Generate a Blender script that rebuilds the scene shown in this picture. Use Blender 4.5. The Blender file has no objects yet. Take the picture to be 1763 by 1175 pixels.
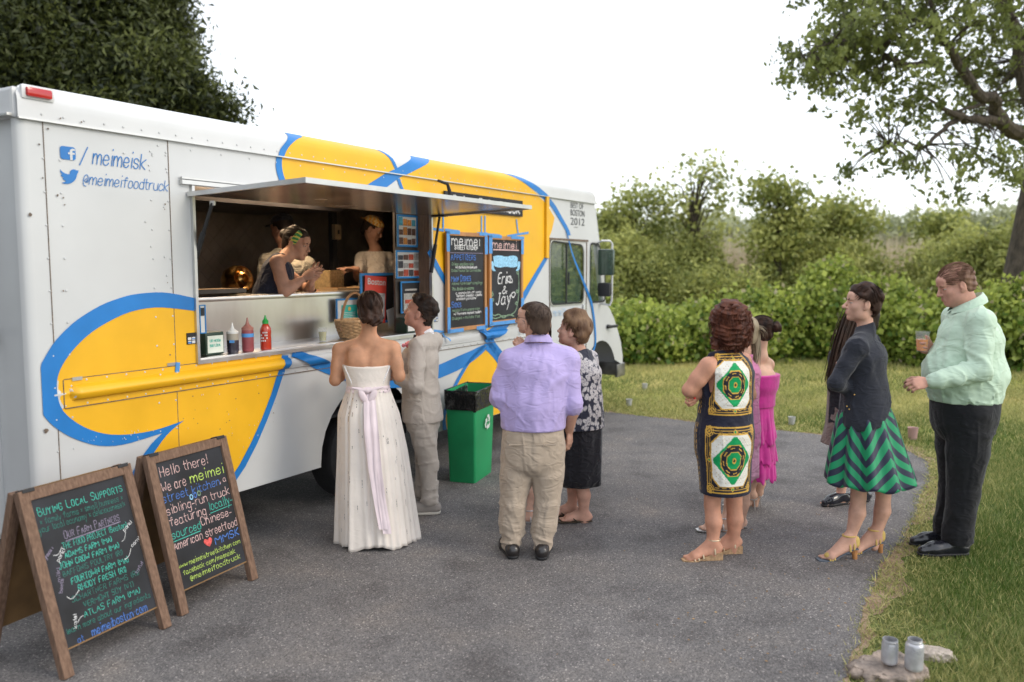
import bpy, bmesh, math, random
import numpy as np
from mathutils import Vector, Matrix, geometry
R=math.radians
random.seed(7); rng=np.random.default_rng(7)
S=bpy.context.scene; COL=S.collection
# ---------------------------------------------------------------- camera, world, sun
CAMH=1.88; FPX=1430.0; PITCH=math.atan(132.5/FPX)
cd=bpy.data.cameras.new('camera'); cam=bpy.data.objects.new('camera',cd); COL.objects.link(cam)
cam.location=(0,0,CAMH); cam.rotation_euler=(R(90)-PITCH,0,0)
cd.sensor_width=36; cd.lens=FPX/1763*36; cd.clip_end=3000; cd.clip_start=.05
cd.dof.use_dof=True; cd.dof.focus_distance=5.6; cd.dof.aperture_fstop=1.4
S.camera=cam
w=bpy.data.worlds.new('World'); S.world=w; w.use_nodes=True
nt=w.node_tree; nt.nodes.clear()
out=nt.nodes.new('ShaderNodeOutputWorld'); bg=nt.nodes.new('ShaderNodeBackground'); bg2=nt.nodes.new('ShaderNodeBackground')
sk=nt.nodes.new('ShaderNodeTexSky'); sk.sky_type='NISHITA'; sk.sun_disc=False; sk.sun_elevation=R(32); sk.sun_rotation=R(110)
nt.links.new(sk.outputs[0],bg.inputs[0]); bg.inputs[1].default_value=.05
# thin bright overcast: soft cloud noise over the blue, whiter to the horizon
tc=nt.nodes.new('ShaderNodeTexCoord'); mp=nt.nodes.new('ShaderNodeMapping'); mp.inputs['Scale'].default_value=(1,1,2.5)
nz=nt.nodes.new('ShaderNodeTexNoise'); nz.inputs['Scale'].default_value=1.6; nz.inputs['Detail'].default_value=5
cr=nt.nodes.new('ShaderNodeValToRGB'); cr.color_ramp.elements[0].position=.3; cr.color_ramp.elements[0].color=(.80,.85,.90,1)
cr.color_ramp.elements[1].position=.62; cr.color_ramp.elements[1].color=(.97,.98,1,1)
nt.links.new(tc.outputs['Generated'],mp.inputs[0]); nt.links.new(mp.outputs[0],nz.inputs[0]); nt.links.new(nz.outputs[0],cr.inputs[0])
nt.links.new(cr.outputs[0],bg2.inputs[0]); bg2.inputs[1].default_value=.90
ad=nt.nodes.new('ShaderNodeAddShader'); nt.links.new(bg.outputs[0],ad.inputs[0]); nt.links.new(bg2.outputs[0],ad.inputs[1]); nt.links.new(ad.outputs[0],out.inputs[0])
sd=bpy.data.lights.new('sun','SUN'); sd.energy=.8; sd.angle=R(20); sd.color=(1,.90,.74)
so=bpy.data.objects.new('sun',sd); COL.objects.link(so)
so.rotation_euler=(R(58),0,R(70))   # light from the lower right behind the camera
S.view_settings.view_transform='Standard'; S.view_settings.look='None'; S.view_settings.gamma=1
S.view_settings.use_curve_mapping=False; S.view_settings.exposure=.6
# ---------------------------------------------------------------- picture -> place helpers
cp,sp=math.cos(PITCH),math.sin(PITCH)
def ray(px,py):
    x=(px-881.5)/FPX; y=(587.5-py)/FPX
    return Vector((x, cp+y*sp, -sp+y*cp))
def G(px,py,z=0.0):
    d=ray(px,py); k=(z-CAMH)/d.z; return Vector((d.x*k,d.y*k,z))
def PY(px,py,Y):
    d=ray(px,py); k=Y/d.y; return Vector((d.x*k,Y,CAMH+d.z*k))
# ---------------------------------------------------------------- objects
def tag(o,label=None,cat=None,group=None,kind=None):
    if label: o['label']=label
    if cat: o['category']=cat
    if group: o['group']=group
    if kind: o['kind']=kind
    return o
def empty(name,loc,rz=0,label=None,cat=None,group=None):
    o=bpy.data.objects.new(name,None); COL.objects.link(o); o.location=loc; o.rotation_euler=(0,0,rz)
    o.empty_display_size=.1
    return tag(o,label,cat,group)
def mobj(name,V,F,mat,parent=None,smooth=True,loc=None,mats=None,midx=None):
    me=bpy.data.meshes.new(name)
    if isinstance(F,np.ndarray):
        V=np.asarray(V,dtype=np.float32); n=F.shape[1]
        me.vertices.add(len(V)); me.vertices.foreach_set('co',V.ravel())
        me.loops.add(F.size); me.loops.foreach_set('vertex_index',F.ravel().astype(np.int32))
        me.polygons.add(len(F)); me.polygons.foreach_set('loop_start',np.arange(len(F),dtype=np.int32)*n)
        me.polygons.foreach_set('loop_total',np.full(len(F),n,dtype=np.int32))
        me.update(calc_edges=True)
    else:
        me.from_pydata([tuple(v) for v in V],[],F); me.update()
    if mats:
        for m in mats: me.materials.append(m)
        if midx is not None: me.polygons.foreach_set('material_index',np.asarray(midx,dtype=np.int32))
    else: me.materials.append(mat)
    if smooth: me.polygons.foreach_set('use_smooth',np.ones(len(me.polygons),dtype=bool))
    o=bpy.data.objects.new(name,me); COL.objects.link(o)
    if parent: o.parent=parent
    if loc is not None: o.location=loc
    return o
class MB:
    def __init__(s): s.V=[]; s.F=[]
    def add(s,V,F):
        b=len(s.V); s.V+= [tuple(v) for v in V]; s.F+=[tuple(i+b for i in f) for f in F]; return s
    def box(s,c,h,M=None,bev=0.0):
        hx,hy,hz=h
        if bev<=0:
            V=[Vector((x*hx,y*hy,z*hz)) for x in(-1,1) for y in(-1,1) for z in(-1,1)]
            F=[(0,1,3,2),(4,6,7,5),(0,4,5,1),(2,3,7,6),(0,2,6,4),(1,5,7,3)]
        else:
            bm=bmesh.new(); bmesh.ops.create_cube(bm,size=2)
            for v in bm.verts: v.co=Vector((v.co.x*hx,v.co.y*hy,v.co.z*hz))
            bmesh.ops.bevel(bm,geom=bm.edges[:],offset=bev,segments=2,affect='EDGES',profile=.6)
            bm.verts.index_update(); V=[v.co.copy() for v in bm.verts]; F=[tuple(v.index for v in f.verts) for f in bm.faces]; bm.free()
        if M is not None: V=[M@v for v in V]
        V=[v+Vector(c) for v in V]; return s.add(V,F)
    def tube(s,pts,rs,n=10,caps=True):
        pts=[Vector(p) for p in pts]; m=len(pts)
        if not hasattr(rs,'__len__'): rs=[rs]*m
        V=[];F=[]; prev=None
        for i,p in enumerate(pts):
            t=(pts[min(i+1,m-1)]-pts[max(i-1,0)]).normalized()
            if prev is None:
                u=t.orthogonal().normalized()
            else:
                u=(prev-t*prev.dot(t)).normalized()
            prev=u; v=t.cross(u)
            for k in range(n):
                a=2*math.pi*k/n; V.append(p+(u*math.cos(a)+v*math.sin(a))*rs[i])
        for i in range(m-1):
            for k in range(n):
                k2=(k+1)%n; F.append((i*n+k,i*n+k2,(i+1)*n+k2,(i+1)*n+k))
        if caps: F.append(tuple(range(n-1,-1,-1))); F.append(tuple((m-1)*n+k for k in range(n)))
        return s.add(V,F)
    def lathe(s,prof,c=(0,0,0),n=24,M=None,sx=1,sy=1):
        V=[];F=[]; m=len(prof)
        for r,z in prof:
            for k in range(n):
                a=2*math.pi*k/n; V.append(Vector((r*math.cos(a)*sx,r*math.sin(a)*sy,z)))
        for i in range(m-1):
            for k in range(n):
                k2=(k+1)%n; F.append((i*n+k,i*n+k2,(i+1)*n+k2,(i+1)*n+k))
        if prof[0][0]>1e-5: F.append(tuple(range(n-1,-1,-1)))
        if prof[-1][0]>1e-5 : F.append(tuple((m-1)*n+k for k in range(n)))
        if M is not None: V=[M@v for v in V]
        return s.add([v+Vector(c) for v in V],F)
    def prism(s,poly,M,d):   # poly in local xy, extruded to local z=d, M places it
        n=len(poly); V=[M@Vector((x,y,0)) for x,y in poly]+[M@Vector((x,y,d)) for x,y in poly]
        F=[tuple(range(n-1,-1,-1)),tuple(range(n,2*n))]+[(i,(i+1)%n,n+(i+1)%n,n+i) for i in range(n)]
        return s.add(V,F)
    def build(s,name,mat,parent=None,smooth=False):
        o=mobj(name,s.V,s.F,mat,parent,smooth=smooth)
        if smooth:
            try: o.data.set_sharp_from_angle(angle=R(38))
            except Exception: pass
        return o
# ---------------------------------------------------------------- materials
def mat(name,col,rough=.6,metal=0.0,var=.12,vscale=6.0,bump=0.0,bscale=60.0,spec=.5,trans=0.0,stretch=None,col2=None,det=4,sheen=0,alpha=1.0,emit=None,attr=None,sss=0,coat=0,rvar=.1):
    m=bpy.data.materials.new(name); m.use_nodes=True; t=m.node_tree; b=t.nodes['Principled BSDF']
    def n(k): return t.nodes.new(k)
    tcd=n('ShaderNodeTexCoord'); mpn=n('ShaderNodeMapping'); t.links.new(tcd.outputs['Object'],mpn.inputs[0])
    if stretch: mpn.inputs['Scale'].default_value=stretch
    nz=n('ShaderNodeTexNoise'); nz.inputs['Scale'].default_value=vscale; nz.inputs['Detail'].default_value=det
    t.links.new(mpn.outputs[0],nz.inputs[0])
    mx=n('ShaderNodeMix'); mx.data_type='RGBA'
    c=tuple(col)+(1,)
    if col2 is None:
        mx.inputs[6].default_value=tuple(max(0,x*(1-var)) for x in col)+(1,); mx.inputs[7].default_value=tuple(min(1,x*(1+var)) for x in col)+(1,)
    else:
        mx.inputs[6].default_value=c; mx.inputs[7].default_value=tuple(col2)+(1,)
    rr=n('ShaderNodeMapRange'); rr.inputs[1].default_value=.32; rr.inputs[2].default_value=.68
    t.links.new(nz.outputs[0],rr.inputs[0]); t.links.new(rr.outputs[0],mx.inputs[0])
    last=mx.outputs[2]
    if attr:
        at=n('ShaderNodeAttribute'); at.attribute_name=attr; mm=n('ShaderNodeMix'); mm.data_type='RGBA'; mm.blend_type='MULTIPLY'; mm.inputs[0].default_value=1
        t.links.new(last,mm.inputs[6]); t.links.new(at.outputs['Color'],mm.inputs[7]); last=mm.outputs[2]
    t.links.new(last,b.inputs['Base Color'])
    r2=n('ShaderNodeMapRange'); r2.inputs[3].default_value=max(.02,rough-rvar); r2.inputs[4].default_value=min(1,rough+rvar)
    t.links.new(nz.outputs[0],r2.inputs[0]); t.links.new(r2.outputs[0],b.inputs['Roughness'])
    b.inputs['Metallic'].default_value=metal; b.inputs['Specular IOR Level'].default_value=spec
    b.inputs['Transmission Weight'].default_value=trans; b.inputs['Alpha'].default_value=alpha
    if sheen: b.inputs['Sheen Weight'].default_value=sheen
    if coat: b.inputs['Coat Weight'].default_value=coat; b.inputs['Coat Roughness'].default_value=.15
    if sss: b.inputs['Subsurface Weight'].default_value=sss; b.inputs['Subsurface Radius'].default_value=(.012,.005,.003)
    if emit: b.inputs['Emission Color'].default_value=tuple(emit[:3])+(1,); b.inputs['Emission Strength'].default_value=emit[3]
    if bump:
        nb=n('ShaderNodeTexNoise'); nb.inputs['Scale'].default_value=bscale; nb.inputs['Detail'].default_value=3
        t.links.new(mpn.outputs[0],nb.inputs[0]); bp=n('ShaderNodeBump'); bp.inputs['Strength'].default_value=1; bp.inputs['Distance'].default_value=bump
        t.links.new(nb.outputs[0],bp.inputs['Height']); t.links.new(bp.outputs[0],b.inputs['Normal'])
    m['last']=0
    return m
def nodes(m): return m.node_tree, m.node_tree.nodes['Principled BSDF']
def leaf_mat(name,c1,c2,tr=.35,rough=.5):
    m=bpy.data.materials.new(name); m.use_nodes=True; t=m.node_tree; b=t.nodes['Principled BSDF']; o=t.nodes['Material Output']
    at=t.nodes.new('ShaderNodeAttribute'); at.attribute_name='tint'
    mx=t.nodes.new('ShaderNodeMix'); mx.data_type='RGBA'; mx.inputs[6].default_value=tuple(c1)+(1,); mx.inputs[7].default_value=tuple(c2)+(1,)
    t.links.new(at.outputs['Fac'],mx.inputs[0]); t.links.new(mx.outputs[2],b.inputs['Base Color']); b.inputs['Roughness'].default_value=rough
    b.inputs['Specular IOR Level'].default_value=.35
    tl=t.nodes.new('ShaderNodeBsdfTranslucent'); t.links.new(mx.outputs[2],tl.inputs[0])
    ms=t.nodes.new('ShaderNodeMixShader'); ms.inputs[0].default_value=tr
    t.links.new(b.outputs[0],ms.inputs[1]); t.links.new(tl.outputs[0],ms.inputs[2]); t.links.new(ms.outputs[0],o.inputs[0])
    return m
def set_tint(o,vals):   # per-vertex float attribute
    a=o.data.attributes.new('tint','FLOAT','POINT'); a.data.foreach_set('value',np.asarray(vals,dtype=np.float32))
# ================================================================ GROUND
def ground_mat(name,grass=True):
    m=bpy.data.materials.new(name); m.use_nodes=True; t=m.node_tree; b=t.nodes['Principled BSDF']; b.inputs['Roughness'].default_value=.9
    b.inputs['Specular IOR Level'].default_value=.2
    tc=t.nodes.new('ShaderNodeTexCoord')
    def nz(s,d=5):
        q=t.nodes.new('ShaderNodeTexNoise'); q.inputs['Scale'].default_value=s; q.inputs['Detail'].default_value=d; t.links.new(tc.outputs['Object'],q.inputs[0]); return q
    def ramp(src,stops):
        r=t.nodes.new('ShaderNodeValToRGB'); e=r.color_ramp.elements
        e[0].position,e[0].color=stops[0][0],tuple(stops[0][1])+(1,); e[1].position,e[1].color=stops[-1][0],tuple(stops[-1][1])+(1,)
        for p,c in stops[1:-1]:
            x=e.new(p); x.color=tuple(c)+(1,)
        t.links.new(src,r.inputs[0]); return r
    if grass=='grass':
        a=ramp(nz(1.1,6).outputs[0],[(.3,(.20,.24,.05)),(.5,(.28,.30,.08)),(.68,(.42,.38,.15))])
        c=ramp(nz(45,4).outputs[0],[(.35,(.5,.5,.5)),(.65,(1.3,1.3,1.2))])
        bs,bd=90,.012
    elif grass=='dirt':
        a=ramp(nz(3.5,6).outputs[0],[(.3,(.24,.165,.11)),(.6,(.40,.29,.20)),(.75,(.30,.25,.15))])
        c=ramp(nz(120,3).outputs[0],[(.35,(.7,.7,.7)),(.65,(1.2,1.2,1.2))])
        bs,bd=150,.006
    else:
        a=ramp(nz(.7,6).outputs[0],[(.3,(.150,.141,.140)),(.7,(.195,.184,.182))])
        v=t.nodes.new('ShaderNodeTexVoronoi'); v.inputs['Scale'].default_value=150; t.links.new(tc.outputs['Object'],v.inputs[0])
        c=ramp(v.outputs['Color'],[(.0,(.42,.42,.42)),(.5,(.88,.88,.88)),(.84,(1.35,1.33,1.3)),(.93,(2.7,2.6,2.5))])
        bs,bd=170,.006
    mm=t.nodes.new('ShaderNodeMix'); mm.data_type='RGBA'; mm.blend_type='MULTIPLY'; mm.inputs[0].default_value=1
    t.links.new(a.outputs[0],mm.inputs[6]); t.links.new(c.outputs[0],mm.inputs[7]); last=mm.outputs[2]
    if grass=='asphalt':   # faint stains and sandy patches
        st=ramp(nz(2.3,8).outputs[0],[(.34,(.72,.71,.71)),(.48,(1,1,1)),(.62,(1.08,1.06,1.03)),(.78,(1.42,1.32,1.2))])
        m2=t.nodes.new('ShaderNodeMix'); m2.data_type='RGBA'; m2.blend_type='MULTIPLY'; m2.inputs[0].default_value=1
        t.links.new(last,m2.inputs[6]); t.links.new(st.outputs[0],m2.inputs[7]); last=m2.outputs[2]
        b.inputs['Roughness'].default_value=.75; b.inputs['Specular IOR Level'].default_value=.3
    if grass=='grass':
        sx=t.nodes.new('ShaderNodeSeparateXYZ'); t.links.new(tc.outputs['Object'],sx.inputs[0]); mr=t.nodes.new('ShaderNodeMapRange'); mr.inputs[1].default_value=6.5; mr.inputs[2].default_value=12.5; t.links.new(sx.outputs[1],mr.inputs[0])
        m3=t.nodes.new('ShaderNodeMix'); m3.data_type='RGBA'; m3.blend_type='MULTIPLY'; m3.inputs[0].default_value=1; m4=t.nodes.new('ShaderNodeMix'); m4.data_type='RGBA'; m4.inputs[6].default_value=(.42,.5,.5,1); m4.inputs[7].default_value=(1.5,1.35,1.4,1); t.links.new(mr.outputs[0],m4.inputs[0]); t.links.new(last,m3.inputs[6]); t.links.new(m4.outputs[2],m3.inputs[7]); last=m3.outputs[2]  # near lawn darkened in colour for the tree's shade; far lawn dry yellow
    t.links.new(last,b.inputs['Base Color'])
    q=nz(bs,3); bp=t.nodes.new('ShaderNodeBump'); bp.inputs['Distance'].default_value=bd; t.links.new(q.outputs[0],bp.inputs['Height']); t.links.new(bp.outputs[0],b.inputs['Normal'])
    return m
M_grassg=ground_mat('meadow_soil','grass'); M_dirt=ground_mat('sandy_dirt','dirt'); M_asph=ground_mat('asphalt','asphalt')
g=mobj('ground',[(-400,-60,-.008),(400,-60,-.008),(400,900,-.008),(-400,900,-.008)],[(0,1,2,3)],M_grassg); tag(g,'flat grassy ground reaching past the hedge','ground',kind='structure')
edge_px=[(1030,708),(1100,716),(1200,727),(1300,736),(1400,748),(1500,759),(1560,772),(1592,792),(1600,820),(1592,850),(1573,890),(1548,930),(1524,970),(1503,1010),(1487,1050),(1472,1090),(1462,1130),(1450,1175)]
E=[G(*p).to_2d() for p in edge_px]
d0=(E[0]-E[2]).normalized(); far=[E[0]+d0*30,E[0]+d0*14,E[0]+d0*6,E[0]+d0*3]
near=[E[-1]+Vector((-.02,-.7)),E[-1]+Vector((.1,-2.5)),E[-1]+Vector((.3,-9)),]
EP=far+E+near
def densify(P,step=.05):
    o=[]
    for a,b in zip(P[:-1],P[1:]):
        n=max(1,int((b-a).length/step))
        if (b-a).length>5: n=20
        for k in range(n): o.append(a.lerp(b,k/n))
    o.append(P[-1]); return o
EPd=densify(EP,.035)
def n1(s,seed): return math.sin(s*3.1+seed)*.5+math.sin(s*7.3+seed*2)*.3+math.sin(s*17+seed*3)*.2+math.sin(s*41+seed)*.12
def offset_line(P,off,amp,seed):
    o=[];s=0
    for i,p in enumerate(P):
        t=(P[min(i+1,len(P)-1)]-P[max(i-1,0)]); t=t.normalized(); nrm=Vector((-t.y,t.x))  # right turn => lawn side is left of travel? fixed by sign below
        if i: s+=(P[i]-P[i-1]).length
        o.append(p+nrm*(off+amp*n1(s,seed)))
    return o
# travel goes from far-left to near-right: the lawn lies to the left of travel
asph_line=offset_line(EPd,.0,.030,1.0)
asph_line=[p+Vector((rng.normal(0,.008),rng.normal(0,.008))) for p in asph_line]
dirt_line=offset_line(EPd,.10,.10,4.0); dirt_in=offset_line(EPd,-.10,.04,9.0)
def sheet(name,line,z,m,close):
    P=[(p.x,p.y) for p in line]+close
    tris=geometry.tessellate_polygon([[Vector((x,y,0)) for x,y in P]])
    V=[(x,y,z) for x,y in P]
    F=[]
    for a,b,c in tris:
        A,B,Cc=V[a],V[b],V[c]
        cr_=(B[0]-A[0])*(Cc[1]-A[1])-(B[1]-A[1])*(Cc[0]-A[0]); F.append((a,b,c) if cr_>0 else (a,c,b))
    return mobj(name,V,F,m,smooth=False)
clo=[(6,-12),(-40,-12),(-40,EP[0].y)]
a_=sheet('dirt_verge',dirt_line,-.004,M_dirt,clo); tag(a_,'bare sandy dirt edge between driveway and lawn','dirt edge',kind='structure')
a_=sheet('driveway',asph_line,0,M_asph,clo); tag(a_,'grey asphalt driveway the truck and guests stand on','driveway',kind='structure')
# ================================================================ GRASS
ASP=np.array([(p.x,p.y) for p in asph_line]+clo)
def inside(P,poly):
    x,y=P[:,0],P[:,1]; r=np.zeros(len(P),bool); n=len(poly)
    for i in range(n):
        x1,y1=poly[i]; x2,y2=poly[(i+1)%n]
        if y1==y2: continue
        c=((y1>y)!=(y2>y))&(x<(x2-x1)*(y-y1)/(y2-y1)+x1); r^=c
    return r
def edge_dist(P):
    d=np.full(len(P),9.0); L=np.array([(p.x,p.y) for p in asph_line])[::3]
    for i in range(0,len(P),20000):
        q=P[i:i+20000]; d[i:i+20000]=np.sqrt(((q[:,None,:]-L[None])**2).sum(2)).min(1)
    return d
def vnoise(P,f,seed):
    r=np.random.default_rng(seed); o=0
    for k in range(5):
        a=r.normal(size=2)*f*(1+k*.6); o=o+np.sin(P@a+r.uniform(0,6.28))/(1+k*.4)
    return o/2.5
def blades(N,ymin,ymax,xl,xr,h0,wd,seed):
    r=np.random.default_rng(seed)
    y=r.uniform(ymin,ymax,N); x=xl(y)+(xr(y)-xl(y))*r.random(N); P=np.stack([x,y],1)
    inn_=inside(P,ASP); ed=edge_dist(P); k0=(~inn_)|(ed<.05); P=P[k0]; ed=ed[k0]
    keep=r.random(len(P))<np.clip((ed-.02)/.26,0.10,1)*np.clip(.75+.5*vnoise(P,2.2,3),.25,1); P=P[keep]; ed=ed[keep]
    n=len(P); a=r.uniform(0,6.283,n); h=h0*r.uniform(.45,1.35,n)*np.clip(.5+ed,0.5,1)*(1+.35*vnoise(P,1.3,5)); lean=r.normal(0,.55,(n,2))*h[:,None]
    dx=np.cos(a)*wd*r.uniform(.6,1.4,n); dy=np.sin(a)*wd
    V=np.zeros((n,3,3)); V[:,0]=np.stack([P[:,0]-dx,P[:,1]-dy,np.full(n,-.01)],1); V[:,1]=np.stack([P[:,0]+dx,P[:,1]+dy,np.full(n,-.01)],1)
    V[:,2]=np.stack([P[:,0]+lean[:,0],P[:,1]+lean[:,1],h],1)
    tint=np.clip(.12+.42*np.clip((P[:,1]-6.5)/6,0,1)+.40*vnoise(P,1.1,11)+r.normal(0,.22,n)+.5*np.exp(-ed/.3),0,1)  # drier with distance; dark near end partly paints in tree shade
    dry=r.random(n)<.08; tint[dry]=1
    return V.reshape(-1,3),np.repeat(tint,3)
parts=[blades(150000,3.0,8.5,lambda y:.30*y-.2,lambda y:.66*y+.2,.036,.0030,1),
       blades(90000,8.5,13,lambda y:-.05*y,lambda y:.68*y,.042,.006,2),
       blades(70000,13,22,lambda y:.02*y,lambda y:.7*y,.055,.010,3)]
def edge_blades(N,seed):
    r=np.random.default_rng(seed); L=np.array([(p.x,p.y) for p in asph_line if p.y<14 and p.y>2.5]); i=r.integers(1,len(L)-1,N); t=L[i+1]-L[i-1]; t/=np.linalg.norm(t,axis=1)[:,None]+1e-9; nr=np.stack([-t[:,1],t[:,0]],1)
    P=L[i]+nr*(np.abs(r.normal(.10,.09,N))*(.5+.9*np.clip(vnoise(L[i],3,7)+.6,0,1)))[:,None]+r.normal(0,.02,(N,2)); h=r.uniform(.008,.034,N); ln=r.normal(0,.03,(N,2)); a=r.uniform(0,6.28,N); w_=.0022+.0004*P[:,1]
    V=np.zeros((N,3,3)); V[:,0]=np.stack([P[:,0]-np.cos(a)*w_,P[:,1]-np.sin(a)*w_,np.full(N,0)],1); V[:,1]=np.stack([P[:,0]+np.cos(a)*w_,P[:,1]+np.sin(a)*w_,np.full(N,0)],1); V[:,2]=np.stack([P[:,0]+ln[:,0],P[:,1]+ln[:,1],h],1)
    return V.reshape(-1,3),np.repeat(np.clip(r.normal(.62,.3,N),0,1),3)
parts.append(edge_blades(11000,8))
V=np.concatenate([p[0] for p in parts]); T=np.concatenate([p[1] for p in parts])
M_blade=leaf_mat('grass_blade',(.085,.155,.025),(.58,.52,.22),.35,.6)
gr=mobj('lawn_grass',V,np.arange(len(V)).reshape(-1,3),M_blade,smooth=False); set_tint(gr,T); tag(gr,'short mixed green and straw coloured lawn grass','grass',kind='stuff')
# ================================================================ FOLIAGE
def leaf_arrays(C,size,r,nbias=None,droop=0.3,elong=1.6):
    n=len(C); d=r.normal(size=(n,3)); d[:,2]-=droop; d/=np.linalg.norm(d,axis=1)[:,None]
    u=r.normal(size=(n,3)); 
    if nbias is not None: u=np.cross(d,nbias+r.normal(size=(n,3))*.6)
    else: u=np.cross(d,u)
    u/=np.linalg.norm(u,axis=1)[:,None]+1e-9
    nn=np.cross(d,u); s=size*r.uniform(.6,1.4,n)[:,None]
    V=np.zeros((n,4,3)); V[:,0]=C-d*s*.5*elong; V[:,1]=C+u*s*.5+nn*s*.15; V[:,2]=C+d*s*.5*elong; V[:,3]=C-u*s*.5+nn*s*.15
    return V.reshape(-1,3)
def foliage(name,C,size,m,tint,parent=None,seed=0,tri=False,**k):
    r=np.random.default_rng(seed+int(abs(C[0,0])*100)); V=leaf_arrays(C,size,r,**k); n=len(C)
    if tri:
        V=V.reshape(-1,4,3)[:,[0,1,2]].reshape(-1,3); o=mobj(name,V,np.arange(3*n).reshape(-1,3),m,parent,smooth=False); set_tint(o,np.repeat(np.clip(tint,0,1),3)); return o
    o=mobj(name,V,np.arange(4*n).reshape(-1,4),m,parent,smooth=False); set_tint(o,np.repeat(np.clip(tint,0,1),4)); return o
def blob_points(blobs,dens,r,shell=.55,clump=0.22,nper=14):
    """leaf clusters through the outer shell of ellipsoids; blobs=(cx,cy,cz,rx,ry,rz)"""
    out=[];ti=[];nb=[]
    for b in blobs:
        c=np.array(b[:3]); R3=np.array(b[3:6]); area=(R3[0]*R3[1]*R3[2])**(2/3)*12
        k=max(6,int(area*dens)); d=r.normal(size=(k,3)); d/=np.linalg.norm(d,axis=1)[:,None]
        rad=1-np.abs(r.normal(0,1-shell,k)); rad=np.clip(rad,.2,1.15)
        cc=c+d*R3*rad[:,None]
        p=np.repeat(cc,nper,0)+r.normal(size=(k*nper,3))*clump
        out.append(p); t=.36+.30*(d[:,2])*rad+r.normal(0,.22,k); ti.append(np.repeat(t,nper)+r.normal(0,.12,k*nper)); nb.append(np.repeat(d,nper,0))  # tint rises to each blob's top: light from above painted into leaf colour
    return np.concatenate(out),np.concatenate(ti),np.concatenate(nb)
def branch_mesh(mb,base,blobs,r0,r_,n=7):
    base=Vector(base)
    for b in blobs:
        t=Vector(b[:3]); mid=base.lerp(t,.5)+Vector((r_.normal()*.15,r_.normal()*.15,r_.normal()*.1+.1))
        mb.tube([base,base.lerp(mid,.5)+Vector((0,0,.05)),mid,t],[r0,r0*.7,r0*.45,r0*.12],n)
M_bark=mat('bark',(.085,.066,.050),.9,var=.45,vscale=14,bump=.03,bscale=30,stretch=(1,1,.35)); M_bark2=mat('dark_bark',(.07,.055,.042),.9,var=.4,vscale=12,bump=.03,bscale=25,stretch=(1,1,.4))
M_hedge=leaf_mat('vine_leaf',(.075,.15,.02),(.62,.68,.15),.4); M_olive=leaf_mat('olive_leaf',(.14,.18,.045),(.62,.62,.20),.35)
M_dark=leaf_mat('oak_leaf',(.014,.022,.007),(.13,.15,.035),.25); M_right=leaf_mat('maple_leaf',(.10,.125,.035),(.36,.40,.12),.4); M_yel=leaf_mat('pale_flower',(.45,.38,.22),(.7,.6,.45),.3)
# hedge of vine covered bushes behind the lawn
def bushrow(spec,group,Mx,size,name,cat,dens=60,clump=.2,nper=14,flower=0,trunk=True,seed=20,shell=.7,elong=1.5,tri=False):
    for i,(px,ytop,Y,wpx,lab) in enumerate(spec):
        r=np.random.default_rng(seed+i); top=PY(px,ytop,Y); h=top.z; wd=wpx/FPX*Y; root=empty(name,(top.x,Y,0),0,lab,cat,group)
        bl=[]
        nb=5 if h<3 else 9
        for k in range(nb):
            fx=r.uniform(-.5,.5); hh=h*(1-.9*abs(fx)**1.7)*(r.uniform(.72,.98) if k else .9)
            rx=wd*r.uniform(.22,.36); rz=hh*r.uniform(.28,.42)
            bl.append((fx*wd*.75,r.uniform(-.5,.4)*min(1.5,wd*.4),hh-rz,rx,rx*.8,rz))
            bl.append((fx*wd*.8+r.normal()*.2,r.uniform(-.6,.1)*min(1.5,wd*.4),hh*.4,rx*1.05,rx*.9,hh*.36))
        C,ti,nbv=blob_points(bl,dens,r,shell,clump,nper); C[:,2]=np.abs(C[:,2])+.02
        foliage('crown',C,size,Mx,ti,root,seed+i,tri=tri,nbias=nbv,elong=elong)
        if flower:
            k=r.integers(0,len(C),int(len(C)*flower)); foliage('blossom',C[k]+r.normal(size=(len(k),3))*.05,size*.8,M_yel,r.random(len(k)),root,seed)
        mb=MB(); branch_mesh(mb,(0,0,0),[b for b in bl if b[2]>h*.3],.03+h*.012,r,6); mb.build('trunk',M_bark2,root,True)
hs=[(1010,545,16.6,150,'vine-covered bush just behind the cab of the truck'),(1095,522,16.2,150,'bright vine bush right of the truck mirror'),(1180,517,16.8,160,'vine bush between the truck and the red-haired guest'),
(1265,520,16.4,150,'vine bush behind the head of the curly red-haired guest'),(1345,492,16.9,160,'vine bush just right of the guest with the dark bun'),(1430,452,17,150,'tall light vine bush behind the short-haired woman in cardigan'),(1510,478,16.6,150,'vine bush between short-haired woman and man in green shirt'),
(1590,508,16,150,'shaded vine bush behind the plastic beer cup'),(1680,500,15.4,160,'vine bush behind the shoulders of the man in green'),(1770,470,15.2,170,'dark vine bush at the right edge beneath the leaning trunk'),(1880,470,15,190,'vine bush beyond the leaning trunk')]
bushrow(hs,'vine bushes forming the hedge behind the lawn',M_hedge,.088,'hedge_bush','bush',dens=20,clump=.16,nper=26,flower=.035,seed=40,shell=.82,elong=1.25)
bs=[(905,352,22,150,'olive shrub seen only through the truck cab windows'),(960,350,20,140,'olive shrub close behind the cab of the truck'),(1000,362,26,170,'olive shrub showing above the truck mirror'),(1075,378,24,150,'rounded olive shrub right of the truck windshield'),(1165,385,25,150,'tall olive shrub below the thin open tree'),(1240,430,22,130,'lower olive shrub left of the gap with dry reeds'),
(1355,388,24,140,'olive shrub right of the gap with dry reeds'),(1430,398,23,140,'brownish olive shrub above the short-haired guest'),(1510,405,25,140,'olive shrub left of the bald man, far side of hedge'),(1600,400,23,130,'dark olive shrub above the beer cup'),(1690,376,21,160,'olive shrub left of the leaning trunk'),(1790,362,20,180,'olive shrub behind the leaning trunk')]
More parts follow.
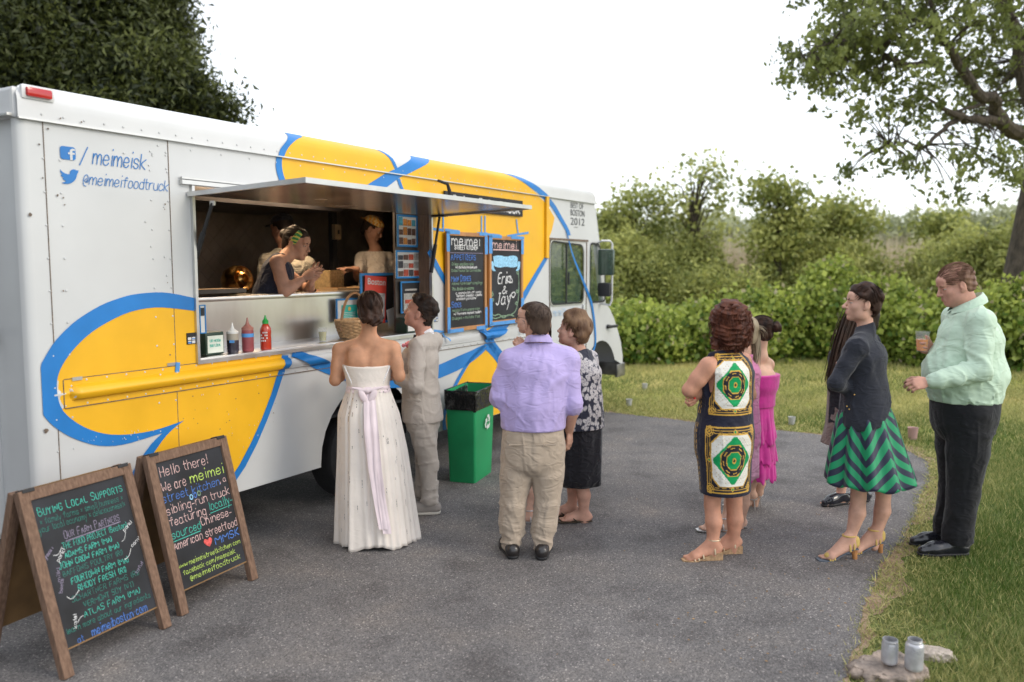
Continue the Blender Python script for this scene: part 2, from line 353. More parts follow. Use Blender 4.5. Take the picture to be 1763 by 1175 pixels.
bushrow(bs,'olive shrubs behind the hedge',M_olive,.092,'tall_shrub','shrub',dens=12,clump=.20,nper=26,seed=80,shell=.74,elong=1.7,tri=True)
# thin small trees standing above the shrubs
def thin_tree(px,pyb,pyt,Y,wpx,lab,seed,n=16,lpb=90):
    lpb=int(lpb*1.3)
    r=np.random.default_rng(seed); b=PY(px,pyb,Y); t=PY(px,pyt,Y); root=empty('small_tree',(b.x,Y,0),0,lab,'tree','small open trees above the shrubs'); H=t.z; wd=wpx/FPX*Y
    mb=MB(); mb.tube([(0,0,0),(.1,0,H*.35),(-.05,.1,H*.6),(0,0,H*.9)],[.12,.09,.06,.02],8)
    Cs=[];ti=[]
    for k in range(n):
        z=H*r.uniform(.55,1.0); a=r.uniform(0,6.28); rr=wd*.5*r.uniform(.25,1)*(1.15-abs(z/H-.8)*1.5)
        c=np.array([math.cos(a)*rr,math.sin(a)*rr*.8,z]); mb.tube([(0,0,z*.72),tuple(c*np.array([.5,.5,.95])),tuple(c)],[.03,.02,.006],5)
        m=int(lpb*r.uniform(.5,1.3)); Cs.append(c+r.normal(size=(m,3))*np.array([.32,.32,.22])); ti.append(r.uniform(.1,.8)+r.normal(0,.15,m))
    mb.build('trunk',M_bark2,root,True); foliage('crown',np.concatenate(Cs),.095,M_olive,np.concatenate(ti),root,seed,elong=1.6)
thin_tree(1190,600,285,25,120,'thin open tree rising highest above shrubs right of the truck',301,30,38)
thin_tree(1085,600,335,26,120,'small bushy tree just right of the truck roof',302,22,110)
thin_tree(1335,600,318,23,100,'feathery tree above the shrubs right of the gap',303,26,110)
thin_tree(1430,600,350,24,110,'small dense tree right of the feathery one',304,24,130)
thin_tree(1615,600,360,24,60,'slim tree top left of the leaning trunk',305,14,90)
# reeds and far woods
r=np.random.default_rng(5); n=9000; C=np.stack([r.uniform(6,19,n),r.uniform(29,33,n),np.zeros(n)],1); h=r.uniform(1.8,3.2,n)
V=np.zeros((n,3,3)); V[:,0]=C-np.array([.02,0,0]); V[:,1]=C+np.array([.02,0,0]); V[:,2]=C+np.stack([r.normal(0,.25,n),r.normal(0,.2,n),h],1)
M_reed=leaf_mat('dry_reed',(.38,.31,.20),(.62,.54,.40),.3); o=mobj('reed_bed',V.reshape(-1,3),np.arange(3*n).reshape(-1,3),M_reed,smooth=False); set_tint(o,np.repeat(r.random(n),3)); tag(o,'pale dry reeds in the gap between olive shrubs','reeds',kind='stuff')
bl=[]
for k in range(46):
    px=r.uniform(930,2000); Y=r.uniform(70,95); t=PY(px,r.uniform(378,398) if px<1500 else r.uniform(362,385),Y); bl.append((t.x,Y,t.z*.5,r.uniform(3,5),3,t.z*.5))
C,ti,nb=blob_points(bl,1.1,r,.85,.7,16); o=foliage('far_woods',C,.62,leaf_mat('far_leaf',(.22,.25,.14),(.45,.46,.27),.3),ti,None,9,tri=True,nbias=nb); tag(o,'low line of far woods along the horizon','woods',kind='stuff')
# dark tree behind the truck, upper left
def big_tree(name,root_loc,blobs,lab,m,size,dens,clump,nper,seed,trunk,shell=.7):
    r=np.random.default_rng(seed); root=empty(name,root_loc,0,lab,'tree'); L=np.array(root_loc)
    bl=[tuple(np.array(b[:3])-L)+tuple(b[3:]) for b in blobs]
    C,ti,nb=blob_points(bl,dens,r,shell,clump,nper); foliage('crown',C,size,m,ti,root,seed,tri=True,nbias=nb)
    mb=MB(); 
    tp=[Vector(p)-Vector(root_loc) for p in trunk]; mb.tube(tp,[.38,.33,.28,.2][:len(tp)],12)
    for b in bl: branch_mesh(mb,tp[-1] if b[2]>tp[-1].z else tp[-2],[b],.12,r,6)
    mb.build('trunk',M_bark2,root,True)
def pxblob(px,py,Y,rpx,rpy,ry=None):
    p=PY(px,py,Y); k=Y/FPX; return (p.x,p.y,p.z,rpx*k,(ry or rpx*k*.9),rpy*k)
Y=17
tb=[pxblob(*a) for a in [(40,60,16,110,90),(150,40,17,110,85),(235,50,17,80,80),(270,110,17,62,60),(315,165,16.5,52,36),(240,140,16,90,60),(120,140,16,100,60),(0,150,16,100,60),(385,190,16.5,30,22),(345,178,16.5,36,26),(270,25,17.5,50,60),(-100,80,16,120,120),(200,-60,17,130,80),(60,-90,17,150,90),(-60,220,16,120,60),(200,200,15.5,90,30)]]
b0=PY(60,500,17); big_tree('oak_tree',(b0.x,17,0),tb,'big dark tree filling the upper left corner behind the truck',M_dark,.092,15,.24,60,61,[(b0.x,17,0),(b0.x+.1,17,1.8),(b0.x,17.1,3.4),(b0.x+.2,17,4.6)],.72)
# the trees go on along the left side of the driveway (outside the frame, they shade the rear of the truck)
for x_,y_,h_,sd_ in ((-7.5,-3.2,5.2,5),(-10.5,2.2,6.0,6)):
    big_tree('oak_tree',(x_,y_,0),[(x_+a_,y_+b_,h_*c_,1.9,1.9,1.5) for a_,b_,c_ in ((0,0,.55),(1.2,.6,.75),(-1.2,.3,.7),(.2,-1.3,.65),(.1,.1,1.05),(.9,-.7,.4),(-.6,1.2,.42))],'dark tree beside the driveway left of the picture, '+('nearer the camera' if sd_==5 else 'level with the truck rear'),M_dark,.34,3.2,.4,12,sd_,[(x_,y_,0),(x_,y_,1.2),(x_+.1,y_,2.2),(x_,y_+.1,3.0)],.75)
# tree at the right with the leaning trunk and spreading limbs
rt=np.random.default_rng(77); Yt=11.0; DY=4.9
tb0=PY(1748,640,Yt+DY); tb0.z=0; root=empty('maple_tree',(tb0.x,Yt+DY,0),0,'leaning tree at the right edge with long leafy limbs over the guests','tree'); L0=Vector((tb0.x,Yt+DY,0)); KS=1.12
mb=MB()
def px3(l): return [PY(a,b,c+DY)-L0 for a,b,c in l]
mb.tube([Vector((-.05,0,0))]+px3([(1741,540,Yt),(1752,470,Yt),(1766,400,Yt),(1782,320,Yt),(1800,250,Yt)]),[.40,.27,.245,.23,.23,.22],16)
limbs=[([(1800,262,Yt),(1763,235,10.8),(1728,212,10.5),(1712,180,10.3),(1680,155,10.1),(1650,110,9.9),(1620,60,9.7),(1600,0,9.6)],[.16,.13,.12,.10,.09,.07,.055,.03]),
([(1728,212,10.5),(1690,208,10.3),(1655,203,10.1),(1640,196,10),(1615,180,9.9),(1585,162,9.8)],[.08,.06,.055,.045,.03,.012]),
([(1655,203,10.1),(1625,222,10),(1600,248,9.9),(1590,256,9.9),(1560,243,9.8),(1530,250,9.7)],[.045,.035,.028,.022,.015,.006]),
([(1640,196,10),(1668,185,10.1),(1695,180,10.2)],[.02,.025,.03]),
([(1620,110,9.8),(1560,112,9.6),(1530,100,9.5),(1500,72,9.4),(1480,65,9.3),(1430,75,9.2),(1380,95,9.1)],[.05,.045,.04,.032,.025,.015,.006]),
([(1650,110,9.9),(1600,40,9.9),(1540,20,9.8),(1480,-10,9.8)],[.05,.04,.03,.02]),
([(1800,250,Yt),(1760,130,11.2),(1740,40,11.2),(1720,-60,11.2)],[.14,.11,.09,.06]),
([(1763,235,10.8),(1790,280,10.5),(1800,320,10.3)],[.03,.02,.008])]
LP=[]
for l,rr in limbs:
    q=px3(l); w_=[v*KS*rt.uniform(.9,1.15) for v in rr]; Q=[]; Wd=[]
    for i_ in range(len(q)-1):
        for t_ in (0,.33,.66): Q.append(q[i_].lerp(q[i_+1],t_)+Vector(rt.normal(size=3)*w_[i_]*.35)); Wd.append(w_[i_]*(1-t_)+w_[i_+1]*t_)
    Q.append(q[-1]); Wd.append(w_[-1]); mb.tube(Q,Wd,9); LP+=Q
mb.build('trunk',M_bark,root,True)
Cs=[];Ts=[]; tw=MB()
# leafy sprays: centre px, spread px, depth, count
sprays=[]
def area(x0,x1,y0,y1,n,den,s=26,Yr=(8.6,10.8)):
    for k in range(n): sprays.append((rt.uniform(x0,x1),rt.uniform(y0,y1),rt.uniform(*Yr),s*rt.uniform(.6,1.3),int(den*rt.uniform(.5,1.4))))
area(1425,1763,-40,60,54,58,21); area(1370,1500,55,125,24,56,16); area(1480,1620,50,130,20,42,18); area(1620,1800,40,150,34,62,24,(11.2,13))
area(1355,1430,80,140,11,46,14); area(1390,1560,118,160,18,38,15); area(1500,1640,130,190,14,28,15); area(1580,1720,210,245,8,16,12,(11,12.5))
area(1640,1720,130,185,8,34,16,(11.2,13)); area(1720,1800,150,200,8,34,18,(11.2,13)); area(1540,1640,235,290,11,20,13); area(1655,1763,240,310,14,28,15); area(1690,1763,290,345,5,18,12); area(1740,1830,180,300,8,34,18,(11.2,12.8))
area(1440,1560,165,205,8,24,14); area(1470,1580,200,260,9,14,11); area(1500,1600,255,320,9,12,10); area(1425,1475,280,345,6,14,8); area(1560,1700,290,340,8,12,10); area(1600,1720,150,220,12,20,13,(11,12.5)); area(1800,2000,-100,300,60,80,40,(9,12.5)); area(1400,1800,-160,-40,60,80,40,(9,12))
for (px,py,Yd,s,n) in sprays:
    c=PY(px,py,Yd+DY)-L0; k=(Yd+DY)/FPX*s; m=max(4,int(n*1.0)); near=min(LP,key=lambda v:(v-c).length)
    q_=rt.normal(size=(max(2,m//9),3))*np.array([k,k*2.2,k*.75]); dd=q_[rt.integers(0,len(q_),m)]+rt.normal(size=(m,3))*.062; Cs.append(np.array(c)+dd); Ts.append(np.full(m,rt.uniform(.05,.6))+rt.normal(0,.16,m))
    mid=near.lerp(c,.5)+Vector((0,0,.10*(near-c).length)); dl=(near-c).length
    if dl<3.5: tw.tube([near,near.lerp(mid,.6),mid,mid.lerp(c,.6)+Vector((0,0,.03)),c],[.016,.012,.009,.006,.003],4)
    for q in range(0,len(q_),2):
        if dl<3.5: tw.tube([c,Vector(tuple(np.array(c)+q_[q]*.5+[0,0,.04])),Vector(tuple(np.array(c)+q_[q]))],[.005,.004,.002],3,False)
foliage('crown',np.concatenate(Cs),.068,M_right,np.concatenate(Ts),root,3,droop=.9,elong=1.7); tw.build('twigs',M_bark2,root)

# leaf litter and grit scattered on the driveway near its edge
rg=np.random.default_rng(31); V=[];F=[]
for _ in range(420):
    px=rg.normal(1330,150); py=rg.uniform(860,1150); g_=G(px,py)
    if rg.random()<.6: k_=rg.integers(6,len(asph_line)-6); q_=asph_line[k_]; g_=Vector((q_.x-abs(rg.normal(0,.35)),q_.y+rg.normal(0,.05),0))
    s_=rg.uniform(.003,.011); a_=rg.uniform(0,6.28); c_,d_s=math.cos(a_)*s_,math.sin(a_)*s_; b=len(V); z_=.004
    V+=[(g_.x-c_,g_.y-d_s,z_),(g_.x+d_s*.4,g_.y-c_*.4,z_+s_*.5),(g_.x+c_,g_.y+d_s,z_+.002),(g_.x-d_s*.4,g_.y+c_*.4,z_)]; F.append((b,b+1,b+2,b+3))
o=mobj('leaf_litter',V,F,mat('dead_leaf',(.16,.085,.04),.8,vscale=3,col2=(.42,.28,.14)),smooth=False); tag(o,'scattered dead leaf bits and grit on the driveway','leaf litter',kind='stuff')
# ================================================================ TRUCK
d_=ray(1714,455); d_.z=0; d_.normalize()
A_=G(68,951,.38)                      # lower rear corner of the serving side
TR=math.atan2(d_.y,d_.x)
truck=empty('food_truck',(A_.x,A_.y,0),TR,'white step van food truck with yellow and blue swirls and open serving window','food truck')
MT=Matrix.Translation((A_.x,A_.y,0))@Matrix.Rotation(TR,4,'Z'); MTi=MT.inverted()
def T(px,py,y=0.0):
    """photo pixel -> truck coordinates (x forward, z up) on the plane y (0 = serving side, + inward)"""
    o=MTi@Vector((0,0,CAMH)); d=(MTi.to_3x3()@ray(px,py)); k=(y-o.y)/d.y; p=o+d*k; return (p.x,p.z)
LEN=T(1034,560)[0]; WD=2.3; ZS=.38; ZSEAM=T(300,242)[1]; ZR=ZSEAM+.19
def fin(o): return o
M_white=mat('truck_white_paint',(.56,.57,.575),.38,var=.05,vscale=1.6,coat=.3,bump=.0015,bscale=3,det=7); M_cap=mat('fibreglass_cap',(.62,.625,.63),.35,var=.05,vscale=2,coat=.2,bump=.001,bscale=4)
M_yel_p=mat('yellow_vinyl',(.80,.43,.012),.42,var=.07,vscale=3,det=8,bump=.001,bscale=8); M_blue=mat('blue_vinyl',(.012,.18,.52),.42,var=.10,vscale=4,det=6)
M_steel=mat('stainless_steel',(.60,.585,.575),.30,1.0,var=.03,vscale=3,rvar=.04,stretch=(6,1,1),bump=.00005,bscale=20); M_alu=mat('aluminium_trim',(.60,.60,.59),.38,.9,var=.08,vscale=9)
M_black=mat('black_rubber',(.018,.018,.02),.6,var=.3,vscale=8); M_under=mat('dark_underbody',(.02,.02,.022),.8,var=.3); M_tyre=mat('tyre_rubber',(.022,.022,.023),.8,var=.25,vscale=12,bump=.004,bscale=80)
M_redl=mat('red_lens',(.45,.012,.015),.15,var=.15,coat=.6); M_dirtm=mat('rust_scuff',(.16,.12,.09),.8,var=.4,vscale=40)
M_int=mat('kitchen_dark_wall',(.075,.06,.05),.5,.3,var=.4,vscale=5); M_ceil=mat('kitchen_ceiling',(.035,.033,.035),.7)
def glass(name,col=(.75,.85,.8),rough=.02,ior=1.45,tr=1.0):
    m=bpy.data.materials.new(name); m.use_nodes=True; b=m.node_tree.nodes['Principled BSDF']; b.inputs['Base Color'].default_value=tuple(col)+(1,)
    b.inputs['Roughness'].default_value=rough; b.inputs['Transmission Weight'].default_value=tr; b.inputs['IOR'].default_value=ior; return m
M_glass=mat('window_glass',(.10,.17,.12),.04,var=.1,coat=1,spec=1,alpha=.38,rvar=.02)
# ---- side profile: outward offset of the skin (positive = towards the guests, i.e. -y)
zb0,zb1=T(143,686)[1]-.005,T(143,661)[1]+.0     # rub-rail bulge bottom/top
RX0=T(118,675)[0]; RX1=T(940,560)[0]
zc=(zb0+zb1)/2; rr_=(zb1-zb0)/2
def off(x,z):
    o=0.0
    if z>ZSEAM-.001: # roof cap: proud, then rounded in to the roof
        t=(z-ZSEAM)/(ZR-ZSEAM); o=.016-(.12*max(0,(t-.45)/.55)**2.3)
        return o
    if RX0-.0<x<RX1:
        e=min(1,(x-RX0)/rr_/1.2); e=math.sqrt(max(0,1-(1-e)**2)) if e<1 else 1
        q=1-((z-zc)/(rr_*max(e,.05)))**2
        if q>0: o=.055*math.sqrt(q)*e
        if o<.005 and zb0-.0335<z<zb1+.0335: o=.005
    # bodywork gets a soft rear corner
    if x<.05: o-= .05-math.sqrt(max(0,.05**2-(.05-x)**2))
    return o
ZCUT=[zb0-.035,zb0-.033,zb0,zb0+.012,zb0+.035,zc-.03,zc,zc+.03,zb1-.035,zb1-.012,zb1,zb1+.033,zb1+.035,ZSEAM-.0015,ZSEAM]+[ZSEAM+(ZR-ZSEAM)*t for t in(.3,.45,.6,.75,.87,.95)]
XCUT=[.006,.015,.03,.05]+[RX0+rr_*1.2*t for t in(.02,.1,.25,.5,.75,1)]+[RX1]
def panel(loops,lift,name,m,parent=truck,zc_=True,smooth=True,y0=0.0):
    """polygon (with holes) in (x,z) truck coordinates, laid on the skin profile"""
    zmin=min(p[1] for l in loops for p in l); zmax=max(p[1] for l in loops for p in l); xmin=min(p[0] for l in loops for p in l); xmax=max(p[0] for l in loops for p in l)
    vs=[];es=[]
    for l in loops:
        b=len(vs); q=[]
        for p in l:
            if not q or (abs(p[0]-q[-1][0])+abs(p[1]-q[-1][1]))>1e-4: q.append(p)
        if abs(q[0][0]-q[-1][0])+abs(q[0][1]-q[-1][1])<1e-4: q.pop()
        vs+=[Vector(p) for p in q]; es+=[(b+i,b+(i+1)%len(q)) for i in range(len(q))]
    if zc_:
        for z in ZCUT:
            if zmin<z<zmax: b=len(vs); vs+=[Vector((xmin-.01,z)),Vector((xmax+.01,z))]; es.append((b,b+1))
        for x in XCUT:
            if xmin<x<xmax: b=len(vs); vs+=[Vector((x,zmin-.01)),Vector((x,zmax+.01))]; es.append((b,b+1))
    V2,_,F2,_,_,_=geometry.delaunay_2d_cdt(vs,es,[],0,1e-5)
    LN=[np.array(l) for l in loops]; cen=np.array([[sum(V2[i].x for i in f)/3,sum(V2[i].y for i in f)/3] for f in F2])
    ins=np.zeros(len(cen),bool)
    for l in LN: ins^=inside(cen,l)
    bm=bmesh.new(); bv={}
    for f,k in zip(F2,ins):
        if not k: continue
        for i in f:
            if i not in bv: bv[i]=bm.verts.new((V2[i].x,V2[i].y,0))
        try: bm.faces.new([bv[i] for i in f])
        except ValueError: pass
    for v in bm.verts:
        x,z=v.co.x,v.co.y; v.co=Vector((x,y0-(off(x,z) if zc_ else 0)-lift,z))
    for f in bm.faces:
        f.normal_update()
        if f.normal.y>0: f.normal_flip()
        f.smooth=smooth
    me=bpy.data.meshes.new(name); bm.to_mesh(me); bm.free(); me.materials.append(m)
    o=bpy.data.objects.new(name,me); COL.objects.link(o); o.parent=parent
    try: me.set_sharp_from_angle(angle=R(50))
    except Exception: pass
    return o
# opening of the serving window
W0=T(338,560)[0]; W1=T(741,470)[0]; WB=(T(343,622)[1]+T(480,603)[1])/2; WT=T(400,327)[1]
# wheel arches
XR=(T(553,812)[0]+T(714,773)[0])/2; RA=(T(714,773)[0]-T(553,812)[0])/2; XF=T(1034,650)[0]; XFW=XF-.22
def arch(xc,r,z0,n=14,zz=.40): return [(xc+r*math.cos(math.pi*k/n),zz+ (r)*math.sin(math.pi*k/n)*.97) for k in range(n+1)]
ZF=.46
XB=T(946,420)[0]
outline=[(0,ZS),(XR-RA,ZS)]+[(x,max(z,ZS)) for x,z in reversed(arch(XR,RA,ZS))]+[(XR+RA,ZS),(XB-.002,ZS),(XB-.002,ZSEAM),(0,ZSEAM)]
hole=[(W0,WB),(W0,WT),(W1,WT),(W1,WB)]
panel([outline,hole],0,'side_panel',M_white)
XCE=T(1024,352)[0]; XCT=T(1003,322)[0]
capo=[(0,ZSEAM),(XCE+.01,ZSEAM),(XCE-.01,ZSEAM+.07),(XCE-.07,ZSEAM+.13),(XCT-.06,ZR-.012),(XCT-.2,ZR),(.10,ZR),(.035,ZR-.03),(0,ZR-.07)]
panel([capo],0,'roof_cap',M_cap)
mb=MB(); mb.box(((XCT)/2,WD/2,ZR-.015),((XCT)/2-.15,WD/2-.10,.012)); mb.build('roof',M_cap,truck)
mb=MB(); mb.box((XCE/2,-.012,ZSEAM-.004),(XCE/2,.012,.004)); mb.build('drip_seam',M_alu,truck)
# rear face with rounded corner, cap rim, door leaf
mb=MB(); prof=[]
n=8
prof=[(.05-.05*math.cos(a),.05-.05*math.sin(a)) for a in [math.pi/2*k/n for k in range(n+1)]]  # (x,y) quarter circle from side to rear
V=[];F=[]
pr=[(p[0],p[1]) for p in prof]
mbr=MB(); mbr.box((.03,WD/2,(ZS+ZSEAM)/2),(.012,WD/2-.045,(ZSEAM-ZS)/2)); mbr.build('rear_wall',M_white,truck)
mbr=MB()
for k in range(1): mbr.box((.018,WD/2,ZSEAM+.075),(.028,WD/2-.01,.078),bev=.02)
mbr.build('rear_cap',M_cap,truck)
mbr=MB(); mbr.box((-.012,WD/2,ZSEAM+.012),(.022,WD/2-.02,.008),bev=.003); mbr.build('rear_gutter',M_alu,truck)
mbr=MB(); mbr.box((WD*0+.0,1.25,1.35),(.022,.92,.93),bev=.012); rd=mbr.build('rear_door',M_white,truck)
mbr=MB(); mbr.tube([(-.02,.42,1.22),(-.09,.40,1.24),(-.11,.40,1.20),(-.10,.40,1.06),(-.03,.42,1.05)],[.012,.014,.014,.012,.01],8); mbr.build('handle',M_alu,rd,True)
mbr=MB(); mbr.box((-.035,.30,1.52),(.02,.035,.022),bev=.006); mbr.tube([(-.03,.30,1.52),(-.06,.42,1.515)],[.014,.009],8); mbr.build('door_latch',M_black,truck,True)
mbr=MB(); mbr.box((WD*0+LEN*.45,WD,(ZS+ZSEAM)/2),(LEN*.45,.02,(ZSEAM-ZS)/2)); mbr.box((LEN*.45,WD-.01,ZSEAM+.08),(LEN*.45,.02,.08)); mbr.build('far_side_panel',M_white,truck)
mbr=MB(); mbr.box((LEN*.45,WD/2,.46),(LEN*.45-.1,WD/2-.3,.05)); mbr.box((LEN*.45,.95,.34),(LEN*.47,.05,.09)); mbr.box((LEN*.45,WD-.75,.34),(LEN*.47,.05,.09)); mbr.build('chassis',M_under,truck)
mbr=MB(); mbr.box((XR,.42,.80),(.60,.32,.02)); mbr.box((XR-.58,.42,.62),(.012,.32,.2)); mbr.box((XR+.58,.42,.62),(.012,.32,.2)); mbr.box((XR,.76,.62),(.6,.012,.2)); mbr.build('wheel_well',M_under,truck)
def wheel(x,y,rw=.385,w=.13):
    m=MB(); prof=[(.20,-w),(rw-.05,-w),(rw-.012,-w+.02),(rw,-w+.05),(rw,w-.05),(rw-.012,w-.02),(rw-.05,w),(.20,w)]
    m.lathe(prof,(x,y,rw),32,Matrix.Rotation(R(90),4,'X')); wh=m.build('wheel',M_tyre,truck,True)
    m=MB(); m.lathe([(.0,.03),(.07,.035),(.08,.0),(.17,-.02),(.19,.04),(.205,.05)],(x,y-w+.05,rw),24,Matrix.Rotation(R(90),4,'X')); m.build('rim',M_white,wh,True)
wheel(XR,.2); wheel(XR,WD-.3); wheel(XFW,.20); wheel(XFW,WD-.3)
# ---- livery
def TP(l,y=0.0): return [T(a,b,y) for a,b in l]
def c5(l): return [(a/3.671,480+b/3.671) for a,b in l]
def ct(l): return [(460+a/5.509,210+b/5.509) for a,b in l]
def c3(l): return [(700+a/3.455,300+b/3.455) for a,b in l]
def c8(l): return [(750+a/3.92,560+b/3.92) for a,b in l]
def smoothp(P,it=1,closed=False):
    for _ in range(it):
        Q=[P[0]]
        for a,b in zip(P[:-1],P[1:]): Q+=[(a[0]*.75+b[0]*.25,a[1]*.75+b[1]*.25),(a[0]*.25+b[0]*.75,a[1]*.25+b[1]*.75)]
        Q.append(P[-1]); P=Q
    return P
def clip(P,lo=None,x1=None,x0=None,hi=None):   # Sutherland-Hodgman against z>=lo, z<=hi, x<=x1, x>=x0
    def cut(P,f):
        o=[]
        for a,b in zip(P,P[1:]+P[:1]):
            fa,fb=f(a),f(b)
            if fa>=0: o.append(a)
            if fa*fb<0: t=fa/(fa-fb); o.append((a[0]+(b[0]-a[0])*t,a[1]+(b[1]-a[1])*t))
        return o
    if lo is not None: P=cut(P,lambda p:p[1]-lo)
    if hi is not None: P=cut(P,lambda p:hi-p[1])
    if x1 is not None: P=cut(P,lambda p:x1-p[0])
    if x0 is not None: P=cut(P,lambda p:p[0]-x0)
    return P
inner=smoothp(c5([(1235,205),(1100,188),(1000,180),(900,190),(800,215),(700,262),(600,320),(520,385),(450,460),(400,530),(370,590),(355,650),(358,730),(375,800),(405,850),(470,905),(550,950),(640,978),(720,988),(820,985),(920,970),(1000,952),(1080,925),(1160,897)]))
stem_r=smoothp(c5([(1160,897),(1100,940),(1040,1000),(990,1070),(950,1130),(880,1260),(820,1480)]))
stem_l=smoothp(c5([(1025,975),(960,1035),(920,1090),(890,1130),(800,1280),(740,1480)]))
outer=smoothp(c5([(1235,125),(1100,95),(1005,85),(900,92),(820,103),(740,127),(650,160),(560,210),(470,270),(400,335),(340,400),(290,480),(249,555),(252,700),(262,850),(300,900),(350,945),(420,990),(500,1025),(600,1055),(700,1060),(800,1045),(900,1015),(1025,975)]))
rstripe_i=[(484,612),(478,640),(466,680),(450,722),(432,762),(412,800),(394,828),(378,850),(362,872)]
rstripe_o=[(495,612),(488,642),(475,682),(459,724),(442,764),(422,803),(404,830),(388,852),(374,874)]
FR=.012
blueL=clip(TP(outer+stem_l[1:]+stem_r[::-1]+inner[::-1][1:]),lo=ZS+.003,x1=W0-FR,x0=.055)
yA=TP(inner+stem_r[1:]+rstripe_i[::-1])
yA=clip(yA,lo=ZS+.003)
# replace the closing edge: window bottom & left edge
yA2=[p for p in yA]
zB=WB-.012
seg=[(T(484,612)[0],zB),(W0-FR,zB)]
i0=max(range(len(yA2)),key=lambda i:yA2[i][0]*1.0+yA2[i][1]*.0 if True else 0)
yA=clip(TP(inner+stem_r[1:]),lo=ZS+.003)+[p for p in TP(rstripe_i[::-1]) if p[1]>ZS+.003]+seg
panel([[p for p in yA]],.0025,'yellow_swirl',M_yel_p); panel([blueL],.005,'blue_swirl',M_blue)
panel([clip(TP(rstripe_i+rstripe_o[::-1]),lo=ZS+.003,hi=zB)],.005,'blue_swirl',M_blue)
# upper loop
u_out=smoothp(ct([(250,60),(240,105),(160,190),(110,250),(90,300),(75,400),(85,480),(115,570),(160,690)]))
u_in=smoothp(ct([(400,110),(400,135),(290,160),(215,205),(170,260),(140,330),(133,400),(145,490),(175,570),(225,690)]))
HI=ZR-.006; HB=WT+.05
panel([clip(TP(u_out+u_in[::-1]),hi=HI,lo=HB)],.005,'blue_swirl',M_blue)
yU=u_in+ct([(820,690),(925,612),(1150,470),(1190,450),(1105,262),(1095,230)])
panel([clip(TP(yU),hi=HI,lo=HB)],.0025,'yellow_swirl',M_yel_p)
panel([clip(TP(ct([(1095,240),(1105,262),(1197,452),(1218,442),(1140,265),(1130,240)])),hi=HI,lo=HB)],.0052,'blue_swirl',M_blue)
panel([clip(TP(ct([(1480,280),(1415,325),(1215,440),(1150,470),(925,612),(820,690),(1060,690),(1105,640),(1250,530),(1330,490),(1590,358),(1650,300)])),hi=HI,lo=HB)],.005,'blue_swirl',M_blue)
panel([clip(TP(ct([(1226,545),(1270,665),(1290,720),(1325,720),(1300,665),(1252,535)])),hi=HI,lo=HB)],.0052,'blue_swirl',M_blue)
# big yellow field right of the window, around the menu boards
yR=ct([(1590,358),(1330,490),(1252,535),(1300,665),(1325,720)])
yR_=clip([T(*ct([(1650,300)])[0])]+TP(yR),hi=HI,lo=HB)
xa=T(748,430)[0]
r_edge=smoothp(c3([(590,-40),(620,0),(700,62),(770,120),(830,175),(880,260),(862,340),(850,370),(850,455),(680,750),(640,820),(560,895),(475,975),(415,880),(300,760),(210,610),(130,455)]),0)
yRt=[T(*ct([(1650,310)])[0])]+TP(yR)+[(W1+.02,HB),(W1+.02,T(738,431)[1])]+TP(r_edge[::-1])
yRt=clip(yRt,hi=HI)
panel([yRt],.0025,'yellow_swirl',M_yel_p)
panel([clip(TP(smoothp(c3([(560,-40),(625,0),(700,60),(780,120),(850,180),(900,260),(940,330),(962,365)]))+smoothp(c3([(975,365),(962,325),(925,260),(875,170),(800,95),(715,35),(650,-20),(620,-60)]))),hi=HI)],.005,'blue_swirl',M_blue)
def band(px,wds,name='blue_swirl',lift=.0055,m=None,it=1,lo=None,hi=None,y=0.0,zc2=True,parent=truck,f=None):
    P=[Vector(T(*(f([q])[0] if f else q),y)) for q in px]; 
    P=[Vector(p) for p in smoothp([tuple(p) for p in P],it)]
    if not hasattr(wds,'__len__'): wds=[wds]*2
    L=[];Rr=[]
    for i,p in enumerate(P):
        t=(P[min(i+1,len(P)-1)]-P[max(i-1,0)]).normalized(); nn=Vector((-t.y,t.x)); w_=np.interp(i/(len(P)-1),np.linspace(0,1,len(wds)),wds)/2
        L.append(tuple(p+nn*w_)); Rr.append(tuple(p-nn*w_))
    return panel([clip(L+Rr[::-1],lo=lo,hi=hi)],lift,name,m or M_blue,parent,zc_=zc2,y0=y)
band([(130,455),(210,610),(300,760),(415,880),(475,975),(560,1085)],[.06,.06,.07,.10,.10],f=c3,it=2)
band([(850,462),(765,605),(680,755),(600,880),(475,975)],[.05,.07,.10,.14],f=c3,it=2)
band([(835,598),(805,618),(752,642),(715,654),(680,658),(640,657),(600,648),(563,634),(530,620),(502,607)],[.05,.13,.11,.10,.09,.08,.06],it=2,hi=zB)
tear_l=smoothp(c8([(345,130),(250,215),(180,330),(120,450),(80,560),(60,640),(80,770),(95,790)]),2); tear_r=smoothp(c8([(240,850),(400,720),(480,640),(500,500),(470,370),(420,260),(380,170),(345,130)]),2)
panel([clip(TP(tear_l+tear_r),lo=ZS+.003)],.0025,'yellow_swirl',M_yel_p)
band([(345,125),(245,213),(172,325),(110,445),(66,560),(50,640),(64,740),(85,800)],[.03,.035,.045,.045,.05,.06,.06],f=c8,it=2,lo=ZS+.003)
band([(345,125),(425,225),(480,360),(510,500),(490,640),(420,720),(330,800)],[.13,.09,.06,.05,.05,.05],f=c8,it=2,lo=ZS+.003)
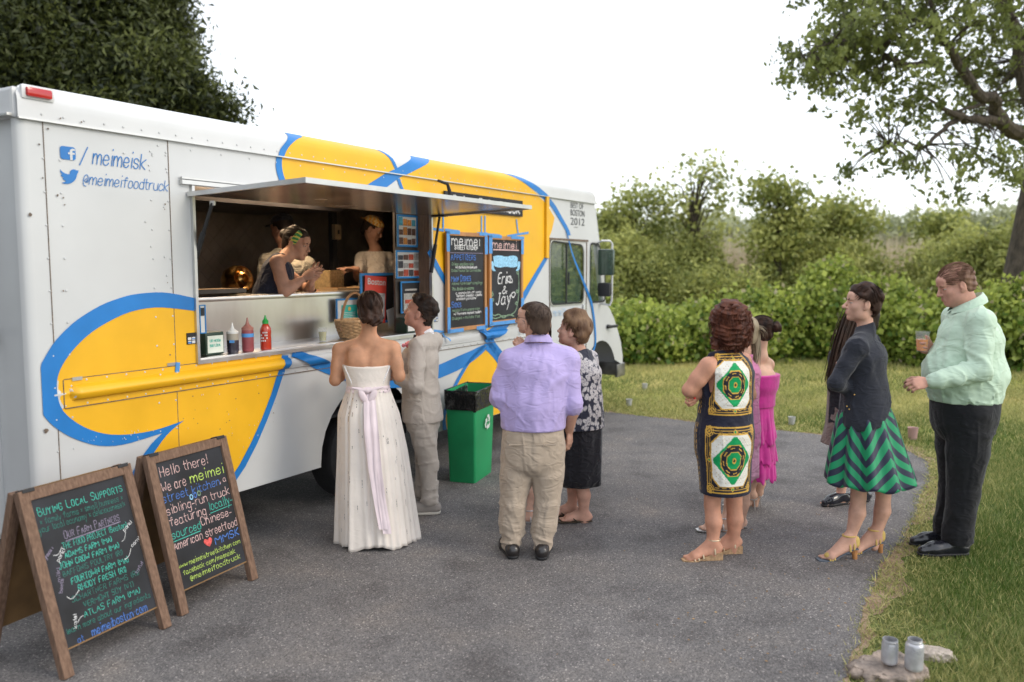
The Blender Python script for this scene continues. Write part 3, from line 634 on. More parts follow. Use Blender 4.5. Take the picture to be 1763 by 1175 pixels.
# ---- seams, rivets, scuffs
mb=MB()
def rivet(x,z,r=.0065): mb.lathe([(r,0),(r*.75,r*.45),(0,r*.6)],(x,-off(x,z)-.002,z),6,Matrix.Rotation(R(90),4,'X'))
for x in np.arange(.12,XB,.115): rivet(x,ZSEAM+.028); rivet(x,ZSEAM+.0-.045) if x>.6 and int(x/.115)%2 else None
for x in np.arange(RX0-.02,RX1,.12): rivet(x,zb1+.022); rivet(x,zb0-.022)
for xx in (T(75,300)[0]+.0,T(83,400)[0]+.08,T(258,300)[0],T(296,520)[0]):
    for z in np.arange(.55,ZSEAM-.1,.17): rivet(xx,z)
for px,py in [(213,264),(215,284),(262,268),(285,263),(285,268),(256,285),(258,261),(262,265),(286,291),(250,382),(282,357),(283,443),(260,425),(287,475)]: 
    x,z=T(px,py); rivet(x,z)
o=mb.build('rivets',M_white,truck,True); o['kind']='stuff'
mb=MB()
for x in (T(80,350)[0],T(297,480)[0]): mb.box((x,-.0026,(ZS+ZSEAM)/2),(.002,.0012,(ZSEAM-ZS)/2-.002))
mb.box(((RX0-.05+RX1)/2,-.0065,zb0-.036),((RX1-RX0)/2,.002,.0025)); mb.box(((RX0-.05+RX1)/2,-.0065,zb1+.036),((RX1-RX0)/2,.002,.0018)); mb.box((RX0-.03,-.0065,zc),(.002,.002,rr_+.034))
mb.build('panel_seam',M_dirtm,truck)
mb=MB(); rs=np.random.default_rng(4)
for px,py,s in [(66,249,.012),(72,307,.01),(98,337,.016),(108,341,.012),(110,353,.01),(283,352,.012),(282,361,.007),(51,370,.02),(81,222,.012),(100,205,.012),(136,211,.012),(78,742,.028),(292,611,.011),(287,487,.008),(108,501,.012)]+[(rs.uniform(300,480),rs.uniform(660,760),rs.uniform(.004,.009)) for _ in range(16)]:
    x,z=T(px,py); k=7; s*=.5; mb.add([(x+s*rs.uniform(.5,1.2)*math.cos(6.283*i/k),-off(x,z)-.0075,z+s*rs.uniform(.5,1.2)*math.sin(6.283*i/k)) for i in range(k)],[tuple(range(k))])
o=mb.build('scuff_marks',M_dirtm,truck); o['kind']='stuff'
mb=MB()
for _ in range(60):
    px,py=(rs.uniform(290,460),rs.uniform(650,790)) if rs.random()<.6 else (rs.uniform(140,270),rs.uniform(740,765))
    x,z=T(px,py); s=rs.uniform(.002,.006); k=6; mb.add([(x+s*.5*rs.uniform(.5,1.2)*math.cos(6.283*i/k),-off(x,z)-.0078,z+s*rs.uniform(.5,1.6)*math.sin(6.283*i/k)) for i in range(k)],[tuple(range(k))])
o=mb.build('paint_chips',M_cap,truck); o['kind']='stuff'
mb=MB()
for px0,px1,py0,py1 in [(122,139,648,656),(287,301,624,631)]:
    mb=MB(); a=T(px0,py1);b=T(px1,py0); x=(a[0]+b[0])/2; z=(a[1]+b[1])/2; mb.box((x,-off(x,z)-.007,z),((b[0]-a[0])/2,.003,(b[1]-a[1])/2)); mb.build('patch_plate',M_alu,truck)
M_tape=mat('blue_tape',(.08,.28,.62),.6,var=.12,vscale=30)
mb=MB()
a=T(303,634); mb.box((a[0],-off(*a)-.008,a[1]),(.014,.003,.035),Matrix.Rotation(R(8),4,'Y')); mb.build('tape_scrap',M_tape,truck)
# corner marker lamp on the cap
x,z=T(61,162); M=Matrix.Rotation(R(90),4,'X')
mb=MB(); mb.box((x,-.012,z),(.085,.014,.036),bev=.014); ml=mb.build('lamp_base',M_cap,truck,True)
mb=MB(); mb.box((x,-.03,z),(.066,.014,.024),bev=.013); mb.build('marker_lamp',M_redl,truck,True)
# ---- cab: sliding door, quarter window, nose
XD1=T(1009,500)[0]; ZD=T(975,413)[1]
# cab side panel: outline from door rear edge to windshield pillar and hood
cabtop=[(XB+.002,ZSEAM-.002),(XCE-.01,ZSEAM-.002)]
nose=[T(1025,360),T(1033,430),T(1042,521),T(1050,532),T(1057,548),T(1064,570),T(1069,590),T(1072,612),T(1072,628)]
nose=[(p[0],p[1]) for p in nose]; ZN=nose[-1][1]
XN=nose[-1][0]; archF=[(XF+.50*math.cos(a),.42+.50*math.sin(a)) for a in np.linspace(R(25),R(180),14)]
cab=[(XB+.002,ZS+.02)]+[(XB+.002,ZSEAM-.002),(XCE-.01,ZSEAM-.002)]+nose+[p for p in archF]
cab=[(XB+.002,ZS+.02),(XB+.002,ZSEAM-.002),(XCE-.01,ZSEAM-.002)]+nose+archF+[(XF-.5,ZS+.02)]
dw=smoothp([T(948,416),T(1004,424),T(1004,523),T(947,525),T(948,416)],0)
def rrect(c,r=.07,n=5):
    o=[]
    m=len(c)
    for i in range(m):
        p=Vector(c[i]); a=(Vector(c[i-1])-p).normalized(); b=(Vector(c[(i+1)%m])-p).normalized()
        for k in range(n+1):
            t=k/n; q0=p+a*r; q1=p+b*r; o.append(tuple(q0*(1-t)**2+p*2*t*(1-t)+q1*t*t))
    return o
def scalep(P,s):
    c=Vector((sum(p[0] for p in P)/len(P),sum(p[1] for p in P)/len(P))); return [tuple(c+(Vector(p)-c)*(1+s/max((Vector(p)-c).length,.01))) for p in P]
DW=rrect([T(947,415),T(1003.5,423),T(1003.5,521),T(947,525)],.10)
QW=rrect([T(1016,419),T(1031,421),T(1041,470),T(1041,519),T(1015,521)],.06)
cabp=panel([cab,DW,QW],0,'cab_side',M_white,zc_=False)
def ringpanel(P,s0,s1,lift,name,m,parent):
    a=scalep(P,s1);b=scalep(P,s0); return panel([a,b],lift,name,m,parent,zc_=False)
for P,nm in ((DW,'cab_window'),(QW,'quarter_window')):
    gl=panel([scalep(P,-.004)],-.022,nm,M_glass,truck,zc_=False)
    ringpanel(P,-.012,.012,.008,'rubber_seal',M_black,gl); 
    if P is DW: ringpanel(P,.012,.03,.010,'frame',M_alu,gl)
x0,z0=T(975,420); x1_,z1_=T(975,522); mb=MB(); mb.box((x0,-.004,(z0+z1_)/2),(.012,.006,(z0-z1_)/2)); mb.box((x0+.06,-.004,(z0+z1_)/2-.06),(.012,.006,.07)); mb.build('window_divider',M_black,truck)
# cab interior glimpses: seat, dashboard
mb=MB(); mb.box((XB+.35,.9,1.05),(.22,.25,.08),bev=.04); mb.box((XB+.18,.9,1.45),(.07,.23,.36),bev=.05); mb.build('driver_seat',M_black,truck,True)
mb=MB(); mb.box((XCE-.02,WD/2,1.25),(.2,WD/2-.08,.12),bev=.04); mb.build('dashboard',mat('dash_grey',(.12,.12,.12),.7),truck,True)
# door seams + handle + track
mb=MB()
zt=T(1008,415)[1]
mb.box(((XB+XD1)/2,-.006,zt),((XD1-XB)/2+.03,.008,.012)); mb.box((XD1,-.003,(zt+ZS)/2),(.006,.005,(zt-ZS)/2-.02)); mb.box((XB+.004,-.004,(zt+ZS)/2),(.005,.004,(zt-ZS)/2)); mb.build('door_seam',M_dirtm,truck)
mb=MB(); hx,hz=T(1004,540); mb.box((hx,-.015,hz),(.035,.012,.11),bev=.012); mb.build('door_handle',M_alu,truck,True)
x,z=T(944,340); mb=MB(); mb.box((x-.06,-.02,(ZSEAM+T(946,445)[1])/2),(.03,.012,(ZSEAM-T(946,445)[1])/2),bev=.006); mb.build('body_edge_trim',M_yel_p,truck)
# blue pin-line on door
band([(972,372),(985,405)],[.045,.03],f=None if False else c3,it=0) if False else None
band([(974,398),(984,440),(1000,478),(1009,500),(1017,520),(1021,545),(1024,572),(1024,598),(1012,617)],[.02,.03,.045,.05,.045,.04,.03],lift=.012,it=2,zc2=False)
# nose: windshield, hood, bumper wrap
mb=MB()
prof=[(p[0],p[1]) for p in [(XCE-.02,ZSEAM)]+nose]
V=[];F=[]
for x,z in prof: V+=[(x,.0,z),(x,.03,z),(x+.02,.12,z),(x+.03,WD-.12,z),(x,WD-.02,z)]
for i in range(3,len(prof)-1):
    for k in range(4): F.append((i*5+k,i*5+k+1,(i+1)*5+k+1,(i+1)*5+k))
a=len(V); mb.add(V,F); mb.tube([(prof[1][0],.04,prof[1][1]),(prof[2][0],.04,prof[2][1]),(prof[3][0],.04,prof[3][1])],.045,8); mb.tube([(prof[1][0],WD-.05,prof[1][1]),(prof[3][0],WD-.05,prof[3][1])],.045,8); hood=mb.build('nose_panel',M_white,truck,True)
mb=MB(); p0,p1=prof[1],prof[3]; mb.add([(p0[0]+.035,.14,p0[1]),(p0[0]+.045,WD-.14,p0[1]),(p1[0]+.035,WD-.14,p1[1]),(p1[0]+.035,.14,p1[1])],[(0,1,2,3)]); mb.build('windshield',M_glass,truck)
mb=MB(); mb.box((XCE-.02,WD/2,ZSEAM+.06),(.05,WD/2-.03,.07),bev=.04); mb.build('front_cap',M_cap,truck,True)
bx,bz=T(1058,640); mb=MB(); mb.box((XN+.02,WD/2,bz),(.06,WD/2-.0,.085),bev=.012); mb.box((XN-.09,-.0,bz),(.13,.02,.085),bev=.01); mb.build('bumper',mat('dull_chrome',(.30,.29,.28),.4,.8,var=.3,vscale=8),truck,True)
mb=MB(); mb.box((XF-.1,.60,.90),(.52,.5,.02)); mb.box((XF-.1,.85,.62),(.52,.02,.27)); mb.build('front_wheel_well',M_under,truck)
fx,fz=T(1048,562); mb=MB(); mb.tube([(fx-.07,-.012,fz),(fx-.02,-.06,fz),(fx+.05,-.10,fz+.005)],[.028,.018,.02],8); mb.build('turn_signal',M_black,truck,True)
# mirrors on a tube bracket
def T3(px,py,y): x,z=T(px,py,y); return (x,y,z)
mb=MB(); mb.tube([T3(1031,418,0),T3(1036,415,-.06),T3(1050,415,-.14),T3(1054,420,-.16),T3(1054,470,-.16),T3(1053,518,-.16),T3(1050,526,-.14),T3(1040,524,-.06),T3(1034,523,0)],.013,8); br=mb.build('mirror_bracket',M_cap,truck,True)
mb=MB(); c=T3(1044,452,-.13); mb.box(c,(.03,.105,.16),bev=.025); mm_=mb.build('wing_mirror',mat('mirror_back',(.10,.13,.11),.25,.6),truck,True)
mb=MB(); mb.box((c[0]-.031,c[1],c[2]),(.004,.09,.145)); mb.build('mirror_glass',M_glass,mm_)
mb=MB(); c=T3(1041,499,-.13); mb.box(c,(.04,.085,.085),bev=.03); mb.tube([(c[0],c[1],c[2]),T3(1053,505,-.16)],.01,6); mb.build('spot_mirror',M_black,truck,True)
# ---- serving hatch: frame, awning, struts
mb=MB(); zz=(WB+WT)/2; hz=(WT-WB)/2; hx=(W1-W0)/2; xm=(W0+W1)/2
mb.box((W0-.004,-.008,zz),(.010,.014,hz)); mb.box((W1+.004,-.008,zz),(.010,.014,hz)); mb.box((xm,-.008,WB-.010),(hx+.014,.014,.012)); mb.box((xm,-.012,WT+.016),(hx+.09,.02,.012)); mb.box((xm,-.02,WT+.040),(hx+.09,.012,.006)); mb.build('window_frame',M_alu,truck)
# awning panel: hinge at top, front edge outwards
def T3w(px,py,x=None,z=None):
    pass
AW=1.12
# find front-left corner: along ray of (529,312) where x=W0-ish
o_=MTi@Vector((0,0,CAMH)); dd_=MTi.to_3x3()@ray(529,312); k=(W0-.02-o_.x)/dd_.x; c1=o_+dd_*k
dd2=MTi.to_3x3()@ray(912,358); 
k2=(c1.y-o_.y)/dd2.y; c2=o_+dd2*k2; print('AWN',c1,c2,'W',W0,W1,WB,WT,'len',LEN,'seam',ZSEAM,'R',ZR,'XR',XR,'XF',XF)
XA1=c2.x; ya=c1.y; za=c1.z
hz0=T(341,338)[1]
sl=(za-hz0)/(0-ya) if ya<0 else 0
V=[(W0-.03,-.01,hz0),(XA1,-.01,hz0),(XA1,ya,za),(W0-.03,ya,za)]
th=.035
mb=MB(); mb.add([Vector(v) for v in V]+[Vector(v)+Vector((0,0,.018)) for v in V],[(3,2,1,0),(4,5,6,7),(0,1,5,4),(1,2,6,5),(2,3,7,6),(3,0,4,7)])
M_awn=mat('awning_sheet',(.42,.40,.39),.22,.85,var=.25,vscale=2.5,rvar=.12,bump=.0006,bscale=3); aw=mb.build('awning',M_awn,truck)
mb=MB(); 
def beam(a,b,h,wd_): 
    a=Vector(a);b=Vector(b); t=(b-a).normalized(); s=t.cross(Vector((0,0,1))).normalized()*wd_; u=Vector((0,0,h)); mb.add([a-s-u,a+s-u,a+s+u,a-s+u,b-s-u,b+s-u,b+s+u,b-s+u],[(0,1,2,3),(7,6,5,4),(0,4,5,1),(1,5,6,2),(2,6,7,3),(3,7,4,0)])
beam((W0-.03,-.01,hz0+.005),(W0-.03,ya,za+.005),.014,.012); beam((W0-.045,ya,za+.004),(XA1+.015,ya,za+.004),.015,.012); beam((XA1,-.01,hz0+.005),(XA1,ya,za+.005),.018,.012)
mb.build('awning_edge',M_alu,aw)
# struts
def strut(pt,pb,name='gas_strut'):
    m=MB(); a=Vector(pt);b=Vector(pb); mid=a.lerp(b,.5); m.tube([a,mid],.011,8); m.tube([mid,b],.017,8); return m.build(name,M_black,truck,True)
o3=lambda px,py,x: (lambda d:(lambda k:tuple(o_+d*k))((x-o_.x)/d.x))(MTi.to_3x3()@ray(px,py))
s1=o3(366,350,W0+.03); s1b=(W0+.02,.02,T(342,450,.02)[1]); strut(s1,s1b)
m_=MB(); m_.box(s1,(.006,.02,.015),bev=.002); m_.build('strut_bracket',M_alu,truck)
s2=o3(757,372,W1+.03); s2b=(W1-.01,-.015,T(726,470,0)[1]); strut(s2,s2b)
m_=MB(); m_.box((s2[0],s2[1],s2[2]+.01),(.06,.05,.018),bev=.008); m_.tube([(s2[0]+.03,s2[1]-.02,s2[2]+.02),(s2[0]+.07,s2[1]-.05,s2[2]+.06),(s2[0]+.07,s2[1]-.06,s2[2]+.2),(s2[0]+.02,s2[1]-.07,s2[2]+.27),(s2[0]-.09,s2[1]-.05,s2[2]+.29)],[.02,.02,.018,.014,.012],8); m_.build('awning_hook',M_under,truck,True)
# ---- interior
ID=WD-.12
def ibox(name,x0,x1,y0,y1,z0,z1,m,parent=truck,bev=0):
    q=MB(); q.box(((x0+x1)/2,(y0+y1)/2,(z0+z1)/2),((x1-x0)/2,(y1-y0)/2,(z1-z0)/2),bev=bev); return q.build(name,m,parent,bev>0)
ZL=T(520,512,.42)[1]   # top of the inner ledge
ZCN=WB+.015
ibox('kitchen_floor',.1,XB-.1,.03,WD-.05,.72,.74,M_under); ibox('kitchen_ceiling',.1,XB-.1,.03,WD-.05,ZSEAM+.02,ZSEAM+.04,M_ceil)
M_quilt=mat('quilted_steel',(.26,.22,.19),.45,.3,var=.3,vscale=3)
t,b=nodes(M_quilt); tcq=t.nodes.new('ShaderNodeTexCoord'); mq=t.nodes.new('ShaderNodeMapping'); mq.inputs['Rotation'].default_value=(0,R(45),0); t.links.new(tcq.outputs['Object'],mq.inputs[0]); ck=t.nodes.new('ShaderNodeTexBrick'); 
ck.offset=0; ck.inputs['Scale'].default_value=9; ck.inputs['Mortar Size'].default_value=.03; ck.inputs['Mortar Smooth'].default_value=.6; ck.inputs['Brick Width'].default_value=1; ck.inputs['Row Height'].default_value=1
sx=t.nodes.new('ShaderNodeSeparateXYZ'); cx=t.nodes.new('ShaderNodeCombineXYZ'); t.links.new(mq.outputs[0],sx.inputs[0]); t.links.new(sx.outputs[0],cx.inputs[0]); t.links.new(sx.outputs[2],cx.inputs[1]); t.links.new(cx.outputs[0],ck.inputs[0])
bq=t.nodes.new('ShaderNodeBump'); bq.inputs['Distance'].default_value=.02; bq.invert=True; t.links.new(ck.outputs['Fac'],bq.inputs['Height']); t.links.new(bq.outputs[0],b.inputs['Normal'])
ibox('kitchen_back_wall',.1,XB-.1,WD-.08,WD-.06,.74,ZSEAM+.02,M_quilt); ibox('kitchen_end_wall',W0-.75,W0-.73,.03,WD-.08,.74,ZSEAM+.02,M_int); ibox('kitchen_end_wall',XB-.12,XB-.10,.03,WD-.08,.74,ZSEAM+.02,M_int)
LX0,LX1=W0+.012,T(690,500,.42)[0]; CKX=T(682,450,.14)[0]
ibox('counter_shelf',W0-.01,W1+.01,.0,.42,WB-.02,WB+.012,M_steel,bev=.004)
ibox('splash_panel',W0-.01,LX1,.42,.43,WB-.02,ZL-.0,M_steel); ibox('ledge',W0-.01,LX1,.40,.62,ZL,ZL+.03,M_steel,bev=.006)
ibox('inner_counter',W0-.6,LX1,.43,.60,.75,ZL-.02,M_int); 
ibox('side_cheek',CKX,W1+.012,.15,.17,WB+.013,ZSEAM,M_int); 0
ibox('jamb_panel',W1+.012,W1+.03,.02,.20,WB,WT+.02,mat('brown_ply',(.20,.13,.09),.6,var=.25,vscale=10,stretch=(8,8,1)))
ibox('jamb_panel',W0-.03,W0-.012,.02,.44,WB,WT+.02,M_steel)
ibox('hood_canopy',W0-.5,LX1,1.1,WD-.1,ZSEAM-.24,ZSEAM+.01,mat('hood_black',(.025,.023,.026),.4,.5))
# stove line on the far wall, post and outlet
ibox('cook_line',W0-.5,XB-.3,1.55,WD-.1,.74,1.50,M_steel,bev=.01)
x,z=T(577,400,1.5); ibox('post',x-.03,x+.03,1.5,1.56,.75,ZSEAM,M_under); pl=ibox('outlet_box',x-.045,x+.045,1.46,1.5,z-.075,z+.075,mat('outlet_steel',(.45,.36,.24),.4,.5)); ibox('socket',x-.006,x+.012,1.452,1.46,z-.02,z+.02,M_black,pl)
# warm work lamp under the ceiling
lm=ibox('ceiling_lamp',W0+1.0,W0+2.3,.95,1.05,ZSEAM-.10,ZSEAM-.06,mat('lamp_glow',(1,.8,.5),.5,emit=(1,.72,.44,42)),bev=.01)
# ================================================================ STROKE LETTERING
GL={'a':'46 37 17 05 04 13 33 44|47 44 53','b':'09 03|05 17 37 45 44 33 13 04','c':'46 37 17 05 04 13 33 44','d':'46 37 17 05 04 13 33 44|49 43','e':'05 45 46 37 17 05 04 13 33 44','f':'48 39 28 23|07 47','g':'46 37 17 05 04 13 33 44|47 41 30 10 01','h':'09 03|05 17 37 46 43','i':'17 13|19 1(','j':'27 21 10 00|29 2(','k':'09 03|47 05 43','l':'19 13','m':'07 03|05 17 27 36 33|35 47 57 66 63','n':'07 03|05 17 37 46 43','o':'17 05 04 13 33 44 46 37 17','p':'07 00|05 17 37 45 44 33 13 04','q':'46 37 17 05 04 13 33 44|47 40','r':'07 03|05 17 37','s':'46 37 17 06 15 35 44 33 13 04','t':'19 14 23 33|07 37','u':'07 04 13 33 44|47 43','v':'07 23 47','w':'07 13 37 53 67','x':'07 43|47 03','y':'07 24|47 10','z':'07 47 03 43',
'A':'03 29 43|15 35','B':'09 03 33 44 45 36 06|36 38 29 09','C':'48 39 19 08 04 13 33 44','D':'09 03 23 44 48 29 09','E':'49 09 03 43|06 36','F':'49 09 03|06 36','G':'48 39 19 08 04 13 33 44 46 26','H':'09 03|49 43|06 46','I':'19 13','J':'29 49|39 34 23 13 04','K':'09 03|49 06 43','L':'09 03 43','M':'03 09 35 69 63','N':'03 09 43 49','O':'19 08 04 13 33 44 48 39 19','P':'03 09 39 48 47 36 06','Q':'19 08 04 13 33 44 48 39 19|25 52','R':'03 09 39 48 47 36 06|26 43','S':'48 39 19 08 07 16 36 45 44 33 13 04','T':'09 49|29 23','U':'09 04 13 33 44 49','V':'09 23 49','W':'09 13 37 53 69','X':'09 43|49 03','Y':'09 26 49|26 23','Z':'09 49 03 43',
'0':'19 08 04 13 33 44 48 39 19','1':'08 19 13','2':'08 19 39 48 47 03 43','!':'19 15|14 13','.':'13 1(3','/':'02 49','-':'05 35',"'":'19 17',',':'14 02',
'(':'29 17 15 23','"':'19 17|29 27',')':'09 17 15 03','@':'36 26 15 24 34 36 34 44 46 38 18 06 04 12 32','*':'07 34|04 37|25 15','_':'02 42','+':'05 45|27 23','&':'43 08 19 28 05 04 13 23 45','$':'39','~':'05 16 25 36'}
def glyph(ch):
    out=[]; g=GL.get(ch)
    if g is None: return out,3
    if ch in '.': return [[(1,3),(1.3,3.2)]],2
    mxx=0
    for st in g.split('|'):
        P=[]
        for tk in st.split():
            x=int(tk[0]); y=9.5 if tk[1]=='(' else int(tk[1]); P.append((x,y-3)); mxx=max(mxx,x)
        out.append(P)
    return out,mxx
def stroke_text(mb,s,M,h,width=None,thick=.012,slant=0.0,jit=.0,seed=0,gap=1.6,smallcaps=False,anchor='l',sm=2):
    """h: height of a capital. M maps (x,y,0) text plane to the parent's space"""
    r=random.Random(seed+len(s)*7); k=h/6.0; x=0; strokes=[]
    for ch in s:
        if ch==' ': x+=3.4; continue
        sc=1.0; c=ch
        if smallcaps and ch.islower(): c=ch.upper(); sc=.78
        g,wd=glyph(c); jy=r.uniform(-jit,jit)*6; js=1+r.uniform(-jit,jit)*1.2; ja=r.uniform(-jit,jit)
        for P in g:
            Q=[((x+px*sc*js+slant*py+ja*py),(py*sc*js+jy)) for px,py in P]
            if sm and len(Q)>2:
                cl=(Q[0]==Q[-1]); Q=smoothp(Q,sm)
            strokes.append(Q)
        x+=wd*sc*js+gap
    tw=max(x-gap,.1); kx=k if width is None else width/tw; o=0 if anchor=='l' else (-tw*kx/2 if anchor=='c' else -tw*kx)
    for Q in strokes:
        P=[Vector((o+a*kx,b*k)) for a,b in Q]; n=len(P)
        P=[p for i,p in enumerate(P) if i==0 or (p-P[i-1]).length>1e-6]
        if len(P)<2: P=[P[0],P[0]+Vector((thick*.4,0))]
        n=len(P); base=len(mb.V)
        for i,p in enumerate(P):
            t=(P[min(i+1,n-1)]-P[max(i-1,0)]); t=t.normalized() if t.length>0 else Vector((1,0)); nn=Vector((-t.y,t.x)); wv=thick/2*(1+r.uniform(-.25,.25)*(1 if jit else 0))
            a,b=p+nn*wv,p-nn*wv
            if i==0: a-=t*wv*.6;b-=t*wv*.6
            if i==n-1: a+=t*wv*.6;b+=t*wv*.6
            mb.V.append(tuple(M@Vector((a.x,a.y,0)))); mb.V.append(tuple(M@Vector((b.x,b.y,0))))
        for i in range(n-1): q=base+i*2; mb.F.append((q,q+1,q+3,q+2))
    return tw*kx
def ttext(s,h,M,m,name,parent,anchor='l',width=None,bold=0.0,shear=0.0):
    c=bpy.data.curves.new('lettering','FONT'); c.body=s; c.size=1; c.offset=bold; c.shear=shear; c.resolution_u=3
    o=bpy.data.objects.new('tmp',c); me=bpy.data.meshes.new_from_object(o); bpy.data.objects.remove(o)
    V=np.array([v.co[:] for v in me.vertices]); x0,x1=V[:,0].min(),V[:,0].max(); y1=V[:,1].max(); y0=0; k=h/.73; kx=k if width is None else width/(x1-x0)
    ox={'l':-x0,'c':-(x0+x1)/2,'r':-x1}[anchor]
    for v in me.vertices: v.co=M@Vector(((v.co.x+ox)*kx,v.co.y*k,0))
    me.materials.append(m); ob=bpy.data.objects.new(name,me); COL.objects.link(ob); ob.parent=parent; return ob
M_blt=mat('blue_lettering',(.02,.17,.48),.5,var=.05); M_gray_t=mat('dark_lettering',(.08,.085,.09),.5,var=.1); M_pale_t=mat('pale_blue_lettering',(.30,.45,.62),.5)
def side_M(px,py,lift=.004,px2=None,py2=None):
    """text plane on the truck side: text x -> truck x, text y -> z, starting at a photo pixel"""
    x,z=T(px,py); return Matrix(((1,0,0,x),(0,0,1,-lift),(0,1,0,z),(0,0,0,1)))
def sw(px1,py1,px2,py2): return T(px2,py2)[0]-T(px1,py1)[0]
def sh(px,py1,py2): return T(px,py1)[1]-T(px,py2)[1]
mb=MB(); stroke_text(mb,'/ meimeisk',side_M(137,280),sh(190,254,283)*.92,width=sw(137,280,249,290),thick=.0055,slant=.30,gap=1.3); mb.build('lettering',M_blt,truck)
mb=MB(); stroke_text(mb,'@meimeifoodtruck',side_M(142,317),sh(190,297,318)*.9,width=sw(142,317,288,327),thick=.004,slant=.30,gap=1.2); mb.build('lettering',M_blt,truck)
# square f badge
c=[T(103,250),T(129,254),T(130,278),T(102,276)]; x0,z1=T(102,251); x1,z0=T(130,277); w_=x1-x0; h_=z1-z0
sq=rrect([(x0,z0),(x1,z0),(x1,z1),(x0,z1)],.018); panel([sq],.004,'square_badge',M_blt,zc_=False)
fq=[(.62,0),(.78,0),(.78,.42),(.92,.42),(.94,.57),(.78,.57),(.78,.66),(.81,.72),(.95,.72),(.95,.86),(.78,.87),(.66,.80),(.62,.70),(.62,.57),(.50,.57),(.50,.42),(.62,.42)]
panel([[(x0+a*w_,z0+b*h_) for a,b in fq]],.0055,'badge_letter',M_white,zc_=False)
bird=[(345,543),(360,560),(385,572),(402,572),(402,556),(412,545),(428,543),(440,550),(455,550),(448,560),(452,562),(443,570),(440,592),(425,614),(400,628),(372,628),(352,622),(372,617),(380,611),(362,602),(358,595),(368,594),(350,582),(349,574),(358,576),(347,560)]
panel([TP([(a/3.357,130+b/3.357) for a,b in smoothp(bird+[bird[0]],1)[:-1]])],.004,'bird_emblem',M_blt,zc_=False)
for s,a,b,x0_,x1_ in (('BEST OF',347,358,982,1004),('BOSTON',359,371,982,1006),('2012',373,387,982,1006)):
    ttext(s,sh(994,a,b)*.92,side_M(x0_,b),M_gray_t,'lettering',truck,width=sw(x0_,b,x1_,b+1),bold=.004)
mb=MB(); x,z=T(984,391); mb.box((x+.11,-.005,z),(.05,.001,.0025)); mb.build('lettering_rule',M_gray_t,truck)
mb=MB(); stroke_text(mb,'Mei Mei Street Kitchen',side_M(951,545,.013),sh(970,532,545)*.9,width=sw(951,545,996,541),thick=.006,slant=.2); mb.build('lettering',M_pale_t,truck)
# payment sticker
def sticker(px0,py0,px1,py1):
    x0,z1=T(px0,py0); x1,z0=T(px1,py1); q=MB(); xm,zm=(x0+x1)/2,(z0+z1)/2; hw,hh=(x1-x0)/2,(z1-z0)/2; q.box((xm,-off(xm,zm)-.006,zm),(hw,.002,hh)); s=q.build('card_sticker',M_black,truck)
    q=MB()
    for i in (-1,1):
        for j in (0,1): q.box((xm+i*hw*.45,-.0095,zm-hh*.62+j*hh*.62),(hw*.36,.001,hh*.24))
    q.build('card_logos',M_cap,s); q=MB(); q.box((xm-hw*.45,-.0098,zm-hh*.70),(hw*.36,.001,hh*.12)); q.box((xm+hw*.45,-.0098,zm-hh*.05),(hw*.36,.001,hh*.08)); q.build('card_logo_band',M_blt,s)
sticker(320,574,336,592); sticker(745,541,753,554)
# ================================================================ MENU BOARDS ON THE TRUCK
M_board=mat('chalkboard_slate',(.016,.017,.021),.72,var=.7,vscale=4,det=8); M_oak_f=mat('orange_wood_frame',(.42,.20,.075),.55,var=.2,vscale=9,stretch=(1,1,.2))
def chalk(name,c): return mat(name,c,.9,var=.35,vscale=90)
CH={'w':chalk('white_chalk',(.62,.62,.62)),'p':chalk('pink_chalk',(.62,.42,.40)),'t':chalk('teal_chalk',(.06,.42,.33)),'T':chalk('faded_teal_chalk',(.035,.19,.155)),'b':chalk('blue_chalk',(.07,.17,.48)),'g':chalk('lime_chalk',(.46,.62,.13)),'r':chalk('red_chalk',(.65,.10,.09)),'v':chalk('faded_violet_chalk',(.22,.19,.26)),'l':chalk('light_blue_chalk',(.28,.55,.78)),'s':chalk('sage_chalk',(.20,.30,.20))}
def menuboard(c4,label,name='menu_board'):
    """c4: photo corners TL,TR,BR,BL of the frame"""
    p=[T(*q) for q in c4]; x0=(p[0][0]+p[3][0])/2; x1=(p[1][0]+p[2][0])/2; z1=(p[0][1]+p[1][1])/2; z0=(p[2][1]+p[3][1])/2
    wv=x1-x0; hv=z1-z0; root=empty(name,tuple(MT@Vector(((x0+x1)/2,-.03,z0))),TR,label,'menu board','chalk menu boards fixed to the truck side')
    q=MB(); q.box((0,.002,hv/2),(wv/2-.02,.006,hv/2-.02)); q.build('slate',M_board,root)
    for a in (-1,1):
        q=MB(); q.box((a*(wv/2-.018),-.004,hv/2),(.018,.014,hv/2),bev=.003); q.build('frame_rail',M_oak_f,root)
    for z in (.018,hv-.018):
        q=MB(); q.box((0,-.004,z),(wv/2-.036,.013,.018),bev=.003); q.build('frame_rail',M_oak_f,root)
    Mx=Matrix(((1,0,0,-wv/2),(0,0,1,-.0062),(0,1,0,0),(0,0,0,1)))
    return root,Mx,wv,hv,(x0,z0)
b1,Mx,wv,hv,o1=menuboard([(763,397),(831,404),(831,563),(763,574)],'taller slate board listing appetizers and main dishes, left of its pair')
def line(root,Mx,s,x,y,h,c,width=None,thick=.008,jit=.04,**k):
    q=MB(); M2=Mx@Matrix.Translation((x,y,0)); stroke_text(q,s,M2,h,width,thick*.8,jit=jit,seed=hash(len(s)*31+int(y*100))%999,**k); return q.build('chalk_line',CH[c],root)
def rel(f): return f*hv
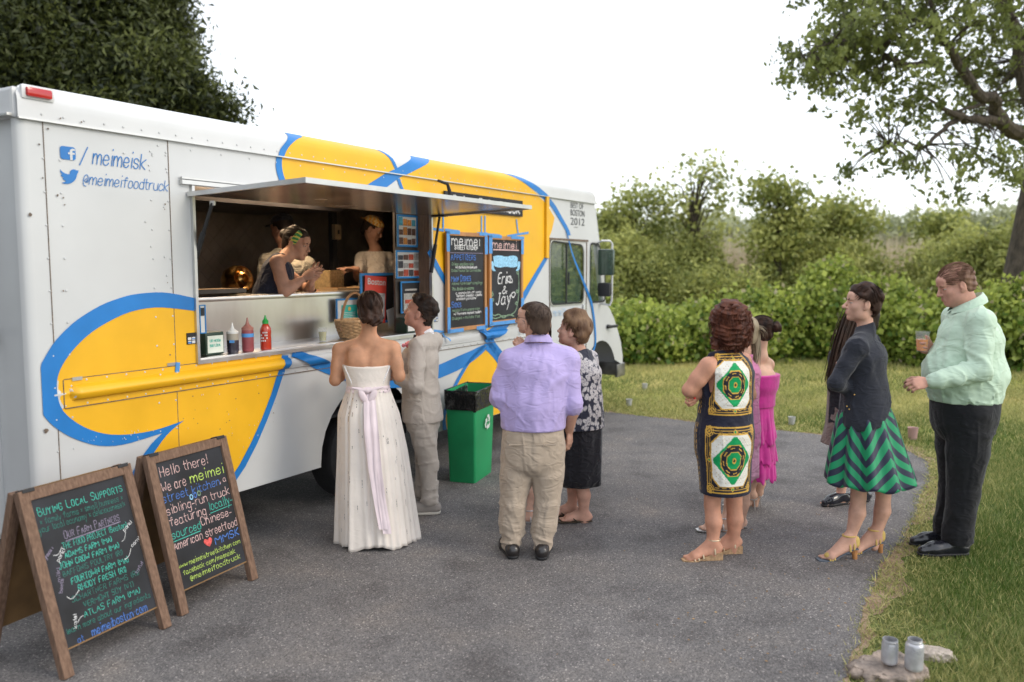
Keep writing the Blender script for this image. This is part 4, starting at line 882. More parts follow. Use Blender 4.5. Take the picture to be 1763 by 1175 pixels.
L1=[('meimei',.868,.078,'w',.80,.013,.06),('STREET KITCHEN',.825,.035,'w',.66,.010,.14),('Appetizers',.72,.055,'b',.70,.010,.04),('Crispy scallion rolls',.665,.022,'s',.62,.006,.06),('w/ charleston braised pork',.635,.020,'w',.62,.006,.16),('Chilled Peanut Dan Dan noodles',.600,.022,'s',.85,.005,.05),
('Main Dishes',.505,.05,'b',.55,.010,.04),('Adams Farm beef dumplings',.47,.022,'s',.88,.005,.06),('The double awesome',.415,.026,'s',.62,.006,.06),('a sandwich of oozy',.375,.02,'w',.74,.006,.16),('Vermont cheddar + pesto',.345,.02,'w',.74,.006,.18),('scallion pancake',.315,.02,'w',.56,.006,.18),
('Sides',.245,.045,'b',.26,.010,.05),('Magical Farm greens slaw',.20,.022,'s',.80,.005,.06),('w/ Farmers market radish',.165,.020,'w',.80,.006,.10),('Chickpea + Maitake fries',.12,.022,'s',.80,.005,.06)]
for s,y,h,c,wf,th,x in L1: line(b1,Mx,s,.05+x*wv*.9,y*hv,h*hv*1.2,c,width=wf*(wv-.08),thick=th,smallcaps=s in('Appetizers','Main Dishes','Sides'))
q=MB(); q.box((0,-.0085,.79*hv),(wv*.42,.0008,.003)); q.build('chalk_rule',CH['v'],b1)
b2,Mx2,wv2,hv2,o2=menuboard([(836,405),(894,410),(894,551),(836,562)],'slate board congratulating the couple with chalk vines, right of its pair')
for s,y,h,c,wf,th,x in [('meimei',.865,.066,'p',.80,.012,.03)]: line(b2,Mx2,s,.05+x*wv2,y*hv2,h*hv2*1.2,c,width=wf*(wv2-.08),thick=th)
q=MB(); q.box((0,-.0085,.845*hv2),(wv2*.38,.0008,.006)); q.build('chalk_rule',CH['p'],b2)
def flat(root,Mx,P,m,name,z=.0008,sm=1):
    P=smoothp(P+[P[0]],sm)[:-1] if sm else P; q=MB(); tr=geometry.tessellate_polygon([[Vector((a,b,0)) for a,b in P]]); q.add([Mx@Vector((a,b,z)) for a,b in P],[t for t in tr]); return q.build(name,m,root)
def W(l): return [(a*wv2,b*hv2) for a,b in l]
flat(b2,Mx2,W([(.13,.77),(.3,.785),(.5,.765),(.7,.785),(.86,.77),(.85,.70),(.86,.655),(.68,.64),(.5,.655),(.3,.64),(.14,.66),(.15,.70)]),CH['l'],'chalk_ribbon')
flat(b2,Mx2,W([(.06,.71),(.14,.72),(.14,.64),(.22,.60),(.08,.61)]),CH['l'],'chalk_ribbon'); flat(b2,Mx2,W([(.94,.71),(.86,.72),(.86,.64),(.78,.60),(.92,.61)]),CH['l'],'chalk_ribbon')
q=MB(); stroke_text(q,'CONGRATULATIONS',Mx2@Matrix.Translation((.17*wv2,.685*hv2,.0016)),.05*hv2,width=.66*wv2,thick=.006); q.build('chalk_line',mat('blue_chalk_dark',(.10,.26,.42),.9),b2)
for s,x,y,h,wf,th in [('Erin',.25,.46,.12,.36,.016),('&',.38,.345,.085,.13,.014),('Jay',.20,.22,.13,.42,.016)]: line(b2,Mx2,s,x*wv2,y*hv2,h*hv2,'w',width=wf*wv2,thick=th,slant=.25,sm=3,jit=.02)
def squig(root,Mx,P,th,c,name='chalk_line',it=3):
    q=MB(); P=smoothp(P,it); n=len(P)
    PP=[Vector(p) for p in P]; b=0
    for i,p in enumerate(PP):
        t=(PP[min(i+1,n-1)]-PP[max(i-1,0)]).normalized(); nn=Vector((-t.y,t.x)); w2=th/2*(.8+.4*random.random()); q.V.append(tuple(Mx@Vector((p.x+nn.x*w2,p.y+nn.y*w2,.0012)))); q.V.append(tuple(Mx@Vector((p.x-nn.x*w2,p.y-nn.y*w2,.0012))))
    q.F=[(i*2,i*2+1,i*2+3,i*2+2) for i in range(n-1)]; return q.build(name,CH[c],root)
squig(b2,Mx2,W([(.62,.55),(.72,.47),(.60,.47),(.50,.50)]),.014,'w'); squig(b2,Mx2,W([(.60,.30),(.72,.36),(.80,.34),(.72,.28),(.66,.32)]),.012,'w')
squig(b2,Mx2,W([(.88,.62),(.90,.45),(.88,.25),(.80,.12),(.6,.08),(.4,.09),(.2,.06),(.10,.08)]),.012,'s'); squig(b2,Mx2,W([(.08,.15),(.14,.09),(.3,.12),(.42,.05),(.55,.10),(.75,.07)]),.012,'s'); squig(b2,Mx2,W([(.10,.20),(.07,.30),(.11,.38)]),.010,'s')
for fx,fy in ((.86,.58),(.84,.36),(.82,.22),(.10,.34),(.11,.28)):
    squig(b2,Mx2,W([(fx-.04,fy),(fx,fy+.02),(fx+.04,fy),(fx,fy-.02),(fx-.04,fy)]),.012,'s')
# blue tape round the boards
def tape(l,w_=.035,name='tape_strip'):
    band(l,[w_,w_],name,lift=.0475 if False else .008,m=M_tape,it=0)
for l in ([(742,394),(763,397)],[(765,396),(790,399)],[(820,402),(860,406)],[(872,407),(909,401)],[(762,365),(762,396)],[(828,372),(828,401)],[(834,372),(834,401)],[(888,378),(891,402)],[(741,569),(763,572)],[(760,572),(766,587)],[(832,560),(832,575)],[(832,563),(845,562)],[(893,560),(895,575)]): tape(l,.022)
def btape(root,wv,hv,segs):
    for x0,x1,z0,z1 in segs:
        q=MB(); q.box(((x0+x1)/2*wv-wv/2,-.0195,(z0+z1)/2*hv),((x1-x0)/2*wv,.0012,(z1-z0)/2*hv)); q.build('tape_strip',M_tape,root)
btape(b1,wv,hv,[(-.02,.055,.80,1.0),(-.02,.30,.975,1.01),(.80,1.01,.975,1.01),(.945,1.02,.78,.97),(.945,1.01,0,.22),(-.01,.06,.0,.25),(-.01,.38,-.01,.028),(.72,1.0,-.01,.028)])
btape(b2,wv2,hv2,[(-.02,.07,.80,1.0),(-.02,.34,.975,1.01),(.62,1.02,.975,1.01),(.93,1.01,.80,.97),(-.01,.07,.0,.30),(-.01,1.0,-.01,.03),(.93,1.02,0,.28)])
# poster strip half hidden behind the awning edge
p0=T(762,352);p1=T(896,372); 
q=MB(); pr=empty('sign_board',tuple(MT@Vector(((p0[0]+p1[0])/2,-.02,p1[1]-.02))),TR,'dark lettered sign strip high on the truck, behind the awning edge','sign'); hw=(p1[0]-p0[0])/2
q.box((0,0,.09),(hw,.008,.08)); q.build('slate',M_board,pr)
q=MB(); stroke_text(q,'SOCIAL FOOD TRUCK',Matrix(((1,0,0,-hw*.95),(0,0,1,-.010),(0,1,0,.04),(0,0,0,1))),.09,width=hw*1.85,thick=.018,jit=.05); q.build('chalk_line',CH['w'],pr)
# ================================================================ A-FRAME CHALKBOARDS
M_fw=mat('weathered_wood',(.13,.072,.045),.75,var=.4,vscale=16,stretch=(6,6,1),bump=.004,bscale=60,col2=(.24,.145,.095)); M_ply=mat('plywood_back',(.22,.125,.05),.7,var=.2,vscale=7)
def aframe(tl,tr,bl,br,label,yhint,lines,extra=None,back=.62):
    """four photo corners of the front leaf: feet stand on the ground, the leaf leans away"""
    BL=G(*bl,.0);BR=G(*br,.0)
    ax=(BR-BL).normalized(); wd=(BR-BL).length; nrm=Vector((ax.y,-ax.x,0))   # towards the viewer
    if nrm.y>0: nrm=-nrm
    # leaf top: point on ray of tl lying on the vertical plane containing BL and perpendicular to ax
    def top(px,base):
        d=ray(*px); o=Vector((0,0,CAMH)); k=(base-o).dot(ax)/d.dot(ax); return o+d*k
    t1=top(tl,BL); t2=top(tr,BR); 
    mid=(t1+t2)/2; bm_=(BL+BR)/2; up=(mid-bm_); up-=ax*up.dot(ax); Lh=up.length; u=up.normalized(); print(label[:20],'w',wd,'h',Lh,'lean',math.degrees(math.asin(max(-1,min(1,-u.dot(nrm))))))
    n_=ax.cross(u); 
    if n_.dot(nrm)<0: n_=-n_
    root=empty('chalkboard_stand',tuple(bm_),0,label,'chalkboard','folding chalkboards standing by the truck')
    M=Matrix.Identity(4)
    for i in range(3): M[i][0]=ax[i]; M[i][1]=u[i]; M[i][2]=n_[i]
    fwid=.052
    def bar(name,x0,x1,y0,y1,z0,z1,m,bev=.004,par=root,MM=M):
        q=MB(); q.box(((x0+x1)/2,(y0+y1)/2,(z0+z1)/2),((x1-x0)/2,(y1-y0)/2,(z1-z0)/2),bev=bev); q.V=[tuple(MM@Vector(v)) for v in q.V]; return q.build(name,m,par)
    h=wd/2; foot=.14*Lh
    bar('leg',-h,-h+fwid,0,Lh,-.02,.02,M_fw); bar('leg',h-fwid,h,0,Lh,-.02,.02,M_fw); bar('top_rail',-h+fwid,h-fwid,Lh-fwid,Lh,-.018,.018,M_fw)
    sl=bar('slate',-h+fwid-.008,h-fwid+.008,foot,Lh-fwid+.008,-.006,.004,M_board,0)
    bar('bottom_edge',-h+fwid,h-fwid,foot-.006,foot,-.006,.008,M_ply,0)
    # rear leaf mirrored about the hinge
    tp=Vector(mid-bm_); u2=(-nrm*-back*1.0+Vector((0,0,0)));  foot2=-nrm*(2*(-tp.dot(nrm)) if -tp.dot(nrm)>.08 else back); 
    d2=(foot2+ (tp-tp) - tp); d2=Vector((foot2.x-tp.x+ax.x*tp.dot(ax)*0,foot2.y-tp.y,-tp.z)); d2-=ax*d2.dot(ax); d2n=(-d2).normalized()
    n2=ax.cross(d2n); 
    if n2.dot(nrm)>0: n2=-n2
    M2=Matrix.Identity(4)
    for i in range(3): M2[i][0]=ax[i]; M2[i][1]=d2n[i]; M2[i][2]=n2[i]; M2[i][3]=(tp+d2-nrm*.03)[i]
    L2=d2.length-.01
    bar('rear_leg',-h,-h+fwid,0,L2,-.02,.02,M_fw,MM=M2); bar('rear_leg',h-fwid,h,0,L2,-.02,.02,M_fw,MM=M2); bar('rear_panel',-h+.01,h-.01,foot,L2-.01,.021,.028,M_ply,0,MM=M2)
    for sx_ in (-1,1):
        bar('hinge',sx_*(h-.05)-.03,sx_*(h-.05)+.03,Lh-.012,Lh+.006,-.03,.024,M_black,.002)
    Mx=M@Matrix.Translation((-h+fwid,foot,.0055)); iw=wd-2*fwid; ih=Lh-fwid-foot
    for s,x,y,hh,c,wf,th,*k in lines:
        kk=k[0] if k else {}
        q=MB(); stroke_text(q,s,Mx@Matrix.Translation((x*iw,y*ih,0))@Matrix.Rotation(R(kk.pop('rot',0)),4,'Z'),hh*ih*.92,wf*iw,th*.46,jit=.045,seed=int(y*1000),**kk); q.build('chalk_line',CH[c],root)
    if extra: extra(root,Mx,iw,ih)
    return root
t1=[('Buying Local Supports',.05,.885,.062,'t',.90,.007,dict(smallcaps=True)),('* family farms * small business *',.05,.825,.045,'T',.88,.0045),('your local economy * deliciousness!*',.02,.775,.045,'T',.92,.0045),('Our Farm Partners',.24,.69,.060,'v',.60,.007,dict(smallcaps=True)),
('THE FOOD PROJECT (Boston)',.20,.625,.045,'t',.70,.005),('ADAMS FARM (MA)',.20,.565,.043,'t',.50,.007),('JOHN CROW FARM (MA)',.12,.505,.043,'t',.64,.007),('BAFFONIS POULTRY (RI)',.14,.450,.040,'T',.64,.005),('FOURTOWN FARM (MA)',.20,.385,.046,'t',.62,.007),('RHODY FRESH (RI)',.25,.325,.044,'t',.52,.007),
('SCHARTNER FARMS (RI)',.16,.268,.042,'T',.74,.005),('VERMONT SOY (VT)',.26,.205,.042,'T',.55,.006),('ATLAS FARM (MA)',.24,.145,.045,'t',.62,.006),('learn more about our ingredients',.04,.085,.042,'T',.92,.005),('at',.12,-.025+.03,.042,'b',.06,.005),('meimeiboston.com',.27,.005,.062,'b',.62,.008)]
def ex1(root,Mx,iw,ih):
    squig(root,Mx,[(.24*iw,.672*ih),(.5*iw,.675*ih),(.84*iw,.68*ih)],.006,'v',it=0)
    for i,(a,x,y,rr) in enumerate([('greens +',.02,.60,38),('pork!',.86,.60,30),('pork!',.13,.555,45),('corn!',.90,.475,25),('milk!',.10,.43,80),('beets',.09,.355,70),('kale!',.14,.10,75),('tofu!',.88,.28,40)]):
        q=MB(); stroke_text(q,a,Mx@Matrix.Translation((x*iw,y*ih,0))@Matrix.Rotation(R(rr),4,'Z'),.024*ih,.12*iw,.0028,jit=.05,seed=i); q.build('chalk_line',CH['w' if i in(1,2,3,6) else 'v'],root)
    for P in ([(.09,.61),(.14,.60),(.19,.645)],[(.80,.54),(.84,.55),(.87,.60)],[(.78,.41),(.84,.42),(.88,.47)],[(.12,.32),(.16,.285),(.25,.33)],[(.16,.13),(.19,.155),(.23,.16)]): squig(root,Mx,[(a*iw,b*ih) for a,b in P],.0028,'w',it=2)
af1=aframe((26,851),(220,797),(107,1172),(292,1078),'chalkboard stand listing farm partners in green chalk, nearest the camera',0,t1,ex1)
t2=[('Hello there!',.05,.885,.082,'p',.70,.008),('We are',.03,.765,.085,'p',.34,.008),('meimei',.44,.775,.085,'g',.52,.011),('street kitchen',.0,.685,.072,'b',.86,.008),(', a',.87,.70,.05,'p',.10,.007),('sibling-run truck',.02,.588,.072,'p',.96,.008),('featuring',.03,.495,.072,'p',.53,.008),('locally-',.62,.510,.072,'t',.38,.008),
('sourced',.02,.400,.070,'t',.42,.008),('Chinese-',.46,.415,.070,'p',.48,.008),('American streetfood',.02,.315,.068,'p',.97,.008),('MMSK',.60,.232,.066,'b',.38,.012),('www.meimeistreetkitchen.com',.0,.165,.04,'g',.97,.0055),('facebook.com/meimeisk',.06,.105,.04,'g',.80,.0055),('@meimeifoodtruck',.14,.045,.044,'g',.78,.006)]
def ex2(root,Mx,iw,ih):
    flat(root,Mx,[(a*iw,b*ih) for a,b in [(.50,.235),(.44,.27),(.43,.295),(.46,.31),(.495,.29),(.53,.31),(.56,.295),(.55,.265)]],CH['r'],'chalk_heart')
    for a,b,c in ((.40,.655,'l'),(.46,.66,'b'),(.52,.665,'s')): squig(root,Mx,[((a+dx)*iw,(b+dy)*ih) for dx,dy in ((-.02,0),(-.02,.02),(.0,.03),(.02,.02),(.02,0),(0,-.012),(-.02,0))],.006,c,it=2)
    squig(root,Mx,[(.62*iw,.488*ih),(.97*iw,.495*ih)],.004,'t',it=0); squig(root,Mx,[(.02*iw,.378*ih),(.42*iw,.383*ih)],.004,'t',it=0)
af2=aframe((240,786),(392,751),(309,1062),(441,996),'chalkboard stand greeting guests with Hello there, right of its pair',0,t2,ex2)
# ================================================================ RECYCLING BIN
M_green=mat('green_plastic',(.015,.31,.11),.42,var=.1,vscale=4); M_bag=mat('black_bin_liner',(.012,.013,.013),.22,var=.2,vscale=10,bump=.02,bscale=14,spec=.7); M_wmark=mat('white_print',(.72,.74,.72),.5)
bA=G(789,822);bB=G(818,834);bC=G(857,806)
# bottom corners seen: left (789,825), near (815,833), right (856,812)
e1=(bB-bA); e2=(bC-bB); ang=math.atan2(e2.y,e2.x); Lx=max(.34,min(e2.length,.5))
Lx=.27; Ly=.47
def binM(): pass
root=empty('recycling_bin',tuple(bB),0,'green recycling bin with black liner between the couple and purple shirt man','bin')
ux=(bC-bB).normalized(); uy=(bA-bB); uy-=ux*uy.dot(ux); uy.normalize(); Lr=.46; Ll=.25; print('BIN',Lr,Ll,'angle between',math.degrees(e1.angle(e2)))
top1=T; hB=PY(822,688,(bB.y))[2]; tC=PY(858,690,bC.y); print('bin h',hB)
hB=.80
def bq(x,y,z,s): # box corners with flare s
    cx_,cy_=Lr/2,Ll/2; p=ux*(cx_+(x-.5)*Lr*s)+uy*(cy_+(y-.5)*Ll*s); return Vector((p.x,p.y,z))
mb=MB(); n=6
rings=[(0,.94),(.01,.96),(hB*.97,1.12),(hB*.97,1.17),(hB,1.18)]
def rr_ring(z,s,nn=5,rad=.08):
    P=rrect([(0,0),(1,0),(1,1),(0,1)],rad,nn); return [bq(a,b,z,s) for a,b in P]
def loft(mb,rs,cap0=True,cap1=False,flip=False):
    n=len(rs[0]); b=len(mb.V)
    for r in rs: mb.V+=[tuple(p) for p in r]
    for i in range(len(rs)-1):
        for k in range(n):
            k2=(k+1)%n; f=(b+i*n+k,b+i*n+k2,b+(i+1)*n+k2,b+(i+1)*n+k); mb.F.append(f[::-1] if flip else f)
    if cap0: mb.F.append(tuple(b+k for k in range(n-1,-1,-1)))
    if cap1: mb.F.append(tuple(b+(len(rs)-1)*n+k for k in range(n)))
loft(mb,[rr_ring(z,s) for z,s in rings]+[rr_ring(hB,1.10),rr_ring(.3,.96)]); mb.build('body',M_green,root,True)
mb=MB(); rb=np.random.default_rng(3)
def jr(z,s,a,zj=0): return [p+Vector((rb.normal(0,a),rb.normal(0,a),rb.normal(0,zj))) for p in rr_ring(z,s,6)]
loft(mb,[jr(hB*.79,1.10,.003,.012),jr(hB*.80,1.12,.005),jr(hB*.86,1.145,.007),jr(hB*.92,1.165,.006),jr(hB*.985,1.20,.003),jr(hB+.008,1.20,.002,.003),jr(hB+.006,1.13,.003),jr(hB-.04,1.08,.010),jr(hB-.12,1.02,.014),jr(hB-.22,.8,.02)],False,True); mb.build('bin_liner',M_bag,root,True)
# recycling mark : three bent arrows on the right face
fc=(ux*(Lr*.55)+uy*(Ll*(.5-.5*1.10))+Vector((0,0,hB*.62))); nface=-uy; slope=.0
mb=MB()
for k in range(3):
    a0=R(90+120*k)
    A1=[(.0,.052),(.028,.052),(.045,.025),(.056,.030),(.046,-.004),(.012,.004),(.024,.012),(.012,.034),(-.012,.034)]
    Mr=Matrix.Rotation(R(120*k),3,'Z'); P=[Mr@Vector((a-.008,b+.002,0)) for a,b in A1]
    pts=[fc+ux*p.x*1.25+Vector((0,0,p.y*1.25))+nface*(.014+ (p.y*1.25)*.06) for p in P]
    tr=geometry.tessellate_polygon([[Vector((p.x,p.y,0)) for p in P]]); mb.add(pts,[t for t in tr])
mb.build('recycling_mark',M_wmark,root)
# ================================================================ JARS, ROCK, CUPS
def rock(px,py,sx,sy,sz,rz,label,seed,m,name='rock'):
    c=G(px,py); bm=bmesh.new(); bmesh.ops.create_icosphere(bm,subdivisions=5,radius=1); rr=np.random.default_rng(seed); ks=rr.normal(size=(9,3))*2.0; ph=rr.uniform(0,6.28,9)
    for v in bm.verts:
        p=np.array(v.co); d=1+.085*sum((abs(math.sin(k@p*(1+i*.45)+f))*2-1)/(1+i*.35) for i,(k,f) in enumerate(zip(ks,ph))); v.co=Vector((v.co.x*d*sx,v.co.y*d*sy,max(-.3,min(v.co.z*d,.55+.1*math.sin(v.co.x*3)))*sz*1.5))
    me=bpy.data.meshes.new(name); bm.to_mesh(me); bm.free(); me.materials.append(m); me.polygons.foreach_set('use_smooth',[True]*len(me.polygons)); o=bpy.data.objects.new(name,me); COL.objects.link(o); o.location=c; o.rotation_euler=(0,0,R(rz)); return tag(o,label,'rock')
M_rock=mat('granite_rock',(.15,.125,.11),.85,vscale=16,col2=(.42,.33,.27),det=9,bump=.012,bscale=45); M_rock2=mat('pale_rock',(.30,.25,.21),.85,vscale=18,col2=(.55,.47,.40),det=8,bump=.01,bscale=50)
rock(1530,1160,.165,.115,.060,8,'rough brown granite rock carrying two silver jars, lower right',3,M_rock); rock(1603,1128,.095,.05,.035,-28,'paler flat rock tucked behind the taller silver jar',5,M_rock2)
M_jar=mat('silver_sprayed_glass',(.50,.50,.53),.32,.35,var=.25,vscale=14,rvar=.15,coat=.4)
def jar(px,py,z,r,h,neck,label):
    c=G(px,py,z); root=empty('glass_jar',tuple(c),0,label,'jar','silver jars on the rock')
    q=MB(); pr=[(.0,.003),(r*.85,.0),(r,.008),(r*1.0,h*.12),(r,h*(.80 if neck else .80)),(r*(.93),h*.85),(r*(.78 if neck else .9),h*.885),(r*(.76 if neck else .9),h*.93),(r*(.80 if neck else .94),h*.94),(r*(.76 if neck else .9),h*.955),(r*(.79 if neck else .93),h*.97),(r*(.77 if neck else .91),h),(r*(.70 if neck else .84),h),(r*(.69 if neck else .83),h*.86),(r*.9,h*.7),(r*.9,.015),(0,.012)]
    q.lathe(pr,n=32); q.build('glass_body',M_jar,root,True)
    q=MB(); q.lathe([(r*.88,.013),(r*.88,.028),(0,.030)],n=20); q.build('wax',mat('beeswax',(.45,.34,.15),.6),root,True)
jar(1531,1141,.06,.036,.112,False,'shorter wide-mouthed silver jar, left one on the rock'); jar(1573,1152,.06,.039,.140,True,'taller silver jar with narrower neck, right one on the rock')
M_cupw=mat('frosted_plastic',(.62,.62,.62),.35,var=.1,trans=.4)
for px,py,lab,cc in [(1083,699,'small white votive cup on lawn nearest the truck bumper',None),(1110,671,'small white votive cup on lawn behind and right of another',None),(1363,731,'small white votive cup at the driveway edge right of magenta dress',None),(1327,699,'small white votive cup on lawn beside the magenta bodice',None)]:
    c=G(px,py); root=empty('votive_cup',tuple(c),0,lab,'cup','votive cups along the lawn'); q=MB(); s=.8
    q.lathe([(.0,.004),(.030,0),(.034,.01),(.042,.085),(.044,.09),(.039,.088),(.031,.012),(0,.010)],n=18); q.build('cup_wall',M_cupw,root,True)
c=G(1571,757); root=empty('votive_cup',tuple(c),0,'pinkish plastic cup on lawn right of the striped skirt','cup','votive cups along the lawn'); q=MB(); q.lathe([(.0,.004),(.040,0),(.044,.01),(.054,.125),(.056,.13),(.051,.127),(.041,.012),(0,.010)],n=18); q.build('cup_wall',mat('pink_plastic',(.62,.40,.38),.4,trans=.3),root,True)
# ================================================================ COUNTER ITEMS
ZC=WB+.013
def K(px,py,z=None): # pixel -> truck-space point on the counter surface
    o=MTi@Vector((0,0,CAMH)); d=MTi.to_3x3()@ray(px,py); zz=ZC if z is None else z; k=(zz-o.z)/d.z; return o+d*k
def Kw(px,py,z=None):
    p=K(px,py,z); 
    p.y=max(.0,min(p.y,.36)) ; return MT@p
def Ky(px,yy,py=600):  # counter point under pixel column px at inward depth yy
    o=MTi@Vector((0,0,CAMH)); d=MTi.to_3x3()@ray(px,py); k=(yy-o.y)/d.y; p=o+d*k; p.z=ZC; return MT@p
print('CZ',ZC,'ledge',ZL, [tuple(round(a,2) for a in K(px,py)) for px,py in ((401,612),(427,608),(457,604),(360,610),(555,588))])
def ctop(px,py,pt,yy): return T(px,pt,yy)[1]-ZC
def bottle(px,yy,wpx,ptop,kind,label,mbody,mcap):
    c=Ky(px,yy); D=c.y; r=wpx/2/FPX*D*1.0; h=max(.12,ctop(px,0,ptop,yy)); root=empty('squeeze_bottle' if kind!='s' else 'sauce_bottle',tuple(c),0,label,'bottle','sauce bottles on the serving counter')
    q=MB(); q.lathe([(0,0),(r*.95,0),(r,.01),(r,h*.60),(r*.92,h*.66),(r*.55,h*.72)] if kind!='s' else [(0,0),(r*.95,0),(r,.01),(r*.98,h*.28),(r*.93,h*.42),(r,h*.52),(r*.95,h*.62),(r*.6,h*.72),(r*.45,h*.76)],n=20); b=q.build('bottle_body',mbody,root,True)
    q=MB(); q.lathe([(r*1.0,h*.63),(r*1.02,h*.70),(r*.7,h*.74),(r*.35,h*.80),(r*.2,h*.90),(r*.1,h)] if kind!='s' else [(r*.55,h*.75),(r*.55,h*.84),(r*.3,h*.88),(r*.2,h*.94),(r*.12,h)],n=14); q.build('cap',mcap,root,True)
    return root,r,h
M_wcap=mat('white_cap',(.72,.72,.70),.4); M_soy=mat('soy_bottle',(.03,.025,.04),.25,coat=.5,var=.2); M_plum=mat('plum_sauce',(.28,.06,.07),.4); M_pcap=mat('plum_cap',(.38,.16,.13),.4); M_srir=mat('red_sauce',(.50,.035,.012),.25,coat=.6); M_gcap=mat('green_cap',(.02,.35,.06),.35)
r1,rr1,h1=bottle(401,.10,20,556,'q','squeeze bottle with white nozzle holding dark sauce',M_soy,M_wcap)
q=MB(); q.lathe([(rr1*1.015,h1*.42),(rr1*1.015,h1*.64)],n=20); q.build('clear_band',mat('cloudy_plastic',(.38,.34,.28),.35),r1,True); q=MB(); q.box((.2*rr1,-rr1*1.0,h1*.38),(rr1*.4,.003,h1*.045)); q.build('tape_label',M_tape,r1)
r2,rr2,h2=bottle(427,.08,20,547,'q','plum coloured squeeze bottle with blue tape label, middle of three',M_plum,M_pcap); q=MB(); q.lathe([(rr2*1.03,h2*.42),(rr2*1.03,h2*.53)],n=20); q.build('tape_label',M_tape,r2,True)
r3,rr3,h3=bottle(458,.06,19,543,'s','clear chili sauce bottle with bright green cap',M_srir,M_gcap)
q=MB()
for k,(a,z) in enumerate([(a,z) for z in (.50,.42,.34,.26) for a in (-.5,-.15,.2,.5)]):
    if (k*7)%5==0: continue
    ang=R(-90)+a+math.atan2(-1,0)*0; q.box((rr3*1.03*math.sin(a),-rr3*1.03*math.cos(a),h3*z),(rr3*.10,.001,h3*.022),Matrix.Rotation(a,4,'Z'))
q.lathe([(rr3*.55,h3*.30),(rr3*.55,h3*.31)],(0,-.0,0),n=4)
q.build('white_print',M_wmark,r3)
# napkin dispenser with taped note
c=Ky(360,.10); root=empty('napkin_dispenser',tuple(c),TR,'dark green napkin dispenser with handwritten white note by window edge','napkin box'); M_dg=mat('dark_green_metal',(.01,.035,.02),.4)
q=MB(); q.box((.02,.05,.075),(.075,.085,.075),bev=.015); q.build('box_body',M_dg,root,True); q=MB(); q.box((.02,-.037,.07),(.062,.002,.055)); nt_=q.build('paper_note',mat('note_paper',(.66,.70,.62),.8),root)
q=MB(); stroke_text(q,'UR NEIGH',Matrix(((1,0,0,-.025),(0,0,1,-.0405),(0,1,0,.085),(0,0,0,1))),.016,.085,.003,jit=.05); stroke_text(q,'BOR LOCAL',Matrix(((1,0,0,-.025),(0,0,1,-.0405),(0,1,0,.055),(0,0,0,1))),.016,.085,.003,jit=.05); q.build('note_writing',CH['t'],nt_)
def cup(c,r,h,label,liq=None,lm=None,name='plastic_cup',grp=None):
    root=empty(name,tuple(c),0,label,'cup',grp); q=MB(); q.lathe([(0,.002),(r*.72,0),(r*.74,.004),(r,h),(r*1.04,h),(r*1.03,h-.004),(r*.97,h-.003),(r*.71,.006),(0,.006)],n=24); q.build('cup_wall',M_clear,root,True)
    if liq: q=MB(); q.lathe([(r*.70,.006),(r*(.70+.26*liq),h*liq),(0,h*liq)],n=20); q.build('drink',lm,root,True)
    return root
M_clear=mat('clear_plastic',(.60,.63,.63),.12,alpha=.13,spec=.8,coat=.6,rvar=.04)
cup(Ky(372,.24),.035,.085,'empty clear plastic cup beside the napkin dispenser'); 
cup(Ky(556,.12),.034,.105,'clear plastic cup of pale lemonade at the left of the basket',.7,mat('lemonade',(.52,.50,.25),.15,alpha=.8),)
# basket with arched handle
c=Ky(612,.13); D=c.y; root=empty('wicker_basket',tuple(c),TR,'round wicker basket with tall hoop handle on the counter','basket'); M_wick=mat('wicker',(.46,.29,.15),.6,var=.25,vscale=40)
rb_=.17; hb=.13; mb=MB()
for j in range(11):
    z=.01+j*hb/10; rad=rb_*(.75+.25*math.sin(j/10*1.4)); P=[]
    for k in range(49):
        a=2*math.pi*k/48; P.append((math.cos(a)*(rad+.005*(1 if (k//2+j)%2 else -1)),math.sin(a)*(rad+.005*(1 if (k//2+j)%2 else -1))*.8,z))
    mb.tube(P,.0085,5,False)
mb.build('basket_weave',M_wick,root,True)
mb=MB(); mb.tube([(math.cos(a)*rb_*1.0,math.sin(a)*rb_*.8,hb+.005) for a in np.linspace(0,2*math.pi,40)],.012,6,False); mb.build('basket_rim',M_wick,root,True)
mb=MB(); mb.tube([(math.cos(a)*rb_*.96,0,hb*.5+math.sin(a)*.29) for a in np.linspace(0,math.pi,24)],.011,6); mb.build('basket_handle',mat('brown_cane',(.30,.155,.07),.5,var=.2,vscale=30),root,True)
mb=MB(); mb.lathe([(0,.01),(rb_*.7,.01),(rb_*.9,hb*.6),(0,hb*.62)],n=16,sy=.8); mb.build('basket_lining',M_wick,root,True)
# posters and framed menus
M_paper=mat('paper_white',(.62,.61,.58),.7,var=.05); M_red=mat('magazine_red',(.62,.06,.04),.5,var=.08); M_teal=mat('teal_card',(.03,.42,.36),.55); M_frame=mat('blue_tape_frame',(.02,.20,.50),.55,var=.1)
def frame(px0,py0,px1,py1,y,label,name='framed_menu',tilt=0.0,inner=None,fw=.014,yaw=0.0,cat='frame',grp=None):
    a=T(px0,py1,y);b=T(px1,py0,y); w_=(b[0]-a[0]); h_=(b[1]-a[1]); c=MT@Vector(((a[0]+b[0])/2,y,a[1])); root=empty(name,tuple(c),TR+yaw,label,cat,grp)
    q=MB(); q.box((0,.004,h_/2),(w_/2-.001,.004,h_/2-.001)); q.build('backing',M_board if inner!='p' else M_paper,root)
    for (x0,x1,z0,z1) in ((-w_/2,-w_/2+fw,0,h_),(w_/2-fw,w_/2,0,h_),(-w_/2+fw,w_/2-fw,0,fw),(-w_/2+fw,w_/2-fw,h_-fw,h_)):
        q=MB(); q.box(((x0+x1)/2,-.001,(z0+z1)/2),((x1-x0)/2,.005,(z1-z0)/2)); q.build('frame_side',M_frame,root)
    return root,w_,h_
